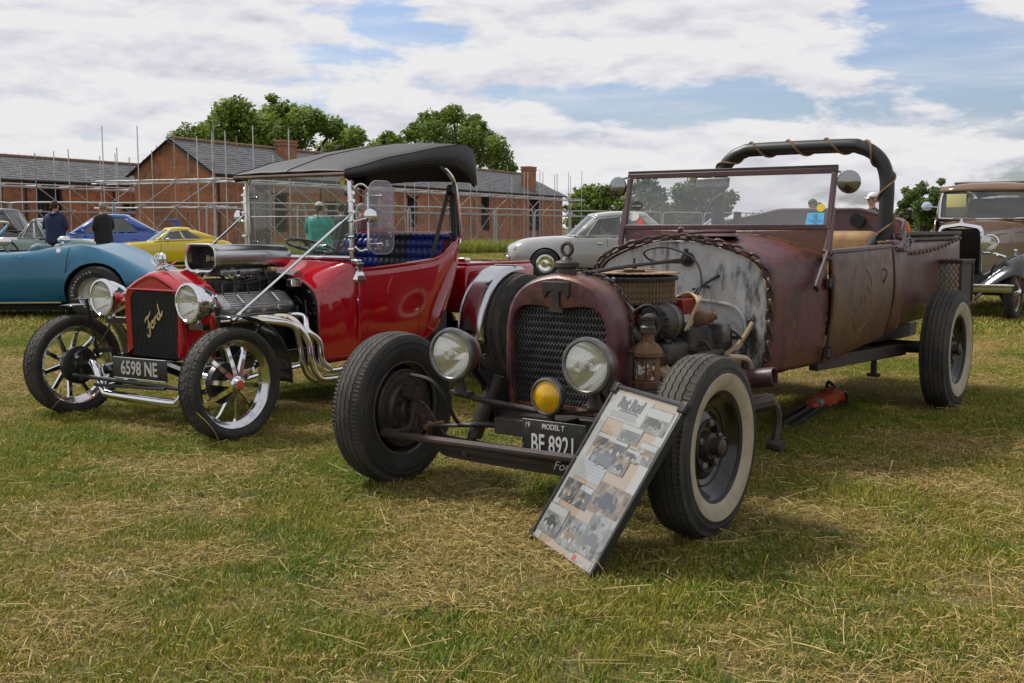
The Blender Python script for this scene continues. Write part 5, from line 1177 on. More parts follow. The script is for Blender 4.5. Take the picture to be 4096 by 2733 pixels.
# ================================================================== the red bucket hot rod
RED = thing('red_hot_rod', 'glossy red open hot rod with black canvas top, chrome engine and thin spoked front wheels', 'car', (-2.137, 6.352, 0), -.6217)
def spoke_wheel(parent, M, Rr, w, rim, tyre_me, cap_m):
    mb = MB(); L_ = .34 * w
    xlathe(mb, [(-L_, rim + .002), (-L_ + .004, rim + .010), (-L_ * .7, rim - .006), (-L_ * .3, rim - .026), (L_ * .3, rim - .026), (L_ * .7, rim - .006), (L_ - .004, rim + .010), (L_ + .002, rim + .006), (L_ - .002, rim - .004), (L_ * .55, rim - .022), (L_ * .3, rim - .036), (-L_ * .3, rim - .036), (-L_ * .55, rim - .022), (-L_ + .002, rim - .004), (-L_, rim + .002)], 64)
    wheel = mb.build('wheel', 'chrome_rim', parent); wheel.matrix_local = M; obj('tyre', tyre_me, wheel)
    sp = MB(); sp.loft([[(.045 + q[0] * .011, q[1] * .015, .040) for q in ((-1, -1), (1, -1), (1, 1), (-1, 1))], [(.012 + q[0] * .009, q[1] * .011, rim - .060) for q in ((-1, -1), (1, -1), (1, 1), (-1, 1))],
             [(.006 + q[0] * .009, q[1] * .015, rim - .045) for q in ((-1, -1), (1, -1), (1, 1), (-1, 1))], [(.004 + q[0] * .010, q[1] * .022, rim - .030) for q in ((-1, -1), (1, -1), (1, 1), (-1, 1))]])
    me = sp.mesh('spoke', 30); me.materials.append(MATS['chrome'])
    for k in range(10): obj('spoke', me, wheel, Matrix.Rotation(2 * math.pi * k / 10 + .15, 4, 'X'))
    mb = MB(); xlathe(mb, [(-.02, .05), (.03, .052), (.055, .046), (.062, .036), (.075, .034), (.078, .026)], 24); mb.build('hub', 'chrome', wheel)
    mb = MB(); xlathe(mb, [(.074, .027), (.080, .024), (.083, .012), (.084, 0)], 20); mb.build('hub_cap', cap_m, wheel)
    mb = MB(); xlathe(mb, [(-.035, 0), (-.035, .10), (-.03, .115), (-.065, .118), (-.075, .10), (-.08, .05), (-.09, .04), (-.09, 0)], 36); mb.build('brake_drum', 'black_satin', wheel)
    return wheel
def ford_script(parent, M, s, m, name='script'):
    """the flowing name as bent rod"""
    strokes = [[(-.44, .30), (-.40, .36), (-.30, .37), (-.18, .35), (-.05, .42)], [(-.26, .36), (-.30, .20), (-.36, .0), (-.42, -.14), (-.50, -.20), (-.56, -.14), (-.54, -.06)], [(-.44, .08), (-.34, .10), (-.24, .12)],
               [(-.16, .10), (-.24, .06), (-.26, -.04), (-.20, -.10), (-.13, -.06), (-.11, .04), (-.16, .10), (-.10, .10), (-.05, .08)], [(-.04, -.10), (-.02, .0), (.0, .09), (.02, .06), (.08, .10), (.12, .09)],
               [(.30, .06), (.22, .10), (.15, .04), (.14, -.06), (.20, -.10), (.27, -.04), (.31, .08), (.36, .30), (.40, .36)], [(.34, .22), (.30, .0), (.31, -.08), (.38, -.06), (.46, .02)]]
    mb = MB()
    for st in strokes:
        pts = smooth_path([(x * s, y * s * .85 + x * s * .12, 0) for x, y in st], 4); n = len(pts)
        mb.tube(pts, [s * (.018 + .022 * math.sin(math.pi * k / (n - 1))) for k in range(n)], 6)
    o = mb.build(name, m, parent); o.matrix_local = M @ Matrix.Diagonal((1, 1, .35, 1)); return o
def build_red():
    t = RED; RF = .3116; rim = .246; TW = .135
    tf = tyre_mesh(RF, TW, rim, 160, (-.2, 0, .2), .004, .006, 2.2, blocks=True)
    spoke_wheel(t, T(.738, 0, RF), RF, TW, rim, tf, 'sticker_red'); spoke_wheel(t, T(-.738, 0, RF) @ FLIP, RF, TW, rim, tf, 'sticker_red')
    RB = .415; tb = tyre_mesh(RB, .29, .20, 120, (-.3, -.15, 0, .15, .3), .004, .008, .6)
    for s in (1, -1):
        mb = MB(); xlathe(mb, [(-.10, .205), (.10, .205), (.11, .212), (.112, .2), (.05, .18), (.04, .12), (.06, .10), (.06, .0)], 40); wh = mb.build('wheel', 'chrome', t); wh.matrix_local = T(s * .70, 2.72, RB) @ (Matrix() if s > 0 else FLIP); obj('tyre', tb, wh)
        # polished guard over the rear tyre
        mb = MB(); c = Vector((0, 2.72, RB)); Rg = .462
        pr = [(.70 - .15, 0), (.70 + .13, 0), (.70 + .155, -.012), (.70 + .16, -.035)]
        mb.grid(lambda u, v: (s * (.53 + .22 * v), c.y + (Rg - .03 * max(0, v - .85) / .15) * math.cos(R(192 - 112 * u)), c.z + (Rg - .03 * max(0, v - .85) / .15) * math.sin(R(192 - 112 * u))), 26, 8)
        g = mb.build('rear_mudguard', mat('polished_%d' % s, (.52, .53, .55), .17, metal=1), t, thick=.004)
        for a in (186, 92):
            mb = MB(); mb.cyl((s * .53, c.y + .466 * math.cos(R(a)), c.z + .466 * math.sin(R(a))), (s * .75, c.y + .466 * math.cos(R(a)), c.z + .466 * math.sin(R(a))), .006, 6)
            mb.build('mudguard_rib', 'chrome', g)
        # clear-edged front guard
        mb = MB(); mb.grid(lambda u, v: (s * (.738 - .065 + .13 * v), .375 * math.cos(R(100 - 105 * u)) + .02, RF + .375 * math.sin(R(100 - 105 * u)) - .006 * (2 * v - 1) ** 2), 22, 6); mb.build('front_mudguard', mat('guard_%d' % s, (.03, .03, .035), .15, coat=.6), t, thick=.003)
        mb = MB(); mb.tube([(s * .62, .08, .40), (s * .66, .2, .52), (s * .70, .25, .60)], .008, 6); mb.bar((s * .66, .39, .35), (s * .80, .39, .35), .02, .008); mb.build('guard_stay', 'black_satin', t)
    # ---- axle
    mb = MB(); mb.tube(smooth_path([(-.66, 0, .315), (-.52, -.02, .335), (-.46, -.03, .31), (-.36, -.05, .19), (-.30, -.05, .168), (0, -.05, .165), (.30, -.05, .168), (.36, -.05, .19), (.46, -.03, .31), (.52, -.02, .335), (.66, 0, .315)], 5), .027, 14); mb.build('front_axle', 'chrome', t)
    for s in (-1, 1):
        mb = MB(); mb.cyl((s * .655, 0, .22), (s * .655, 0, .41), .024, 12); mb.tube([(s * .655, .0, .40), (s * .57, -.09, .385), (s * .50, -.12, .37)], .014, 8); mb.build('king_pin', 'black_satin', t)
        mb = MB(); mb.tube([(s * .38, -.05, .20), (s * .36, .5, .27), (s * .34, 1.0, .30)], .016, 8); mb.build('radius_arm', 'chrome', t)
        mb = MB(); mb.bar((s * .60, .08, .36), (s * .61, .02, .72), .022, .012); mb.bar((s * .61 - .09, .0, .72), (s * .61 + .06, .0, .725), .05, .006); mb.bar((s * .60, .06, .40), (s * .40, .06, .42), .03, .03); mb.build('step_bracket', 'black_satin', t)
    mb = MB(); mb.tube([(-.60, -.09, .265), (.60, -.09, .265)], .013, 8); mb.tube([(-.40, -.08, .22), (.30, -.1, .255)], .010, 8); mb.build('tie_rod', 'black_satin', t)
    mb = MB(); mb.tube(smooth_path([(-.44, .02, .30), (-.2, .02, .35), (0, .02, .36), (.2, .02, .35), (.44, .02, .30)], 4), .02, 6, sx=1.6); mb.box((0, .05, .36), (.72, .05, .05)); mb.build('cross_member', 'black_gloss', t)
    for s in (-1, 1): mb = MB(); mb.box((s * .33, 1.6, .36), (.05, 3.1, .09)); mb.build('chassis_rail', 'black_gloss', t, bevel=.006)
    # plate
    mb = MB(); mb.rbox((0, 0, 0), (.50, .008, .125), .012); p = mb.build('number_plate', 'plate_black', t); p.matrix_local = T(.07, -.10, .352) @ Matrix.Rotation(R(-1), 4, 'Y')
    text_part('plate_text', '6598 NE', .112, 'silver_text', p, T(0, -.0055, -.002) @ Matrix.Rotation(R(90), 4, 'X'), sx=.86, bold=.0018)
    mb = MB(); mb.tube([(-.24, -.005, -.060), (.24, -.005, -.060)], .002, 4); mb.tube([(-.24, -.005, .060), (.24, -.005, .060)], .002, 4); mb.build('plate_edge', 'chrome', p)
    # ---- radiator shell
    half = [(.272, .385), (.282, .60), (.286, .74), (.277, .788), (.245, .822), (.17, .862), (.10, .890), (.045, .908), (0, .913)]
    P = smooth_path([(x, z, 0) for x, z in half], 5); outer = [(p_.x, p_.y) for p_ in P] + [(-p_.x, p_.y) for p_ in reversed(P[:-1])]
    sc = lambda k, dz=0: [(x * k, .63 + (z - .63) * k + dz) for x, z in outer]
    rings = [[(x, y, z) for x, z in sc(k)] for k, y in ((.97, .29), (1.0, .275), (1.0, .15), (.99, .105), (.965, .072), (.93, .054), (.885, .048), (.84, .052), (.77, .060))]
    mb = MB(); mb.loft(rings, cap=False, closed=False)
    mb.prism([(-.238, .795), (.238, .795), (.245, .80), (.19, .828), (.12, .855), (.05, .882), (0, .888), (-.05, .882), (-.12, .855), (-.19, .828), (-.245, .80)], 0, .02, Matrix(((1, 0, 0, 0), (0, 0, -1, .075), (0, 1, 0, 0), (0, 0, 0, 1))))
    shell = mb.build('radiator_shell', 'red_paint', t)
    mb = MB(); mb.tube([(-.240, .054, .797), (.240, .054, .797)], .007, 8); mb.build('shell_bead', 'red_paint', shell)
    mb = MB(); mb.box((0, .075, .60), (.45, .02, .40)); mb.box((0, .15, .60), (.46, .10, .38)); core = mb.build('radiator_core', mat('honeycomb', (.014, .014, .014), .55, col2=(.05, .05, .048), scale=70, detail=2, lo=.45, hi=.6, bump=.8, bscale=140), t, smooth=0)
    mb = MB()
    for k in range(38): mb.box((-.218 + .436 * k / 37, .0635, .60), (.0022, .003, .395))
    for k in range(30): mb.box((0, .0645, .41 + .385 * k / 29), (.44, .002, .0016))
    mb.build('core_fins', 'black_satin', core, smooth=0)
    ford_script(core, T(.015, .058, .615) @ Matrix.Rotation(R(90), 4, 'X') @ Matrix.Rotation(R(34), 4, 'Z'), .20, 'gold')
    # winged temperature gauge on the cap
    mb = MB(); mb.lathe([(.035, 0), (.036, .012), (.022, .02), (.016, .035), (.024, .04)], 18, T(0, .13, .905)); mb.sphere((0, .13, .975), (.040, .022, .038), 18, 12); mb.lathe([(.036, 0), (.038, .006), (.030, .008)], 20, axis_m((0, .108, .975), (0, -1, 0)))
    for s in (-1, 1): mb.tube(smooth_path([(0, .13, .940), (s * .05, .13, .935), (s * .10, .14, .955), (s * .13, .15, .975)], 4), [.014, .014, .013, .012, .011, .010, .009, .008, .007, .006, .005, .003, .002], 8, sx=.5)
    mb.build('radiator_cap', 'chrome', t)
    # lamps
    for s in (-1, 1):
        spotlight(t, axis_m((s * .405, .0, .738), (-.03 * s, -1, 0)), .108, .17, 'chrome', 'chrome', 'lens_glass')
        mb = MB(); mb.lathe([(.028, 0), (.014, .012), (.012, .05)], 12, T(s * .40, .06, .612)); mb.build('lamp_stem', 'chrome', t); mb = MB(); mb.bar((s * .26, .10, .60), (s * .46, .07, .60), .045, .035); mb.cyl((s * .46, .07, .60), (s * .475, .065, .60), .012, 8); mb.build('lamp_bracket', 'black_gloss', t)
    # ---- engine
    mb = MB(); mb.rbox((0, .62, .50), (.36, .62, .24), .03); mb.rbox((0, .62, .36), (.24, .50, .12), .03); mb.cyl((0, .25, .50), (0, .32, .50), .09, 22); mb.cyl((.0, .24, .66), (0, .32, .66), .06, 20); mb.build('engine_block', 'black_satin', t)
    for s in (-1, 1):
        Mv = T(s * .225, .62, .695) @ Matrix.Rotation(R(s * 40), 4, 'Y')
        mb = MB(); mb.rbox((0, 0, 0), (.15, .58, .085), .035, M=Mv)
        for k in range(7): mb.rbox((-.054 + .018 * k, 0, .042), (.009, .46, .012), .004, 2, M=Mv)
        v = mb.build('valve_cover', 'alloy', t); mb = MB(); mb.rbox((0, 0, -.05), (.19, .62, .022), .01, M=Mv); mb.build('cover_gasket', 'chrome', v)
        for k in (-.14, .14): mb = MB(); mb.tube([Mv @ Vector((-.03, k, .055)), Mv @ Vector((.05, k, .06)), Mv @ Vector((.09, k, -.02))], .006, 6); mb.build('cover_clip', 'chrome', v)
        # headers: four primaries sweeping back and down into the side pipe
        for k in range(4):
            y0 = .42 + .13 * k; oz = .040 * (k % 2); mb = MB()
            pts = [(s * .27, y0, .60), (s * .34, y0 + .02, .615), (s * .43, y0 + .10 - .02 * k, .605), (s * (.485 + .012 * (k % 2)), .70 + .035 * k, .565 - .012 * k), (s * (.50 + .03 * (k % 2)), .735 + .045 * k, .46), (s * (.515 + .03 * (k % 2)), .745 + .045 * k, .34), (s * (.535 + .02 * (k % 2)), .80 + .045 * k, .235 + .05 * (k // 2)), (s * .55, .95, .215 + .05 * (k // 2)), (s * .55, 1.2, .216 + .055 * (k // 2))]
            mb.tube(smooth_path(pts, 6), .0205, 12); mb.build('header_pipe', 'chrome_warm' if k < 3 else 'chrome', t)
        for k in (0, 1): mb = MB(); mb.tube([(s * .55, 1.18, .216 + .057 * k), (s * .555, 1.8, .235 + .057 * k), (s * .56, 2.25, .25 + .057 * k)], .026, 12); mb.build('side_pipe', 'chrome', t)
    mb = MB(); mb.rbox((0, .64, .73), (.30, .46, .07), .02); mb.rbox((0, .52, .80), (.16, .15, .09), .015); mb.rbox((0, .78, .80), (.16, .15, .09), .015); mb.build('intake', 'dark_iron', t)
    rnd = random.Random(3)
    for k in range(26):
        mb = MB(); c = (rnd.uniform(-.14, .17), rnd.uniform(.42, .90), rnd.uniform(.80, .90))
        q = rnd.random()
        if q < .4: mb.cyl(c, (c[0] + rnd.uniform(-.05, .05), c[1] + rnd.uniform(-.05, .05), c[2] + rnd.uniform(-.02, .03)), rnd.uniform(.006, .018), 8)
        elif q < .7: mb.rbox(c, (rnd.uniform(.02, .05), rnd.uniform(.02, .05), rnd.uniform(.02, .05)), .006, 2)
        else: mb.tube(smooth_path([c, (c[0] + rnd.uniform(-.06, .06), c[1] + rnd.uniform(-.06, .06), c[2] + .03), (c[0] + rnd.uniform(-.1, .1), c[1] + rnd.uniform(-.1, .1), c[2] - .05)], 4), .006, 6)
        mb.build('carburettor_fitting', rnd.choice(['chrome', 'alloy', 'black_satin', 'gold', 'black_satin']), t)
    for k in range(5):
        mb = MB(); mb.tube(smooth_path([(.05 + .03 * k, .88, .86), (.12 + .02 * k, .80 - .05 * k, .90 - .02 * k), (.19, .78 - .09 * k, .82), (.24, .80 - .10 * k, .70)], 4), .0065, 6); mb.build('spark_lead', 'cable_black', t)
    mb = MB(); mb.cyl((.02, .93, .72), (.02, .93, .86), .05, 14); mb.cyl((.02, .93, .86), (.02, .93, .90), .06, 14, r2=.04); mb.build('distributor', 'black_satin', t)
    mb = MB(); mb.tube(smooth_path([(.1, .26, .78), (.14, .32, .80), (.16, .36, .72), (.16, .34, .62)], 4), .02, 10); mb.build('radiator_hose', 'black_satin', t)
    mb = MB(); mb.lathe([(.0, .0), (.035, 0), (.05, .01), (.05, .05), (.035, .06), (0, .06)], 18, T(.26, .93, .78)); mb.build('filler_cap', 'chrome', t)
    # scoop: rounded tube open to the front
    def rr(hw, hh, r, n=6):
        o = []
        for cx, cz, a0 in ((hw - r, hh - r, 0), (-hw + r, hh - r, 90), (-hw + r, -hh + r, 180), (hw - r, -hh + r, 270)):
            for k in range(n + 1): a = R(a0 + 90 * k / n); o.append((cx + r * math.cos(a), cz + r * math.sin(a)))
        return o
    zc = .975; mb = MB()
    rg = [[(x, y, zc + dz + z) for x, z in rr(hw, hh, r)] for hw, hh, r, y, dz in ((.06, .03, .03, 1.06, .0), (.11, .055, .05, 1.045, .0), (.128, .072, .06, 1.01, .0), (.134, .078, .06, .80, .0), (.138, .082, .062, .46, 0), (.144, .088, .065, .42, 0), (.146, .090, .066, .405, 0), (.140, .084, .062, .400, 0), (.128, .073, .055, .408, 0), (.126, .071, .054, .43, 0), (.122, .068, .05, .52, 0))]
    mb.loft(rg[::-1], cap=False); mb.add([p_ for p_ in rg[0]], [tuple(range(len(rg[0])))]); sco = mb.build('air_scoop', mat('scoop_alloy', (.62, .62, .62), .2, metal=1, col2=(.5, .5, .5), scale=4, stretch=(1, .2, 1)), t)
    mb = MB(); mb.prism(rr(.122, .068, .05), 0, .004, Matrix(((1, 0, 0, 0), (0, 0, -1, .50), (0, 1, 0, zc), (0, 0, 0, 1)))); mb.build('scoop_screen', 'black_matt', sco)
    text_part('scoop_badge', 'Brodix', .052, 'gold', sco, T(.02, .488, zc) @ Matrix.Rotation(R(90), 4, 'X') @ Matrix.Rotation(R(6), 4, 'Z'), shear=.3, depth=.002)
    mb = MB(); mb.rbox((0, .70, .885), (.20, .44, .05), .015); mb.build('scoop_base', 'alloy', t)
    # ---- body
    Fw = [(.405, .29), (.415, .45), (.412, .62), (.395, .72), (.34, .785), (.24, .83), (.12, .855), (0, .862)]
    Cw = [(.515, .315), (.525, .48), (.53, .66), (.532, .80), (.527, .885), (.50, .935), (.30, .950), (0, .955)]
    def full(Hf, m=3): Q = smooth_path([(x, z, 0) for x, z in Hf], m); return [(q.x, q.y) for q in Q] + [(-q.x, q.y) for q in reversed(Q[:-1])]
    FA, FB = full(Fw), full(Cw); rings = []
    for k in range(13):
        u = k / 12; e = u ** 1.9
        rings.append([(a[0] + (b[0] - a[0]) * (e if a[1] > .7 else (.25 * u + .75 * e)), .985 + .235 * u, a[1] + (b[1] - a[1]) * (.4 * u + .6 * e)) for a, b in zip(FA, FB)])
    mb = MB(); mb.loft(rings, cap=False, closed=False); cowl = mb.build('cowl', 'red_paint', t, thick=.005)
    mb = MB(); mb.add([(x * .98, .99, .58 + (z - .58) * .985) for x, z in FA], [tuple(range(len(FA)))]); fw = mb.build('firewall', 'black_gloss', t, smooth=0)
    mb = MB(); mb.tube([(x * .985, .984, .58 + (z - .58) * .99) for x, z in FA], .008, 6); mb.build('firewall_edge', 'black_satin', fw)
    mb = MB()
    for k in range(2, len(FA) - 2, 3): mb.cyl((FA[k][0] * .93, .992, .58 + (FA[k][1] - .58) * .93), (FA[k][0] * .93, .984, .58 + (FA[k][1] - .58) * .93), .007, 8)
    mb.build('firewall_bolts', 'chrome', fw)
    mb = MB(); mb.tube(smooth_path([(.30, .985, .70), (.33, .96, .60), (.30, .95, .50), (.34, .98, .42)], 4), .007, 6); mb.rbox((.22, .97, .62), (.06, .03, .09), .01); mb.build('firewall_wiring', 'dark_iron', fw)
    plan = smooth_path([(.530, 1.222, 0), (.545, 1.5, 0), (.552, 1.85, 0), (.545, 2.1, 0), (.515, 2.27, 0), (.43, 2.38, 0), (.27, 2.44, 0), (0, 2.46, 0)], 6)
    def top(y, x):
        if y < 1.9: return .888 + .042 * ((y - 1.222) / .68) ** 1.3
        k = min(1, (y - 1.9) / .43); return .930 + .185 * k ** 1.7
    def bot(y): k = max(0, (y - 1.85) / .6); return .315 + .05 * (y - 1.22) / .6 + .32 * k ** 2.2
    for s in (1, -1):
        mb = MB()
        def fn(u, v):
            i = u * (len(plan) - 1); k = min(int(i), len(plan) - 2); p_ = plan[k].lerp(plan[k + 1], i - k); zb, zt = bot(p_.y), top(p_.y, p_.x)
            tuck = -.10 * max(0, (p_.y - 1.9) / .56) * (1 - v) ** 1.6; n_ = .012 * math.sin(math.pi * v) - .03 * (1 - v) ** 3
            q = Vector((p_.x * .9, max(0, p_.y - 2.0), 0)).normalized() if p_.y > 2.0 else Vector((1, 0, 0))
            return (s * (p_.x + q.x * (n_ + tuck)), p_.y + q.y * (n_ + tuck * 1.6), zb + (zt - zb) * v)
        mb.grid(fn, len(plan) - 1, 12); b = mb.build('body_side', 'red_paint', t, thick=.010)
        rim_ = [Vector((s * p_.x, p_.y, top(p_.y, p_.x) + .002)) for p_ in plan]; mb = MB(); mb.tube(rim_, .013, 10); mb.build('body_rim', 'red_paint', b)
        for yy in (1.30, 1.80):
            pts = []
            for k in range(13):
                v = .06 + .90 * k / 12; zb, zt = bot(yy), top(yy, .5); i = min(range(len(plan)), key=lambda j: abs(plan[j].y - yy)); pts.append((s * (plan[i].x + .012 * math.sin(math.pi * v) - .03 * (1 - v) ** 3 + .0052), yy, zb + (zt - zb) * v))
            mb = MB(); mb.tube(pts, .0022, 4); mb.build('door_seam', 'black_satin', b)
        mb = MB(); pts = [(s * (.545 + .010 + .002), 1.55 + .10 * math.cos(a * .5) * 0 + x, z) for x, z, a in ((-.02, .84, 0), (-.07, .74, 1), (-.05, .66, 2), (.04, .64, 3), (.10, .70, 4), (.13, .76, 5))]; mb.tube(smooth_path(pts, 4), .0035, 6); mb.build('body_pressing', 'red_paint', b)
        # bronze-chrome stanchion
        mb = MB(); mb.rbox((s * .530, 1.215, .945), (.06, .05, .03), .01); mb.loft([[(s * .545 + dx * w_, 1.225 + dy * w_, z) for dx, dy in ((-.4, -1), (.5, -1), (.5, 1), (-.4, 1))] for z, w_ in ((.935, .032), (.90, .022), (.87, .026), (.83, .044), (.812, .040))]); mb.build('stanchion', 'chrome', t, bevel=.003)
    mb = MB(); mb.box((0, 1.75, .36), (.98, 1.1, .03)); mb.build('cabin_floor', 'black_matt', t)
    # quilted bench: blue, black, blue
    Yb = 2.20
    def quilt(u, v, x0, x1):
        x = x0 + (x1 - x0) * u; z = .60 + .50 * v; q = .5 * (math.cos((x / .055 + z / .075) * math.pi * 1.0) + math.cos((x / .055 - z / .075) * math.pi * 1.0))
        th = .022 * abs(q) ** .55; k = max(0, v - .86) / .14
        return (x * (1 + 0 * k), Yb - th - .03 + .05 * k ** 2 + .10 * abs(x) ** 3 * -1, z + .012 * abs(q) * k)
    for x0, x1, m in ((-.49, -.13, 'blue_vinyl'), (-.13, .13, 'dark_vinyl'), (.13, .47, 'blue_vinyl')):
        mb = MB(); mb.grid(lambda u, v: quilt(u, v, x0, x1), 48, 56); mb.build('seat_back', m, t, smooth=60, thick=.01)
    for k in range(18):
        x = -.47 + .94 * k / 17; mb = MB(); mb.sphere((x, Yb + .01 - .10 * abs(x) ** 3, 1.098), (.034, .05, .022), 10, 6); mb.build('seat_roll', 'dark_vinyl' if abs(x) < .14 else 'blue_vinyl', t)
    mb = MB(); mb.rbox((0, 1.98, .58), (.96, .44, .16), .04); mb.build('seat_cushion', 'blue_vinyl', t)
    for s in (-1, 1):
        mb = MB(); mb.grid(lambda u, v: (s * (.525 - .02 * u), 1.30 + .86 * u, .42 + (.46 + .10 * u * u) * v), 8, 4); mb.build('inner_panel', 'blue_vinyl' if s < 0 else 'black_vinyl', t)
    Ms = axis_m((-.20, 1.52, 1.03), (0, .30, 1)); mb = MB(); mb.torus(.17, .012, 32, 8, Ms); sw = mb.build('steering_wheel', 'black_gloss', t)
    mb = MB(); [mb.bar(Ms @ Vector((.02, 0, 0)), Ms @ Vector((.165 * math.cos(a), .165 * math.sin(a), 0)), .035, .006) for a in (0, 2.1, 4.2)]; mb.cyl(Ms @ Vector((0, 0, .02)), Ms @ Vector((0, -.15, -.5)), .02, 8); mb.build('steering_column', 'grey_steel', sw)
    # ---- windscreen, braces, wings
    hw = .487; zb, zt, y0, y1 = .965, 1.500, 1.218, 1.205
    corner = [(hw, zb), (hw, zt - .09), (hw - .012, zt - .035), (hw - .05, zt - .006), (hw - .10, zt)]
    pl = [(x, y0 + (y1 - y0) * (z - zb) / (zt - zb), z) for x, z in corner]; pl = pl + [(-x, y, z) for x, y, z in reversed(pl)]
    mb = MB(); mb.tube(smooth_path(pl, 3), .014, 12); wsf = mb.build('windscreen_frame', 'chrome', t)
    mb = MB(); mb.tube([(-hw - .02, y0, zb), (hw + .02, y0, zb)], .014, 12); mb.tube([(-hw, 1.212, 1.235), (hw, 1.212, 1.235)], .0035, 6); mb.build('windscreen_rail', 'chrome', wsf)
    mb = MB(); mb.add(pl, [tuple(range(len(pl)))[::-1]]); gl = mb.build('glass', 'glass_green', wsf, smooth=0)
    mb = MB(); mb.lathe([(0, 0), (.022, 0)], 18, T(hw - .055, 1.200, 1.455) @ Matrix.Rotation(R(90), 4, 'X')); mb.build('sticker', 'sticker_yellow', gl)
    for s in (-1, 1):
        mb = MB(); mb.cyl((s * .44, .30, .645), (s * .505, 1.20, 1.25), .0085, 8); mb.cyl((s * .44, .27, .625), (s * .44, .33, .66), .013, 8); mb.build('windscreen_brace', 'chrome', t)
        mb = MB(); mb.cyl((s * .50, 1.21, .96), (s * .50, 1.205, 1.40), .018, 10)
        for z in (1.02, 1.10, 1.20, 1.26, 1.33, 1.38): mb.cyl((s * .485, 1.20, z), (s * .53, 1.20, z), .012, 8)
        mb.build('stanchion_post', 'chrome', t)
        # hanger frame and etched wing
        mb = MB(); x = s * .575
        mb.tube(smooth_path([(s * .515, 1.22, 1.385), (s * .53, 1.225, 1.425), (s * .555, 1.25, 1.435), (x, 1.275, 1.41), (x, 1.28, 1.37), (x, 1.28, 1.05), (s * .56, 1.27, 1.02), (s * .535, 1.24, 1.012), (s * .515, 1.22, 1.04)], 5), .009, 8)
        for z in (1.365, 1.055): mb.cyl((x, 1.27, z), (x + s * .012, 1.375, z), .008, 8); mb.sphere((x + s * .012, 1.385, z), .012, 8, 6)
        wf = mb.build('wing_hanger', 'chrome', t)
        mb = MB(); mb.prism(rr(.118, .235, .07), -.003, .003, Matrix(((0, 0, s, x + s * .012), (1, 0, 0, 1.395), (0, 1, 0, 1.225), (0, 0, 0, 1)))); wg = mb.build('wind_wing', 'glass_wing', t, smooth=0)
        mb = MB(); mb.tube([(x + s * .012, 1.395 + a, 1.225 + b_) for a, b_ in rr(.118, .235, .07)], .0025, 5, closed=True)
        def curl(cx, cz, r0, turns, a0, sgn=1): return [(x + s * .017, cx + (r0 * (1 - k / 26)) * math.cos(a0 + sgn * turns * 6.28 * k / 24), cz + (r0 * (1 - k / 26)) * math.sin(a0 + sgn * turns * 6.28 * k / 24)) for k in range(25)]
        for c in ((1.46, 1.17, .020, 1.2, 0, 1), (1.475, 1.11, .022, 1.1, 3, -1), (1.36, 1.035, .020, 1.2, 1, 1), (1.40, 1.045, .018, 1.1, 4, -1), (1.44, 1.065, .014, 1, 0, 1), (1.455, 1.05, .013, 1, 2, 1), (1.43, 1.045, .013, 1, 4, 1)): mb.tube(curl(*c), .0018, 4)
        mb.build('wing_etching', 'plate_white', wg)
        mb = MB(); mb.lathe([(.0, -.014), (.03, -.012), (.045, -.002), (.046, .008), (0, .010)], 24, axis_m((s * .63, 1.24, 1.235), (-.25 * s, 1, 0))); mb.cyl((s * .53, 1.21, 1.20), (s * .62, 1.235, 1.225), .006, 6); mb.build('side_mirror', 'chrome', t)
    # ---- canvas top
    ys = [1.13, 1.16, 1.28, 1.5, 1.75, 2.0, 2.2, 2.32, 2.40, 2.45, 2.47]
    zc_ = [1.518, 1.532, 1.572, 1.640, 1.690, 1.735, 1.765, 1.768, 1.740, 1.66, 1.50]
    ze = [1.510, 1.520, 1.550, 1.606, 1.652, 1.700, 1.732, 1.738, 1.715, 1.64, 1.475]
    lo_ = [1.488, 1.492, 1.508, 1.545, 1.585, 1.605, 1.600, 1.545, 1.480, 1.468, 1.465]
    hwx = [.525, .535, .548, .56, .565, .57, .57, .568, .562, .55, .54]
    rings = []
    for y, c, e, l, h in zip(ys, zc_, ze, lo_, hwx):
        r_ = [(h * 1.0, y, l), (h * 1.005, y, l + (e - l) * .5), (h * 1.0, y, e - .005), (h * .985, y, e + .004)] + [(h * .985 * x, y, e + .004 + (c - e) * (1 - x * x)) for x in (.75, .5, .25)]
        r_ = [(a, b_, z + .007 * noise.noise(Vector((a * 5, b_ * 4, 1.0)))) for a, b_, z in r_]
        rings.append(r_ + [(0, y, c + .004)] + [(-a, b_, z) for a, b_, z in reversed(r_)])
    mb = MB(); mb.loft(rings, cap=False, closed=False); topo = mb.build('canvas_top', ['black_vinyl'], t, smooth=50, thick=.008)
    for i in (3, 7, 11):
        mb = MB(); mb.tube([Vector(r_[i]) + Vector((0, 0, .006)) for r_ in rings], .0035, 5); mb.build('top_seam', 'lining', topo)
    mb = MB(); mb.tube([Vector(r_[0]) for r_ in rings], .005, 5); mb.tube([Vector(r_[-1]) for r_ in rings], .005, 5); mb.build('top_binding', 'dark_vinyl', topo)
    mb = MB(); rg2 = [[(x * .985, y, z - .02) for x, y, z in r_] for r_ in rings]; mb.loft(rg2[:-1], cap=False, closed=False); mb.build('top_lining', 'lining', topo, smooth=50)
    mb = MB(); mb.tube([(-.525, 1.13, 1.497), (.525, 1.13, 1.497)], .012, 8); mb.build('front_bow', 'wood_trim', topo)
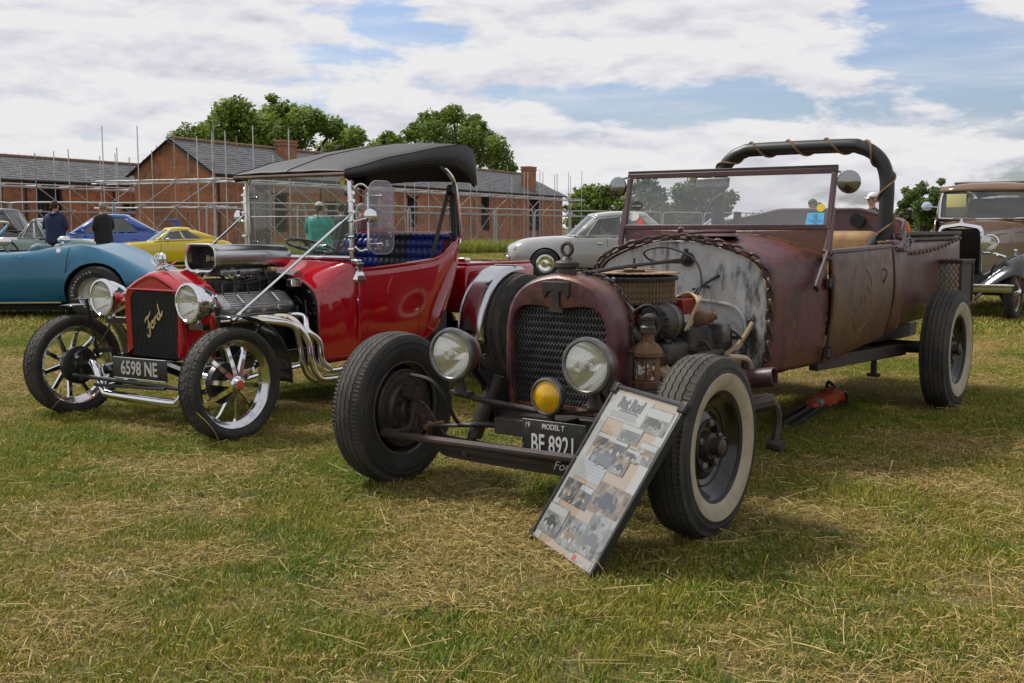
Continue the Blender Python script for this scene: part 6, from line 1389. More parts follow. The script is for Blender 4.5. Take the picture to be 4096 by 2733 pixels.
    for s in (-1, 1):
        mb = MB(); mb.tube(smooth_path([(s * .50, 2.10, 1.60), (s * .515, 2.19, 1.54), (s * .52, 2.25, 1.44), (s * .52, 2.30, 1.12), (s * .52, 2.30, 1.05)], 4), .016, 10); mb.build('top_post', 'chrome', t)
        mb = MB(); mb.bar((s * .50, 2.24, 1.45), (s * .50, 2.27, .98), .045, .02, up=(0, 1, 0)); mb.bar((s * .48, 2.22, 1.42), (s * .47, 2.02, .90), .035, .006, up=(1, 0, 0)); mb.cyl((s * .48, 2.23, 1.43), (s * .53, 2.23, 1.43), .035, 12); mb.build('top_strap', 'black_vinyl', t)
    # ---- little bed and fuel filler
    mb = MB(); mb.rbox((0, 2.95, .70), (.86, .90, .36), .05); mb.build('bed', 'red_paint', t); mb = MB(); mb.rbox((0, 2.95, .887), (.80, .84, .02), .008); mb.build('bed_lid', 'red_paint', t)
    mb = MB(); mb.rbox((.30, 2.62, .915), (.09, .07, .035), .012); mb.cyl((.30, 2.62, .89), (.30, 2.62, .93), .03, 14); mb.build('fuel_filler', 'chrome', t)
    mb = MB(); mb.cyl((-.6, 2.72, .40), (.6, 2.72, .40), .045, 12); mb.sphere((0, 2.70, .40), .14, 14, 8); mb.build('rear_axle', 'black_gloss', t)
build_red()
# ================================================================== parked cars behind
def paint(name, col, rough=.22, coat=.8): return mat(name, col, rough, coat=coat, col2=tuple(c * .93 for c in col), scale=2)
paint('paint_blue_teal', (.006, .118, .215), .3, .3); paint('paint_yellow', (.62, .46, .006)); paint('paint_blue', (.012, .075, .38)); paint('paint_grey', (.30, .30, .295)); paint('paint_sage', (.13, .19, .17))
paint('paint_black_brown', (.035, .035, .033)); paint('paint_pale_blue', (.40, .45, .52)); paint('paint_tan', (.125, .064, .026), .3); paint('paint_tan_light', (.18, .10, .048), .3); mat('interior_dark', (.02, .02, .022), .7); mat('interior_mid', (.07, .07, .07), .7)
mat('roof_cloth', (.10, .075, .05), .7); mat('cream_paper', (.55, .52, .22), .6); mat('bumper_cream', (.22, .21, .07), .4); mat('seat_teal', (.05, .12, .15), .6)
mat('wheel_silver', (.45, .45, .44), .3, metal=.7); mat('lamp_orange', (.75, .16, .005), .2, coat=.5)
def ring_of(st, n=4):
    y, hb, hm, hs, zb, zm, zs, zc = st
    H = [(0, zb), (hb * .7, zb), (hb, zb + .02), (hm * .98, (zb + zm) / 2), (hm, zm), ((hm + hs) / 2 + .02, (zm + zs) / 2 + .03), (hs, zs), (hs * .72, zs + (zc - zs) * .62), (hs * .36, zs + (zc - zs) * .92), (0, zc)]
    P = smooth_path([(x, z, 0) for x, z in H], 2)
    return [(p.x, y, p.y) for p in P] + [(-p.x, y, p.y) for p in reversed(P[1:-1])]
def body_loft(stations, m, parent, name='body', per=4):
    S = smooth_path([Vector((i, 0, 0)) for i in range(len(stations))], per)          # even parameter
    def cr(i, t):
        a, b, c, d = (stations[max(i - 1, 0)], stations[i], stations[i + 1], stations[min(i + 2, len(stations) - 1)])
        return [.5 * (2 * B + (C - A) * t + (2 * A - 5 * B + 4 * C - D) * t * t + (3 * B - A - 3 * C + D) * t ** 3) for A, B, C, D in zip(a, b, c, d)]
    full = [cr(i, k / per) for i in range(len(stations) - 1) for k in range(per)] + [list(stations[-1])]
    mb = MB(); mb.loft([ring_of(s)[::-1] for s in full]); return mb.build(name, m, parent, smooth=45)
def round_wheel(parent, M, r, w, rim, face, spokes=0):
    mb = MB(); xlathe(mb, [(-w / 2, rim), (w * .2, rim * .98), (w * .40, rim * 1.02), (w * .42, rim * .94), (w * .25, rim * .80), (w * .22, rim * .45), (w * .34, rim * .38), (w * .36, rim * .1), (w * .36, 0)], 28); o = mb.build('wheel', face, parent); o.matrix_local = M
    mb = MB(); h = r - rim; xlathe(mb, [(-w * .40, rim - .005), (-w * .5, rim + .4 * h), (-w * .42, r - .02), (-w * .3, r), (w * .3, r), (w * .42, r - .02), (w * .5, rim + .4 * h), (w * .40, rim - .005)], 36); mb.build('tyre', 'rubber', o)
    if spokes:
        mb = MB()
        for k in range(spokes): a = 2 * math.pi * k / spokes; mb.box((w * .3, rim * .55 * math.cos(a), rim * .55 * math.sin(a)), (.03, rim * .75, .045), rot=(math.degrees(a), 0, 0))
        mb.build('spokes', face, o)
    return o
def ruled(mb, A, B, s0, s1, t0, t1, n, off=0, nv=2):
    def at(L_, s): i = s * (len(L_) - 1); k = min(int(i), len(L_) - 2); return Vector(L_[k]).lerp(Vector(L_[k + 1]), i - k)
    mb.grid(lambda u, v: tuple(at(A, s0 + (s1 - s0) * u).lerp(at(B, s0 + (s1 - s0) * u), t0 + (t1 - t0) * v)), n, nv)
def greenhouse(t, g, roof_m, glass='glass_car', trim=None):
    """cabin: belt line below, roof line above; panes between pillars"""
    (yb0, zb0), (yt0, zt0), (yt1, zt1), (yb1, zb1) = g['prof']; wb, wt = g['wb'], g['wt']; zm = g.get('crown', .03); bow = g.get('bow', .12); fb = g.get('wt1', wt); wb1 = g.get('wb1', wb)
    n = 12
    belt = [(wb + (wb1 - wb) * u - .02 * math.cos(math.pi * u) * 0, yb0 + bow + (yb1 - bow * .8 - yb0 - bow) * u, zb0 + (zb1 - zb0) * u + g.get('belt_dip', 0) * math.sin(math.pi * u)) for u in [k / n for k in range(n + 1)]]
    rl = [(wt + (fb - wt) * u, yt0 + bow * .6 + (yt1 - yt0 - bow * .9) * u, zt0 + (zt1 - zt0) * u + g.get('arch', .03) * math.sin(math.pi * u)) for u in [k / n for k in range(n + 1)]]
    for s in (1, -1):
        A = [(s * x, y, z) for x, y, z in belt]; B = [(s * x, y, z) for x, y, z in rl]; mb = MB(); t0, t1 = g.get('tt', (.06, .88)); br = sorted({0, 1, *[q for w_ in g['win'] for q in w_]})
        ruled(mb, A, B, 0, 1, 0, t0, n); ruled(mb, A, B, 0, 1, t1, 1, n)
        for a, b in zip(br, br[1:]):
            if not any(abs(a - w_[0]) < 1e-6 for w_ in g['win']): ruled(mb, A, B, a, b, t0, t1, 2)
        mb.build('cabin_side', roof_m, t, thick=.02)
        for w_ in g['win']:
            mb = MB(); ruled(mb, A, B, w_[0], w_[1], t0, t1, 5); o = mb.build('side_window', glass, t)
            if trim:
                at = lambda L_, q: Vector(L_[min(int(q * n), n - 1)]).lerp(Vector(L_[min(int(q * n), n - 1) + 1]), q * n - min(int(q * n), n - 1)); c = [at(A, w_[0]).lerp(at(B, w_[0]), t0), at(A, w_[1]).lerp(at(B, w_[1]), t0), at(A, w_[1]).lerp(at(B, w_[1]), t1), at(A, w_[0]).lerp(at(B, w_[0]), t1)]
                mb = MB(); mb.tube([p + Vector((s * .006, 0, 0)) for p in c + [c[0]]], .010, 5); mb.build('window_trim', trim, o)
    def cross(y, z, w_, bw, sg): return [(x * w_, y + sg * bw * (1 - (x) ** 2), z + (zm if z > (zb0 + zt0) / 2 else zm * .3) * (1 - x * x)) for x in (-1, -.75, -.5, -.25, 0, .25, .5, .75, 1)]
    F0 = cross(yb0 + bow, zb0, wb, bow, -1); F1 = cross(yt0 + bow * .6, zt0, wt, bow * .6, -1); R0 = cross(yb1 - bow * .8, zb1, wb1, bow * .8, 1); R1 = cross(yt1 - bow * .3, zt1, fb, bow * .3, 1)
    mb = MB(); rows = [F1]
    for k in range(1, 10): u = k / 10; rows.append([(p[0] * (1 - u) + q[0] * u, p[1] * (1 - u) + q[1] * u, p[2] * (1 - u) + q[2] * u + g.get('arch', .03) * math.sin(math.pi * u)) for p, q in zip(F1, R1)])
    rows.append(R1); mb.loft(rows, cap=False, closed=False); mb.build('roof', roof_m, t, thick=.02)
    for nm, A, B in (('windscreen', F0, F1), ('rear_window', R0, R1)):
        mb = MB(); ruled(mb, A, B, .06, .94, .05, .92, 8); o = mb.build(nm, glass, t); mb = MB(); ruled(mb, A, B, 0, .06, 0, 1, 1); ruled(mb, A, B, .94, 1, 0, 1, 1); ruled(mb, A, B, 0, 1, .92, 1, 8); ruled(mb, A, B, 0, 1, 0, .05, 8); mb.build('pillar', roof_m, t, thick=.02)
        if trim:
            c = [Vector(A[0]).lerp(Vector(B[0]), q) for q in (.04, .5, .94)] + [Vector(p).lerp(Vector(q), .94) for p, q in zip(A, B)][1:-1] + [Vector(A[-1]).lerp(Vector(B[-1]), q) for q in (.94, .5, .04)]
            mb = MB(); mb.tube(c, .011, 5); mb.build('window_trim', trim, o)
    # seats and dashboard seen through the panes
    yc = (yt0 + yt1) / 2; zf = zb0 - .45
    mb = MB(); mb.box((0, (yb0 + yb1) / 2 + .1, zf), (wb * 1.7, (yb1 - yb0) * .8, .04)); mb.rbox((0, yb0 + .35, zb0 - .06), (wb * 1.6, .2, .14), .04); mb.build('dashboard', 'interior_dark', t)
    for s in (-1, 1):
        mb = MB(); mb.rbox((s * wb * .45, yc, zb0 - .28), (.46, .5, .16), .05); mb.rbox((s * wb * .45, yc + .26, zb0 - .02), (.44, .12, .55), .05); mb.build('seat', g.get('seat', 'interior_mid'), t)
    mb = MB(); mb.rbox((0, yt1 + .05, zb0 - .05), (wb * 1.7, .14, .40), .05); mb.build('rear_seat', g.get('seat', 'interior_mid'), t)
def arch_cut(body, ys, r, hw, zc):
    cut = []
    for y in ys:
        for s in (1, -1):
            c = MB(); c.tube([(s * (hw - .26), y, zc), (s * (hw + .3), y, zc)], r, 28); cut.append(c)
    boolean_cut(body, cut, 'black_matt')
def seams(t, ys, z0, z1, hw, m='black_satin'):
    for y in ys:
        mb = MB(); mb.tube([(hw * .985 + .004, y, z0), (hw + .004, y, (z0 + z1) / 2), (hw * .96 + .004, y + .02, z1)], .005, 4); mb.build('door_seam', m, t)

# ---------------- blue open sports car
def blue_roadster():
    t = thing('open_sports_car', 'metallic blue open sports car with swollen rear wing and silver wheels', 'car', (-7.62, 14.3, 0), R(-90))
    st = [(-1.15, .40, .50, .42, .34, .48, .58, .60), (-1.0, .66, .74, .55, .26, .50, .66, .68), (-.5, .76, .86, .66, .22, .52, .80, .74), (0, .78, .89, .66, .21, .52, .90, .80), (.6, .76, .84, .68, .21, .52, .86, .86), (1.1, .75, .82, .70, .22, .52, .83, .88),
          (1.6, .75, .82, .72, .22, .54, .85, .88), (1.95, .76, .85, .72, .22, .56, .91, .92), (2.3, .78, .90, .70, .23, .58, .945, .93), (2.6, .76, .88, .66, .27, .56, .85, .84), (2.88, .70, .82, .60, .34, .52, .71, .72), (3.1, .60, .74, .54, .40, .50, .60, .61), (3.2, .5, .64, .46, .44, .50, .55, .56)]
    b = body_loft(st, 'paint_blue_teal', t)
    c = MB(); c.prism([(.60 * sx_ * q, 1.30 + .63 * sy_ * r_) for sx_, sy_, seq in ((1, 1, ((1, .7), (.9, .9), (.7, 1))), (-1, 1, ((.7, 1), (.9, .9), (1, .7))), (-1, -1, ((1, .7), (.9, .9), (.7, 1))), (1, -1, ((.7, 1), (.9, .9), (1, .7)))) for q, r_ in seq], .62, 1.3); boolean_cut(b, [c], 'interior_dark')
    arch_cut(b, (0, 2.49), .385, .88, .345)
    for y in (0, 2.49):
        for s in (1, -1):
            w_ = round_wheel(t, T(s * .76, y, .345) @ (Matrix() if s > 0 else FLIP), .345, .22, .205, 'wheel_silver'); mb = MB(); xlathe(mb, [(.05, .21), (.10, .215), (.115, .205), (.10, .195)], 36); mb.build('trim_ring', 'chrome', w_); mb = MB(); xlathe(mb, [(.03, .09), (.10, .085), (.125, .06), (.13, 0)], 24); mb.build('hub_cap', 'chrome', w_)
            for k in range(10):
                a = 1.75 + (9 - k) * .16; me_o = text_part('tyre_lettering', 'BFGoodrich'[k], .045, 'plate_white', w_, T(.112, .275 * math.cos(a), .275 * math.sin(a)) @ Matrix.Rotation(a + 0, 4, 'X') @ Matrix.Rotation(R(90), 4, 'Y') @ Matrix.Rotation(R(90), 4, 'Z') @ Matrix.Rotation(R(-90), 4, 'Z'), depth=.001) if (s > 0 and y > 1) else None
    mb = MB(); mb.tube(smooth_path([(.60, .45, .86), (.59, .65, 1.05), (.55, .82, 1.21), (.30, .79, 1.235), (0, .77, 1.24), (-.30, .79, 1.235), (-.55, .82, 1.21), (-.59, .65, 1.05), (-.60, .45, .86)], 4), .018, 8); f = mb.build('windscreen_frame', 'chrome', t)
    mb = MB(); ruled(mb, [(-.59, .45, .87), (0, .27, .88), (.59, .45, .87)], [(-.55, .81, 1.21), (0, .77, 1.235), (.55, .81, 1.21)], 0, 1, 0, 1, 8); mb.build('glass', 'glass_clear', f)
    for s in (-1, 1):
        mb = MB(); mb.rbox((s * .36, 1.42, .60), (.5, .5, .2), .06); mb.rbox((s * .36, 1.64, .72), (.46, .16, .46), .07); mb.build('seat', 'seat_teal', t)
        mb = MB(); mb.sphere((s * .90, 1.42, .99), (.05, .09, .055), 14, 10); mb.cyl((s * .80, 1.42, .86), (s * .88, 1.42, .97), .02, 8); mb.build('door_mirror', 'chrome', t)
    mb = MB(); mb.torus(.17, .014, 24, 6, axis_m((-.36, .95, .86), (0, .8, .5))); mb.build('steering_wheel', 'black_satin', t)
    for y0, pts in ((2.16, [(.856, 2.20, .92), (.868, 2.17, .80), (.872, 2.14, .62), (.84, 2.08, .42), (.80, 2.02, .26)]), (1.0, [(.826, 1.0, .84), (.846, 1.0, .52), (.78, 1.0, .26)])): mb = MB(); mb.tube(smooth_path(pts, 4), .006, 4); mb.build('door_seam', 'black_satin', t)
    mb = MB(); mb.lathe([(.03, 0), (.03, .008), (.018, .012), (0, .012)], 16, axis_m((.845, 2.06, .88), (1, 0, .3))); mb.build('fuel_cap', 'chrome', t)
    mb = MB(); mb.tube([(.80, .42, .235), (.80, 1.4, .235), (.80, 2.05, .24)], .016, 6); mb.build('sill_trim', 'chrome', t); mb = MB(); mb.box((0, 1.25, .17), (1.3, 1.7, .08)); mb.build('underbody', 'black_matt', t)
    mb = MB(); mb.rbox((0, 3.20, .46), (1.2, .08, .10), .03); mb.build('rear_bumper', 'chrome', t)
blue_roadster()

# ---------------- yellow coupe
def yellow_coupe():
    t = thing('coupe', 'small bright yellow fastback coupe parked behind the red hot rod', 'car', (-10.55, 30.4, 0), R(-63))
    t.scale = (.96, .94, 1.0)
    st = [(-.82, .30, .36, .28, .36, .44, .50, .52), (-.66, .56, .62, .46, .24, .46, .60, .62), (-.3, .70, .75, .60, .20, .48, .70, .70), (0, .72, .78, .62, .19, .48, .755, .74), (.5, .72, .76, .66, .19, .5, .76, .79), (1.1, .72, .76, .68, .19, .5, .77, .80), (1.7, .72, .77, .68, .2, .5, .79, .82), (2.1, .72, .78, .66, .22, .5, .82, .84), (2.55, .66, .72, .58, .28, .52, .80, .81), (2.82, .5, .6, .48, .38, .55, .72, .74)]
    b = body_loft(st, 'paint_yellow', t); arch_cut(b, (0, 2.1), .32, .77, .30)
    greenhouse(t, dict(prof=((.45, .775), (.98, 1.11), (1.60, 1.135), (2.62, .83)), wb=.655, wb1=.56, wt=.48, wt1=.44, win=((.08, .42), (.46, .74)), tt=(.10, .80), arch=.02, crown=.03, bow=.12), 'paint_yellow', trim='chrome')
    for y in (0, 2.1):
        for s in (1, -1): round_wheel(t, T(s * .68, y, .29) @ (Matrix() if s > 0 else FLIP), .29, .17, .175, 'wheel_silver', 8)
    for s in (1, -1):
        mb = MB(); mb.lathe([(0, .02), (.07, .015), (.085, 0), (.09, -.02)], 20, axis_m((s * .50, -.50, .63), (0, -1, .35))); mb.build('headlight', 'lens_clear', t)
        mb = MB(); mb.sphere((s * .80, .92, .84), (.05, .06, .045), 10, 8); mb.cyl((s * .70, .95, .78), (s * .79, .93, .83), .012, 6); mb.build('door_mirror', 'chrome', t)
        mb = MB(); mb.cyl((s * .35, .48, .80), (s * .05, .56, .83), .008, 5); mb.build('wiper', 'black_satin', t)
    seams(t, (.72, 1.62), .26, .75, .76); mb = MB(); mb.rbox((.775, 1.48, .70), (.02, .10, .03), .008); mb.build('door_handle', 'chrome', t)
    mb = MB(); mb.rbox((0, -.78, .38), (.9, .06, .06), .02); mb.build('front_bumper', 'chrome', t); mb = MB(); mb.box((0, 1.0, .16), (1.2, 2.4, .06)); mb.build('underbody', 'black_matt', t)
yellow_coupe()

# ---------------- saloons
def saloon(name, label, loc, rz, m, spec, glass='glass_car', trim=None, wheel='wheel_silver', spokes=5, extras=None):
    t = thing(name, label, 'car', (*loc, 0), R(rz)); b = body_loft(spec['st'], m, t); arch_cut(b, spec['ax'], spec['ar'], spec['hw'], spec['wr'])
    greenhouse(t, spec['g'], m, glass, trim)
    for y in spec['ax']:
        for s in (1, -1): round_wheel(t, T(s * (spec['hw'] - .10), y, spec['wr']) @ (Matrix() if s > 0 else FLIP), spec['wr'], .19, spec['wr'] * .63, wheel, spokes)
    seams(t, spec['seams'], spec['st'][4][4] + .08, spec['st'][4][6] - .01, spec['hw'] - .012)
    for y in spec['seams'][1:]: mb = MB(); mb.rbox((spec['hw'] - .01, y - .16, spec['st'][4][6] - .12), (.03, .14, .03), .008); mb.build('door_handle', trim or m, t)
    mb = MB(); mb.box((0, 1.2, spec['st'][4][4] - .02), (1.3, 2.8, .08)); mb.build('underbody', 'black_matt', t)
    for s in (1, -1): mb = MB(); mb.lathe([(0, .03), (.07, .02), (.09, 0), (.09, -.05)], 18, axis_m((s * spec['lamp'][0], spec['lamp'][1], spec['lamp'][2]), (0, -1, .1))); mb.build('headlight', 'lens_clear', t)
    return t
blue_spec = dict(st=[(-.90, .45, .55, .45, .30, .50, .62, .64), (-.78, .68, .76, .60, .22, .50, .70, .74), (-.4, .76, .83, .68, .20, .52, .80, .82), (0, .80, .86, .70, .20, .52, .86, .86), (.5, .80, .86, .74, .2, .54, .90, .93), (1.3, .80, .86, .78, .2, .56, .93, .95), (2.2, .80, .86, .78, .2, .56, .95, .97), (2.6, .80, .86, .74, .22, .58, .97, 1.0), (3.1, .78, .84, .70, .26, .60, .98, 1.02), (3.42, .66, .78, .66, .34, .62, .96, 1.0), (3.5, .6, .7, .6, .4, .62, .9, .92)],
    ax=(0, 2.52), ar=.37, hw=.86, wr=.32, g=dict(prof=((.25, .93), (1.02, 1.44), (1.95, 1.46), (2.78, 1.0)), wb=.76, wt=.60, win=((.10, .46), (.50, .82)), tt=(.05, .84), arch=.03, crown=.04, bow=.16), seams=(.55, 1.45, 2.3), lamp=(.62, -.72, .62))
def blue_extras(t):
    mb = MB(); mb.rbox((0, 3.20, 1.34), (1.46, .40, .05), .015); 
    for s in (-1, 1): mb.loft([[(s * .66, 3.24, .98), (s * .70, 3.24, .98), (s * .70, 3.38, .98), (s * .66, 3.38, .98)], [(s * .69, 3.26, 1.34), (s * .72, 3.26, 1.34), (s * .72, 3.38, 1.34), (s * .69, 3.38, 1.34)]])
    mb.build('rear_spoiler', 'paint_blue', t, bevel=.01)
    mb = MB(); mb.rbox((0, .25, .93), (.5, .5, .08), .03); mb.build('bonnet_scoop', 'paint_blue', t)
    for s in (-1, 1): mb = MB(); mb.rbox((s * .92, .75, 1.0), (.16, .09, .11), .03); mb.build('door_mirror', 'paint_blue', t); mb = MB(); mb.cyl((s * .4, .26, .965), (s * .05, .35, .99), .01, 5); mb.build('wiper', 'black_satin', t)
blue_extras(saloon('saloon_car', 'blue saloon with a tall rear spoiler parked behind the yellow coupe', (-14.25, 34.6), -74, 'paint_blue', blue_spec))
next(o for o in bpy.data.objects if o.name == 'saloon_car').scale = (1.07, 1.07, 1.04)
grey_spec = dict(st=[(-.83, .34, .40, .32, .42, .56, .66, .70), (-.72, .58, .64, .48, .30, .56, .76, .80), (-.45, .72, .78, .60, .24, .56, .85, .90), (0, .76, .84, .64, .22, .56, .90, .95), (.6, .76, .84, .70, .22, .56, .92, .97), (1.3, .76, .84, .74, .22, .58, .92, .96), (2.0, .76, .84, .74, .22, .58, .91, .94), (2.73, .75, .83, .70, .24, .58, .90, .93), (3.2, .68, .76, .60, .28, .56, .82, .88), (3.55, .52, .60, .45, .34, .54, .72, .76), (3.75, .3, .4, .3, .42, .54, .62, .64)],
    ax=(0, 2.73), ar=.37, hw=.84, wr=.335, g=dict(prof=((.55, .955), (1.10, 1.42), (2.42, 1.455), (3.12, .93)), wb=.71, wb1=.62, wt=.55, wt1=.52, win=((.10, .47), (.51, .86)), tt=(.05, .86), arch=.05, crown=.05, bow=.16), seams=(.55, 1.42, 2.35), lamp=(.55, -.70, .68))
def grey_extras(t):
    mb = MB(); mb.rbox((0, -.86, .48), (1.45, .07, .10), .03); mb.build('front_bumper', 'chrome', t); mb = MB(); mb.rbox((0, 3.75, .50), (1.4, .07, .10), .03); mb.build('rear_bumper', 'chrome', t)
    mb = MB(); mb.tube([(.845, .45, .905), (.85, 1.4, .915), (.84, 2.4, .905)], .008, 5); mb.build('belt_trim', 'chrome', t)
    mb = MB(); mb.torus(.2, .012, 24, 6, axis_m((.34, 1.15, .98), (0, .8, .5))); mb.build('steering_wheel', 'black_satin', t)
grey_extras(saloon('saloon_car', 'grey rounded vintage saloon with chrome window frames beyond the rusty hot rod', (.72, 26.0), -87, 'paint_grey', grey_spec, trim='chrome', wheel='chrome', spokes=0))
pale = saloon('saloon_car', 'pale blue car seen through the rusty hot rod windscreen behind the roll bar', (6.3, 40.5), -90, 'paint_pale_blue', blue_spec)
sage_spec = dict(st=[(-.85, .3, .36, .3, .42, .52, .60, .62), (-.7, .58, .64, .48, .28, .52, .72, .74), (-.3, .70, .76, .58, .24, .54, .84, .84), (.1, .72, .78, .60, .22, .54, .90, .88), (.8, .72, .78, .66, .22, .54, .86, .90), (1.4, .72, .78, .66, .22, .54, .84, .88), (2.0, .72, .78, .64, .22, .54, .86, .88), (2.5, .70, .76, .58, .26, .54, .84, .86), (2.9, .58, .64, .48, .32, .54, .74, .76), (3.15, .36, .42, .34, .4, .54, .62, .64)],
    ax=(0, 2.35), ar=.34, hw=.78, wr=.32, g=dict(prof=((.75, .88), (1.10, 1.31), (1.36, 1.32), (1.80, .88)), wb=.62, wt=.52, win=((.12, .48), (.52, .84)), tt=(.05, .86), arch=.04, crown=.04, bow=.10), seams=(.75, 1.6), lamp=(.5, -.66, .62))
saloon('sports_saloon', 'pale sage green vintage sports car behind the blue open sports car', (-13.45, 28.6), -90, 'paint_sage', sage_spec, trim='chrome', wheel='chrome', spokes=0)
dark_spec = dict(st=[(-.7, .3, .34, .3, .5, .62, .86, .92), (-.55, .40, .48, .38, .42, .62, .92, .98), (0, .62, .72, .44, .35, .62, .96, 1.02), (.6, .66, .76, .56, .32, .62, 1.0, 1.06), (1.1, .68, .78, .68, .30, .64, 1.06, 1.08), (1.8, .70, .80, .70, .30, .64, 1.08, 1.10), (2.5, .70, .80, .68, .32, .64, 1.08, 1.10), (3.0, .62, .70, .58, .38, .64, 1.02, 1.04), (3.3, .45, .52, .42, .45, .64, .88, .9)],
    ax=(0, 2.6), ar=.37, hw=.79, wr=.35, g=dict(prof=((.85, 1.06), (1.12, 1.66), (2.55, 1.70), (3.05, 1.04)), wb=.68, wt=.58, win=((.08, .44), (.49, .84)), tt=(.06, .80), arch=.05, crown=.06, bow=.08), seams=(.95, 1.75), lamp=(.55, -.55, .85))
saloon('vintage_saloon', 'black upright vintage saloon with a rounded roof near the low barn', (-18.9, 36.0), -90, 'paint_black_brown', dark_spec, wheel='wheel_silver', spokes=0)

# ---------------- tan vintage car
def tan_vintage():
    t = thing('vintage_car', 'tan brown upright vintage car with black wings and chrome radiator surround', 'car', (5.72, 13.98, 0), -.62)
    r = .36
    for s in (1, -1):
        for y in (0, 2.55):
            M = T(s * .64, y, r) @ (Matrix() if s > 0 else FLIP); mb = MB(); xlathe(mb, [(-.05, .245), (.05, .245), (.055, .262), (.045, .25), (.03, .225), (-.04, .225)], 36); w_ = mb.build('wheel', 'paint_tan_light', t); w_.matrix_local = M
            mb = MB(); xlathe(mb, [(-.055, .245), (-.065, .30), (-.05, r - .015), (-.03, r), (.03, r), (.05, r - .015), (.065, .30), (.055, .245)], 40); mb.build('tyre', 'rubber', w_)
            sp = MB()
            for k in range(36): a = 2 * math.pi * k / 36; a2 = a + (.25 if k % 2 else -.25); sp.cyl((.07 if k % 3 else .0, .05 * math.cos(a2), .05 * math.sin(a2)), (.0, .23 * math.cos(a), .23 * math.sin(a)), .005, 4)
            sp.build('wire_spokes', 'paint_tan_light', w_); mb = MB(); xlathe(mb, [(-.06, .07), (.05, .06), (.075, .05), (.09, .03), (.092, 0)], 20); mb.build('hub_cap', 'chrome', w_)
    # bonnet and cabin
    def rg(hw, z0, z1, y, rad, crown=.05): 
        H = [(hw, z0), (hw, z1 - rad), (hw - rad * .3, z1 - rad * .3), (hw - rad, z1), (hw * .4, z1 + crown * .8), (0, z1 + crown)]; P = smooth_path([(x, z, 0) for x, z in H], 3); return [(p.x, y, p.y) for p in P] + [(-p.x, y, p.y) for p in reversed(P[:-1])]
    mb = MB(); mb.loft([rg(.27, .50, .96, -.02, .06, .02), rg(.30, .50, .98, .2, .07, .025), rg(.40, .50, 1.02, .75, .09, .03), rg(.50, .50, 1.05, 1.05, .1, .035), rg(.58, .50, 1.07, 1.22, .1, .04)], cap=False, closed=False); mb.build('bonnet', 'paint_tan', t)
    mb = MB(); mb.tube([(.30, .15, .955), (.43, .9, 1.0), (.56, 1.2, 1.03)], .006, 5); mb.tube([(.285, .04, .90), (.40, .78, .93), (.55, 1.18, .95)], .006, 5); mb.build('bonnet_seam', 'paint_tan_light', t)
    rings = [rg(.60, .42, 1.07, 1.20, .06, .03), rg(.63, .42, 1.08, 1.32, .06, .03)]
    mb = MB(); mb.loft(rings, cap=False, closed=False); mb.build('scuttle', 'paint_tan', t)
    # cabin with window openings
    W0, W1 = .62, .575
    for s in (1, -1):
        lo_ = [(s * .66, 1.30 + 1.95 * k / 12, .42 + (.0 if k < 11 else .1)) for k in range(13)]; be = [(s * .665, 1.30 + 1.95 * k / 12, 1.09) for k in range(13)]; ro = [(s * (.60 if k else .585), 1.40 + 1.80 * k / 12, 1.62 - .03 * (k / 12) ** 3) for k in range(13)]
        mb = MB(); ruled(mb, lo_, be, 0, 1, 0, 1, 12, nv=4); mb.build('body_side', 'paint_tan', t, thick=.02)
        mb = MB(); ruled(mb, be, ro, 0, 1, 0, .06, 12); ruled(mb, be, ro, 0, 1, .84, 1, 12)
        for a, b in ((0, .05), (.45, .52), (.92, 1)): ruled(mb, be, ro, a, b, .06, .84, 2)
        mb.build('window_pillars', 'paint_tan', t, thick=.02)
        for a, b in ((.05, .45), (.52, .92)): mb = MB(); ruled(mb, be, ro, a, b, .06, .84, 3); mb.build('side_window', 'glass_dark', t)
        mb = MB(); mb.tube([(s * .67, 1.3, 1.09), (s * .675, 3.2, 1.09)], .012, 6); mb.build('belt_moulding', 'paint_tan_light', t)
        for y in (1.42, 2.22): mb = MB(); mb.tube([(s * .672, y, .48), (s * .677, y, 1.08)], .005, 4); mb.build('door_seam', 'black_satin', t)
        mb = MB(); mb.rbox((s * .70, 2.08, .98), (.04, .12, .02), .008); mb.build('door_handle', 'chrome', t)
        # swept wing
        def wing(u, v):                      # crescent over the wheel, falling away to the chassis and back to the running board
            a = u / .55
            if u < .55: ang = R(152 - 62 * a); y, z = .48 * math.cos(ang), .40 + .46 * math.sin(ang) - .02 * (1 - a)
            else: q = (u - .55) / .45; y, z = 1.2 * q, .86 - .50 * q ** 1.15
            return (s * (.30 + .53 * v), y - .10 * (1 - v) ** 2 * (u < .55), z - .34 * (1 - v) ** 1.8 * (1 - .3 * u) - .07 * max(0, v - .86) / .14)
        mb = MB(); mb.grid(wing, 28, 12); mb.build('front_wing', 'black_gloss', t, thick=.008, smooth=70)
        mb = MB(); mb.grid(lambda u, v: (s * (.45 - .02 * v), -.35 + .8 * u, .36 + (.24 + .12 * math.sin(math.pi * min(1, u * 1.3))) * v), 8, 3); mb.build('wing_valance', 'black_satin', t)
        mb = MB(); mb.sphere((s * .645, -.02, .875), (.025, .045, .022), 10, 8); mb.cyl((s * .645, -.02, .82), (s * .645, -.02, .865), .014, 8); mb.build('side_lamp', 'chrome', t)
        def rwing(u, v): a = R(200 - 215 * u); return (s * (.50 + .32 * v), 2.55 + .46 * math.cos(a), .40 + .46 * max(-.25, math.sin(a)) - .05 * max(0, v - .75) / .25)
        mb = MB(); mb.grid(rwing, 18, 6); mb.build('rear_wing', 'black_gloss', t, thick=.008, smooth=70)
        mb = MB(); mb.box((s * .72, 1.35, .36), (.24, 1.5, .03)); mb.build('running_board', 'black_satin', t)
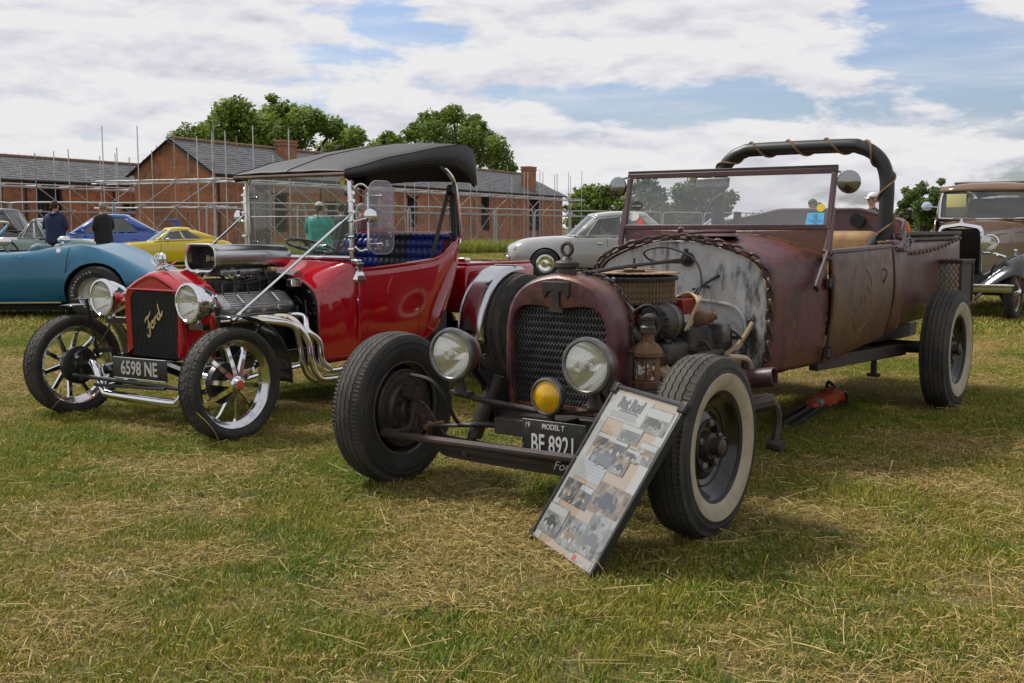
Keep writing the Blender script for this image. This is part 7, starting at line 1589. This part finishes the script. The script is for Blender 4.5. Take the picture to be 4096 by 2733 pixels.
        spotlight(t, axis_m((s * .38, -.16, .835), (0, -1, .02)), .098, .15, 'chrome', 'chrome', 'lens_glass')
        mb = MB(); mb.lathe([(0, .045), (.03, .04), (.045, .02), (.048, 0)], 18, axis_m((s * .42, -.30, .515), (0, -1, 0))); mb.build('indicator', 'lamp_orange', t)
        mb = MB(); mb.tube(smooth_path([(s * .28, -.06, .72), (s * .40, -.12, .72), (s * .55, -.08, .68)], 4), .014, 8); mb.build('lamp_bar', 'chrome', t)
        mb = MB(); mb.lathe([(.0, -.01), (.06, -.008), (.075, .0), (.07, .006), (0, .006)], 24, axis_m((s * .80, 1.35, 1.33), (0, 1, 0))); mb.cyl((s * .62, 1.33, 1.30), (s * .78, 1.345, 1.33), .007, 6); mb.build('mirror', mat('mirror_face_%d' % s, (.45, .52, .62), .25), t)
        mb = MB(); mb.rbox((s * .50, 1.36, 1.62), (.10, .05, .05), .012); mb.build('visor_bracket', 'chrome', t)
    rows = []
    for y, z, w_ in ((1.33, 1.60, .555), (1.36, 1.64, .585), (1.42, 1.67, .595), (1.7, 1.70, .605), (2.3, 1.705, .61), (2.9, 1.69, .60), (3.15, 1.64, .58), (3.26, 1.56, .55)): rows.append([(w_ * x, y - .02 * (1 - x * x), z - .06 * abs(x) ** 3 + .01) for x in (-1, -.9, -.7, -.4, 0, .4, .7, .9, 1)])
    mb = MB(); mb.loft(rows, cap=False, closed=False); mb.build('roof', 'paint_tan', t, thick=.03)
    mb = MB(); mb.rbox((0, 2.3, 1.705), (1.0, 1.5, .04), .02); mb.build('roof_cloth', 'roof_cloth', t)
    mb = MB(); mb.box((0, 3.24, .95), (1.26, .04, 1.1)); mb.build('back_panel', 'paint_tan', t); mb = MB(); mb.rbox((.0, 3.215, 1.40), (.6, .02, .22), .008); mb.build('rear_window', 'lens_clear', t)
    # windscreen with chrome surround
    c = [(.585, 1.20, 1.125), (.59, 1.26, 1.40), (.575, 1.295, 1.535), (.54, 1.305, 1.568), (0, 1.285, 1.575)]; c = c + [(-x, y, z) for x, y, z in reversed(c[:-1])]
    lo_ = [(-.585, 1.20, 1.125), (-.3, 1.175, 1.115), (0, 1.165, 1.112), (.3, 1.175, 1.115), (.585, 1.20, 1.125)]
    mb = MB(); mb.tube(smooth_path(c, 3) + [Vector(p) for p in lo_[::-1][::-1]][0:0], .017, 8); mb.tube(smooth_path(lo_, 3), .017, 8); f = mb.build('windscreen_surround', 'chrome', t)
    mb = MB(); poly = [tuple(p) for p in smooth_path(c, 2)] + lo_[1:-1]; mb.add(poly, [tuple(range(len(poly)))]); mb.build('glass', 'glass_car', f, smooth=0)
    mb = MB(); ruled(mb, [(-.61, 1.27, 1.56), (0, 1.26, 1.565), (.61, 1.27, 1.56)], [(-.59, 1.32, 1.64), (0, 1.30, 1.655), (.59, 1.32, 1.64)], 0, 1, 0, 1, 6); 
    for s in (1, -1): ruled(mb, [(s * .60, 1.20, 1.08), (s * .605, 1.27, 1.40), (s * .60, 1.30, 1.60)], [(s * .665, 1.32, 1.08), (s * .64, 1.38, 1.40), (s * .60, 1.40, 1.62)], 0, 1, 0, 1, 5)
    mb.build('windscreen_header', 'paint_tan', t, thick=.02)
    mb = MB(); mb.rbox((-.38, 1.245, 1.34), (.26, .006, .36), .003, M=None); mb.build('notice', 'cream_paper', t)
    mb = MB(); mb.rbox((.06, 1.30, 1.50), (.16, .02, .045), .008); mb.build('rear_view_mirror', 'tan_leather', t)
    mb = MB(); mb.rbox((.33, 1.9, .95), (.5, .14, .55), .05); mb.rbox((-.33, 1.9, .95), (.5, .14, .55), .05); mb.rbox((0, 2.8, .95), (1.1, .16, .6), .05); mb.build('seats', 'interior_mid', t); mb = MB(); mb.box((0, 2.2, .45), (1.25, 1.9, .04)); mb.build('cabin_floor', 'interior_dark', t)
    for x in (-.1, .4): mb = MB(); mb.cyl((x, 1.15, 1.125), (x - .3, 1.16, 1.135), .007, 5); mb.build('wiper', 'chrome', t)
    # radiator
    P = [(.26, .46), (.265, .80), (.262, .93), (.24, .985), (.19, 1.005), (0, 1.03)]; Q = smooth_path([(x, z, 0) for x, z in P], 4); out = [(p.x, p.y) for p in Q] + [(-p.x, p.y) for p in reversed(Q[:-1])]
    k_ = lambda k, y: [(x * k, y, .72 + (z - .72) * (k + .02)) for x, z in out]
    mb = MB(); mb.loft([k_(1.0, .02), k_(1.03, .0), k_(1.04, -.06), k_(1.02, -.085), k_(.93, -.09), k_(.88, -.07)], cap=False, closed=False); sh = mb.build('radiator_surround', 'chrome', t)
    mb = MB(); mb.box((0, -.04, .72), (.46, .02, .52)); mb.build('radiator_core', 'black_matt', t)
    for i in range(29): x = -.22 + .44 * i / 28; mb = MB(); mb.box((x, -.062, .71), (.006, .012, .50)); mb.build('grille_bar', 'black_gloss', sh, smooth=0)
    mb = MB(); mb.lathe([(.03, 0), (.03, .02), (.015, .03), (.012, .05), (.02, .06), (0, .075)], 14, T(0, -.03, 1.035)); mb.build('radiator_mascot', 'chrome', t)
    mb = MB(); mb.tube(smooth_path([(-.74, -.50, .465), (-.4, -.56, .465), (0, -.57, .465), (.4, -.56, .465), (.74, -.50, .465)], 4), .014, 8); mb.build('bumper_rail', 'chrome', t); mb = MB(); mb.grid(lambda u, v: (-.72 + 1.44 * u, -.50 - .06 * math.sin(math.pi * u), .375 + .075 * v), 10, 1); mb.build('bumper', 'bumper_cream', t, thick=.012)
    for s in (-1, 1): mb = MB(); mb.bar((s * .28, -.5, .42), (s * .3, .3, .46), .05, .06); mb.cyl((s * .28, -.57, .43), (s * .28, -.575, .43), .018, 8); mb.build('dumb_iron', 'black_satin', t)
    mb = MB(); mb.cyl((-.6, 0, .34), (.6, 0, .34), .03, 8); mb.box((0, 1.4, .36), (.8, 2.6, .10)); mb.grid(lambda u, v: (-.62 + 1.24 * u, -.30, .38 + .20 * v), 4, 1); mb.build('chassis', 'black_matt', t)
tan_vintage()
def raise_tan():                                   # tall 1930s body: bonnet and cabin stand higher on the chassis
    t = next(o for o in bpy.data.objects if o.name == 'vintage_car')
    zm = [(.0, .0), (.42, .42), (.70, .82), (1.05, 1.225), (1.575, 1.665), (1.72, 1.79)]
    def f(z):
        for (a, b), (c, d) in zip(zm, zm[1:]):
            if z <= c: return b + (d - b) * (z - a) / (c - a)
        return z + .07
    for o in t.children:
        n = o.name.split('.')[0]
        if n in ('wheel', 'front_wing', 'rear_wing', 'wing_valance', 'running_board', 'side_lamp', 'indicator', 'bumper', 'bumper_rail', 'dumb_iron', 'chassis'): continue
        if n == 'headlight': o.location.z = f(o.location.z); continue
        for q in [o] + list(o.children):
            for v in q.data.vertices: v.co.z = f(v.co.z)
raise_tan()

# ================================================================== people
mat('cloth_navy', (.012, .022, .075), .85); mat('cloth_black', (.012, .012, .013), .85); mat('cloth_teal', (.02, .30, .27), .6, col2=(.012, .20, .18), scale=9); mat('cloth_denim', (.03, .05, .12), .85); mat('cloth_dark', (.02, .022, .03), .85)
mat('cloth_maroon', (.09, .03, .04), .85); mat('cloth_green', (.02, .035, .03), .85); mat('hair_grey', (.22, .20, .18), .8); mat('hair_brown', (.035, .02, .012), .8); mat('cap_white', (.62, .62, .62), .7); mat('cap_dark', (.03, .03, .035), .8); mat('cloth_orange', (.65, .16, .02), .7); mat('shoe', (.02, .02, .02), .6); mat('eye', (.02, .02, .02), .3); mat('cap_sage', (.42, .46, .42), .7)
def person(label, loc, rz, h, top_m, leg_m, hair=None, cap=None, pose='relaxed', bulk=1.0, jacket_len=.86, group='visitors walking among the cars', extra=None):
    """figure facing -Y before turning: one skinned body, hair and hat as children"""
    t = thing('person', label, 'person', (*loc, 0), R(rz), group); k = h / 1.75
    J = {}; E_ = []; names = []
    def j(n, p, r, par=None): J[n] = len(names); names.append((p, r)); 
    def add(n, p, r, par):
        j(n, p, r)
        if par: E_.append((J[par], J[n]))
    b = bulk
    add('pelvis', (0, .0, .95), (.15 * b, .11 * b), None); add('waist', (0, -.01, 1.08), (.145 * b, .105 * b), 'pelvis'); add('chest', (0, -.01, 1.28), (.165 * b, .115 * b), 'waist'); add('upper', (0, .01, 1.40), (.13 * b, .09 * b), 'chest')
    add('neck', (0, .0, 1.49), (.052, .052), 'upper'); add('jaw', (0, -.02, 1.555), (.058, .066), 'neck'); add('head', (0, -.008, 1.64), (.076, .092), 'jaw'); add('crown', (0, 0, 1.70), (.060, .075), 'head')
    add('nose', (0, -.105, 1.615), (.012, .014), 'head')
    for s in (-1, 1):
        q = 'l' if s > 0 else 'r'
        add('sh' + q, (s * .175 * b, .01, 1.405), (.068, .068), 'upper')
        if pose == 'pockets': el, wr = (s * .245 * b, .05, 1.14), (s * .19 * b, -.09, .96)
        elif pose == 'behind': el, wr = (s * .29 * b, .10, 1.16), (s * .08, .17, .98)
        elif pose == 'front': el, wr = (s * .235 * b, .02, 1.14), (s * .10, -.20, 1.10)
        else: el, wr = (s * .26 * b, .03, 1.14), (s * .25 * b, -.05, .90)
        add('el' + q, el, (.050 * b, .050 * b), 'sh' + q); add('wr' + q, wr, (.034, .030), 'el' + q)
        d = (Vector(wr) - Vector(el)).normalized(); palm = Vector(wr) + d * .07; add('pa' + q, tuple(palm), (.034, .018), 'wr' + q)
        side = d.cross(Vector((s, 0, 0))); side = side.normalized() if side.length > .1 else Vector((0, 1, 0))
        for i, (o_, l_) in enumerate(((-.027, .065), (-.009, .078), (.009, .074), (.026, .058))):
            m1 = palm + side * o_ + d * .035; add('f%d%s' % (i, q), tuple(m1), (.0095, .0095), 'pa' + q); add('g%d%s' % (i, q), tuple(m1 + d * l_ + Vector((-s * .018, -.008, 0))), (.0075, .0075), 'f%d%s' % (i, q))
        th = Vector(wr) + d * .03 - side * .035; add('t0' + q, tuple(th), (.012, .012), 'wr' + q); add('t1' + q, tuple(th + d * .05 - side * .012), (.009, .009), 't0' + q)
        add('hip' + q, (s * .095, .0, .88), (.098 * b, .10 * b), 'pelvis'); add('kn' + q, (s * .10, -.02, .50), (.066, .066), 'hip' + q); add('an' + q, (s * .105, .03, .09), (.045, .05), 'kn' + q); add('to' + q, (s * .125, -.15, .04), (.045, .035), 'an' + q)
    me = bpy.data.meshes.new('body'); me.from_pydata([p for p, r in names], E_, []); o = bpy.data.objects.new('body', me); COL.objects.link(o); o.parent = t
    md = o.modifiers.new('skin', 'SKIN'); sv = me.skin_vertices[0].data
    for i, (p, r) in enumerate(names): sv[i].radius = r; sv[i].use_root = (i == 0)
    o.modifiers.new('sub', 'SUBSURF').levels = 1; bpy.context.view_layer.update()
    nm = bpy.data.meshes.new_from_object(o.evaluated_get(bpy.context.evaluated_depsgraph_get())); o.modifiers.clear(); o.data = nm; nm.materials.clear()
    for m in ('skin', top_m, leg_m, 'shoe'): nm.materials.append(MATS[m])
    W_ = [Vector(names[J['wr' + q]][0]) for q in 'lr']; EL = [Vector(names[J['el' + q]][0]) for q in 'lr']
    for f in nm.polygons:
        c = f.center; hand = any((c - w_).length < .20 and (c - w_).dot(w_ - e_) > -.005 for w_, e_ in zip(W_, EL)); arm = abs(c.x) > .205 * b and c.z > .80
        f.material_index = 0 if c.z > 1.485 or hand else (1 if c.z > jacket_len or arm or (abs(c.y) > .125 and c.z > .8) else (3 if c.z < .10 else 2))
    nm.shade_smooth(); o.scale = (k, k, k)
    if hair:
        mb = MB(); mb.sphere((0, .012, 1.665), (.084, .102, .098), 16, 12)
        keep = [i for i, f in enumerate(mb.f) if (lambda c: c.z > 1.66 - .12 * max(-1, (c.y + .02) / .1) and not (c.y < -.055 and c.z < 1.70))(sum((Vector(mb.v[v]) for v in f), Vector()) / len(f))]
        mb.f = [mb.f[i] for i in keep]; mb.mi = [0] * len(mb.f); q = mb.build('hair', hair, t); q.scale = (k, k, k)
    if cap:
        mb = MB(); mb.sphere((0, .005, 1.675), (.090, .108, .092), 16, 12); keep = [i for i, f in enumerate(mb.f) if sum(mb.v[v][2] for v in f) / len(f) > 1.672]; mb.f = [mb.f[i] for i in keep]; mb.mi = [0] * len(mb.f)
        mb.grid(lambda u, v: ((u - .5) * .16, -.09 - .085 * v * math.sin(math.pi * (.15 + .7 * u)), 1.678 - .018 * v - .02 * (2 * u - 1) ** 2), 8, 3); mb.sphere((0, .005, 1.767), .010, 6, 5); q = mb.build('cap', cap, t, thick=.004); q.scale = (k, k, k)
    mb = MB()
    for s in (-1, 1): mb.sphere((s * .030, -.088, 1.635), .011, 8, 6)
    q = mb.build('eyes', 'eye', t); q.scale = (k, k, k); mb = MB()
    for s in (-1, 1): mb.sphere((s * .082, .005, 1.62), (.014, .022, .034), 8, 6)
    q = mb.build('ears', 'skin', t); q.scale = (k, k, k)
    q2 = random.Random(len(label)); mb = MB(); rows = []                      # the loose outer garment with its folds
    for z, rx, ry in ((1.475, .085, .075), (1.455, .13, .09), (1.425, .185, .108), (1.36, .212, .130), (1.25, .205, .138), (1.12, .200, .140), (1.0, .205, .146), (jacket_len + .03, .212, .150), (jacket_len - .02, .210, .148), (jacket_len - .025, .19, .13)):
        rows.append([(b * rx * math.cos(a) * (1 + f_), b * ry * math.sin(a) * (1 + f_) + .004, z) for a in [2 * math.pi * i / 28 for i in range(28)] for f_ in [.10 * noise.noise(Vector((math.cos(a) * 2.2, math.sin(a) * 2.2, z * 5 + q2.random() * 0 + len(label))))]])
    mb.loft(rows[::-1], cap=False); q = mb.build('jacket', top_m, t, smooth=60); q.scale = (k, k, k)
    if extra == 'ponytail': mb = MB(); mb.tube(smooth_path([(0, .10, 1.64), (0, .135, 1.58), (0, .13, 1.48), (0, .14, 1.40)], 3), [.022, .024, .024, .022, .020, .018, .016, .012, .008, .004], 8); q = mb.build('ponytail', hair, t); q.scale = (k, k, k)
    if extra == 'bag': mb = MB(); mb.tube(smooth_path([(-.12, .02, 1.46), (-.02, .125, 1.30), (.12, .13, 1.10), (.17, .02, .98)], 4), .010, 6); mb.rbox((.22, .0, .92), (.08, .22, .2), .03); q = mb.build('shoulder_bag', 'cloth_dark', t); q.scale = (k, k, k)
    if extra == 'hood': mb = MB(); mb.torus(.085, .04, 18, 8, T(0, .045, 1.475) @ Matrix.Rotation(R(-18), 4, 'X')); q = mb.build('hood', top_m, t); q.scale = (k, k, k)
    return t
def at(S_x, Y): return ((S_x - 2048) / 4375 * Y, Y)
person('person in a navy hoodie seen from behind near the sage green car', at(232, 25.0), 178, 1.76, 'cloth_navy', 'cloth_dark', 'hair_brown', None, 'front', 1.12, .84, extra='hood')
person('person with short grey hair in a black jacket and jeans by the blue saloon', at(421, 25.6), 238, 1.74, 'cloth_black', 'cloth_denim', 'hair_grey', None, 'front', 1.12, .86)
person('person in a teal rain jacket and pale cap seen through the red hot rod windscreen', at(1283, 22.0), 172, 1.66, 'cloth_teal', 'cloth_dark', 'hair_brown', 'cap_sage', 'front', 1.28, .80, extra='ponytail')
person('person in a dark green coat standing beside the teal rain jacket', at(1372, 23.0), 160, 1.66, 'cloth_green', 'cloth_dark', 'hair_brown', None, 'front', 1.05, .80)
person('person in a maroon jacket seen behind the red hot rod windscreen post', at(1452, 24.0), 100, 1.68, 'cloth_maroon', 'cloth_dark', 'hair_grey', None, 'relaxed', 1.05, .86)
person('person in a white cap and dark top seen beyond the rusty hot rod tub', at(3480, 20.6), -86, 1.80, 'cloth_dark', 'cloth_denim', 'hair_grey', 'cap_white', 'relaxed', 1.0, .9)
person('person in a wide dark hat seen through the rusty hot rod windscreen', at(3242, 23.0), 20, 1.74, 'cloth_dark', 'cloth_denim', 'hair_brown', 'cap_dark', 'relaxed', 1.0, .9)
person('person in a dark cap beside the wide hat beyond the windscreen', at(3268, 23.6), -30, 1.68, 'cloth_dark', 'cloth_denim', 'hair_brown', 'cap_dark', 'relaxed', 1.0, .9)
person('person in an orange vest behind the roll bar leg', at(3596, 30), 150, 1.58, 'cloth_orange', 'cloth_dark', 'hair_brown', 'cap_dark', 'relaxed', 1.0, .86)
# ================================================================== grass, straw and seed stalks (nobody could count them)
def grass_patch(name, size, n_up, n_lay, h0, h1, wd, straw_up, seed, lay_len=(.02, .06), lay_z=.025):
    rnd = random.Random(seed); V = []; F = []; A = []
    def blade(p, dirh, lean, h, wdt, tone, dead, curl):
        side = Vector((-dirh.y, dirh.x, 0)) * wdt / 2; i = len(V)
        m = p + Vector((dirh.x * lean * .4, dirh.y * lean * .4, h * .6)); t = p + Vector((dirh.x * (lean + curl), dirh.y * (lean + curl), h))
        V.extend([p - side, p + side, m + side * .8, m - side * .8, t]); F.extend([(i, i + 1, i + 2, i + 3), (i + 3, i + 2, i + 4)]); A.extend([(tone, dead, 0, 1)] * 5)
    for _ in range(n_up):
        a = rnd.uniform(0, 6.283); h = rnd.uniform(h0, h1); d = Vector((math.cos(a), math.sin(a), 0))
        dead = 1.0 if rnd.random() < straw_up else 0.0
        blade(Vector((rnd.uniform(-.5, .5) * size, rnd.uniform(-.5, .5) * size, -.002)), d, h * rnd.uniform(.1, .9), h, wd * rnd.uniform(.6, 1.3), min(1, max(0, rnd.gauss(.5, .25))), dead, h * rnd.uniform(0, .3))
    for _ in range(n_lay):
        a = rnd.uniform(0, 6.283); l = rnd.uniform(*lay_len); d = Vector((math.cos(a), math.sin(a), 0)); s = Vector((-d.y, d.x, rnd.uniform(-.5, .5))) * wd * rnd.uniform(.2, .45)
        p = Vector((rnd.uniform(-.5, .5) * size, rnd.uniform(-.5, .5) * size, rnd.uniform(.002, lay_z))); i = len(V); up = rnd.uniform(-.25, .35) * l
        q = p + d * l + Vector((0, 0, up)); m = (p + q) / 2 + Vector((s.x, s.y, 0)) * rnd.uniform(-2, 2) + Vector((0, 0, rnd.uniform(0, .006)))
        tone = min(1, max(0, rnd.gauss(.5, .3)))
        V.extend([p - s, p + s, m + s, m - s, q + s * .7, q - s * .7]); F.extend([(i, i + 1, i + 2, i + 3), (i + 3, i + 2, i + 4, i + 5)]); A.extend([(tone, 1.0, 0, 1)] * 6)
    me = bpy.data.meshes.new(name); me.from_pydata([tuple(v) for v in V], [], F)
    at = me.attributes.new('rnd', 'FLOAT_COLOR', 'POINT'); at.data.foreach_set('color', [c for q in A for c in q]); me.materials.append(MATS['turf_blade'])
    return bpy.data.objects.new(name, me)
def stalk_patch(name, seed, kind):
    rnd = random.Random(seed); mb = MB()
    if kind == 'lying':
        for _ in range(2):
            a = rnd.uniform(0, 6.28); l = rnd.uniform(.05, .16); p = Vector((rnd.uniform(-.05, .05), rnd.uniform(-.05, .05), rnd.uniform(.012, .035))); d = Vector((math.cos(a), math.sin(a), rnd.uniform(-.05, .3)))
            mb.tube(smooth_path([p, p + d * l * .5 + Vector((rnd.uniform(-.004, .004), rnd.uniform(-.004, .004), .002)), p + d * l], 2), .0007 + rnd.random() * .0007, 4)
    else:
        h = rnd.uniform(.12, .26); lean = Vector((rnd.uniform(-.5, .5), rnd.uniform(-.5, .5), 0)) * h
        pts = smooth_path([(0, 0, 0), lean * .3 + Vector((0, 0, h * .6)), lean + Vector((0, 0, h))], 4); mb.tube(pts, [.0012] * 6 + [.0022, .0028, .0012], 4)
    me = mb.mesh(name, 0); at = me.attributes.new('rnd', 'FLOAT_COLOR', 'POINT'); tone = rnd.uniform(.75, 1)
    at.data.foreach_set('color', [c for _ in range(len(me.vertices)) for c in (tone, 1.0, 0, 1)]); me.materials.append(MATS['turf_blade'])
    return bpy.data.objects.new(name, me)
def scatter(name, label, sources, pts):
    """pts = (x, y, z, rotation, scale, index); one object whose nodes set a source on every point"""
    col = bpy.data.collections.new(name + '_sources')
    for k, s in enumerate(sources): s.name = '%s_%02d' % (name, k); col.objects.link(s)
    me = bpy.data.meshes.new(name); me.from_pydata([p[:3] for p in pts], [], [])
    for an, ty, ix in (('ang', 'FLOAT', 3), ('scl', 'FLOAT', 4)): me.attributes.new(an, ty, 'POINT').data.foreach_set('value', [p[ix] for p in pts])
    me.attributes.new('idx', 'INT', 'POINT').data.foreach_set('value', [int(p[5]) for p in pts])
    o = bpy.data.objects.new(name, me); COL.objects.link(o)
    ng = bpy.data.node_groups.new(name, 'GeometryNodeTree'); ng.interface.new_socket('Geometry', in_out='INPUT', socket_type='NodeSocketGeometry')
    ng.interface.new_socket('Geometry', in_out='OUTPUT', socket_type='NodeSocketGeometry'); N = ng.nodes; L = ng.links
    gi = N.new('NodeGroupInput'); go = N.new('NodeGroupOutput'); ip = N.new('GeometryNodeInstanceOnPoints'); ci = N.new('GeometryNodeCollectionInfo')
    ci.inputs['Collection'].default_value = col; ci.inputs['Separate Children'].default_value = True; ci.inputs['Reset Children'].default_value = True
    def attr(n, t):
        a = N.new('GeometryNodeInputNamedAttribute'); a.data_type = t; a.inputs['Name'].default_value = n; return a.outputs['Attribute']
    cx = N.new('ShaderNodeCombineXYZ'); L.new(attr('ang', 'FLOAT'), cx.inputs[2])
    L.new(gi.outputs[0], ip.inputs['Points']); L.new(ci.outputs[0], ip.inputs['Instance']); ip.inputs['Pick Instance'].default_value = True
    L.new(attr('idx', 'INT'), ip.inputs['Instance Index']); L.new(cx.outputs[0], ip.inputs['Rotation']); L.new(attr('scl', 'FLOAT'), ip.inputs['Scale'])
    L.new(ip.outputs[0], go.inputs[0]); md = o.modifiers.new('scatter', 'NODES'); md.node_group = ng
    return tag(o, label, 'grass', kind='stuff')
def dryness(x, y):
    return noise.noise(Vector((x * .6 + 3.1, y * .6, 0))) * .40 + noise.noise(Vector((x * 2.0, y * 2.0 + 7, 2))) * .55 + .04
def in_view(x, y, m):
    return abs(x) < (y + .3) * .50 + m
def build_grass():
    rnd = random.Random(77)
    near = [grass_patch('g', .34, 900, 60, .012, .036, .0028, .10, 1, (.015, .04)), grass_patch('g', .34, 820, 110, .010, .032, .0028, .20, 2, (.015, .04)), grass_patch('g', .34, 800, 60, .014, .044, .0030, .08, 3, (.015, .04)),
            grass_patch('g', .34, 420, 420, .008, .024, .0025, .42, 4, (.012, .04)), grass_patch('g', .34, 300, 520, .008, .022, .0024, .6, 5, (.015, .05)), grass_patch('g', .34, 600, 260, .009, .030, .0026, .28, 6, (.012, .04))]
    pts = []; s = .205; y = 2.1
    while y < 13:
        hw = y * .5 + 1.4; x = -hw
        while x < hw:
            px, py = x + rnd.uniform(-.06, .06), y + rnd.uniform(-.06, .06); d = dryness(px, py) + rnd.gauss(0, .10)
            k = rnd.choice((0, 2)) if d < -.06 else (rnd.choice((0, 1, 1, 5)) if d < .06 else (rnd.choice((5, 3)) if d < .14 else rnd.choice((3, 4))))
            pts.append((px, py, .001, rnd.uniform(0, 6.28), rnd.uniform(.85, 1.2), k)); x += s
        y += s
    scatter('short_grass', 'short mown grass mixed with dry cuttings', near, pts)
    far = [grass_patch('g', 1.2, 900, 200, .02, .07, .010, .30, 11, (.05, .16)), grass_patch('g', 1.2, 900, 160, .03, .09, .011, .22, 12, (.05, .16)), grass_patch('g', 1.2, 500, 600, .015, .05, .010, .55, 13, (.05, .2))]
    pts = []; s = .8; y = 12.4
    while y < 48:
        hw = y * .5 + 2.5; x = -hw
        while x < hw:
            px, py = x + rnd.uniform(-.3, .3), y + rnd.uniform(-.3, .3); d = dryness(px * .5, py * .5)
            pts.append((px, py, .001, rnd.uniform(0, 6.28), rnd.uniform(.85, 1.2), 1 if d < -.08 else (0 if d < .1 else 2))); x += s
        y += s
    scatter('field_grass', 'mown grass of the field further off', far, pts)
    long_ = [grass_patch('g', 1.5, 700, 30, .25, .62, .02, .12, 21, (.1, .3)), grass_patch('g', 1.5, 700, 30, .2, .5, .02, .2, 22, (.1, .3))]
    pts = []
    for (a, b) in (((-24, 36.5), (-7.6, 40)), ((-7.6, 40), (-.8, 51)), ((-.8, 51), (3, 57)), ((3, 57), (12, 64)), ((12, 64), (40, 74))):
        n = int(math.hypot(b[0] - a[0], b[1] - a[1]) / .8)
        for i in range(n):
            for k in range(4): pts.append((a[0] + (b[0] - a[0]) * i / n + rnd.uniform(-.6, .6) - .35 * k, a[1] + (b[1] - a[1]) * i / n + k * .8 + rnd.uniform(-.5, .5) - .6, 0, rnd.uniform(0, 6.28), rnd.uniform(.7, 1.2), rnd.randint(0, 1)))
    scatter('long_grass', 'uncut green grass strip along the temporary fence', long_, pts)
    st = [stalk_patch('s', 40 + k, 'lying') for k in range(8)]; up = [stalk_patch('s', 60 + k, 'up') for k in range(6)]
    pts = []
    for _ in range(2400):
        y = 2.2 + 8 * rnd.random() ** 1.4; x = rnd.uniform(-1, 1) * (y * .5 + 1)
        if dryness(x, y) + rnd.gauss(0, .25) < -.06: continue
        pts.append((x, y, .004, rnd.uniform(0, 6.28), rnd.uniform(.6, 1.2), rnd.randint(0, 7)))
    for _ in range(130):
        y = 2.3 + 7 * rnd.random() ** 1.3; x = rnd.uniform(-1, 1) * (y * .5 + 1); pts.append((x, y, .0, rnd.uniform(0, 6.28), rnd.uniform(.5, 1.0), rnd.randint(8, 13)))
    scatter('straw_stalks', 'pale dry straw stalks and seed heads lying on the mown grass', st + up, pts)
build_grass()
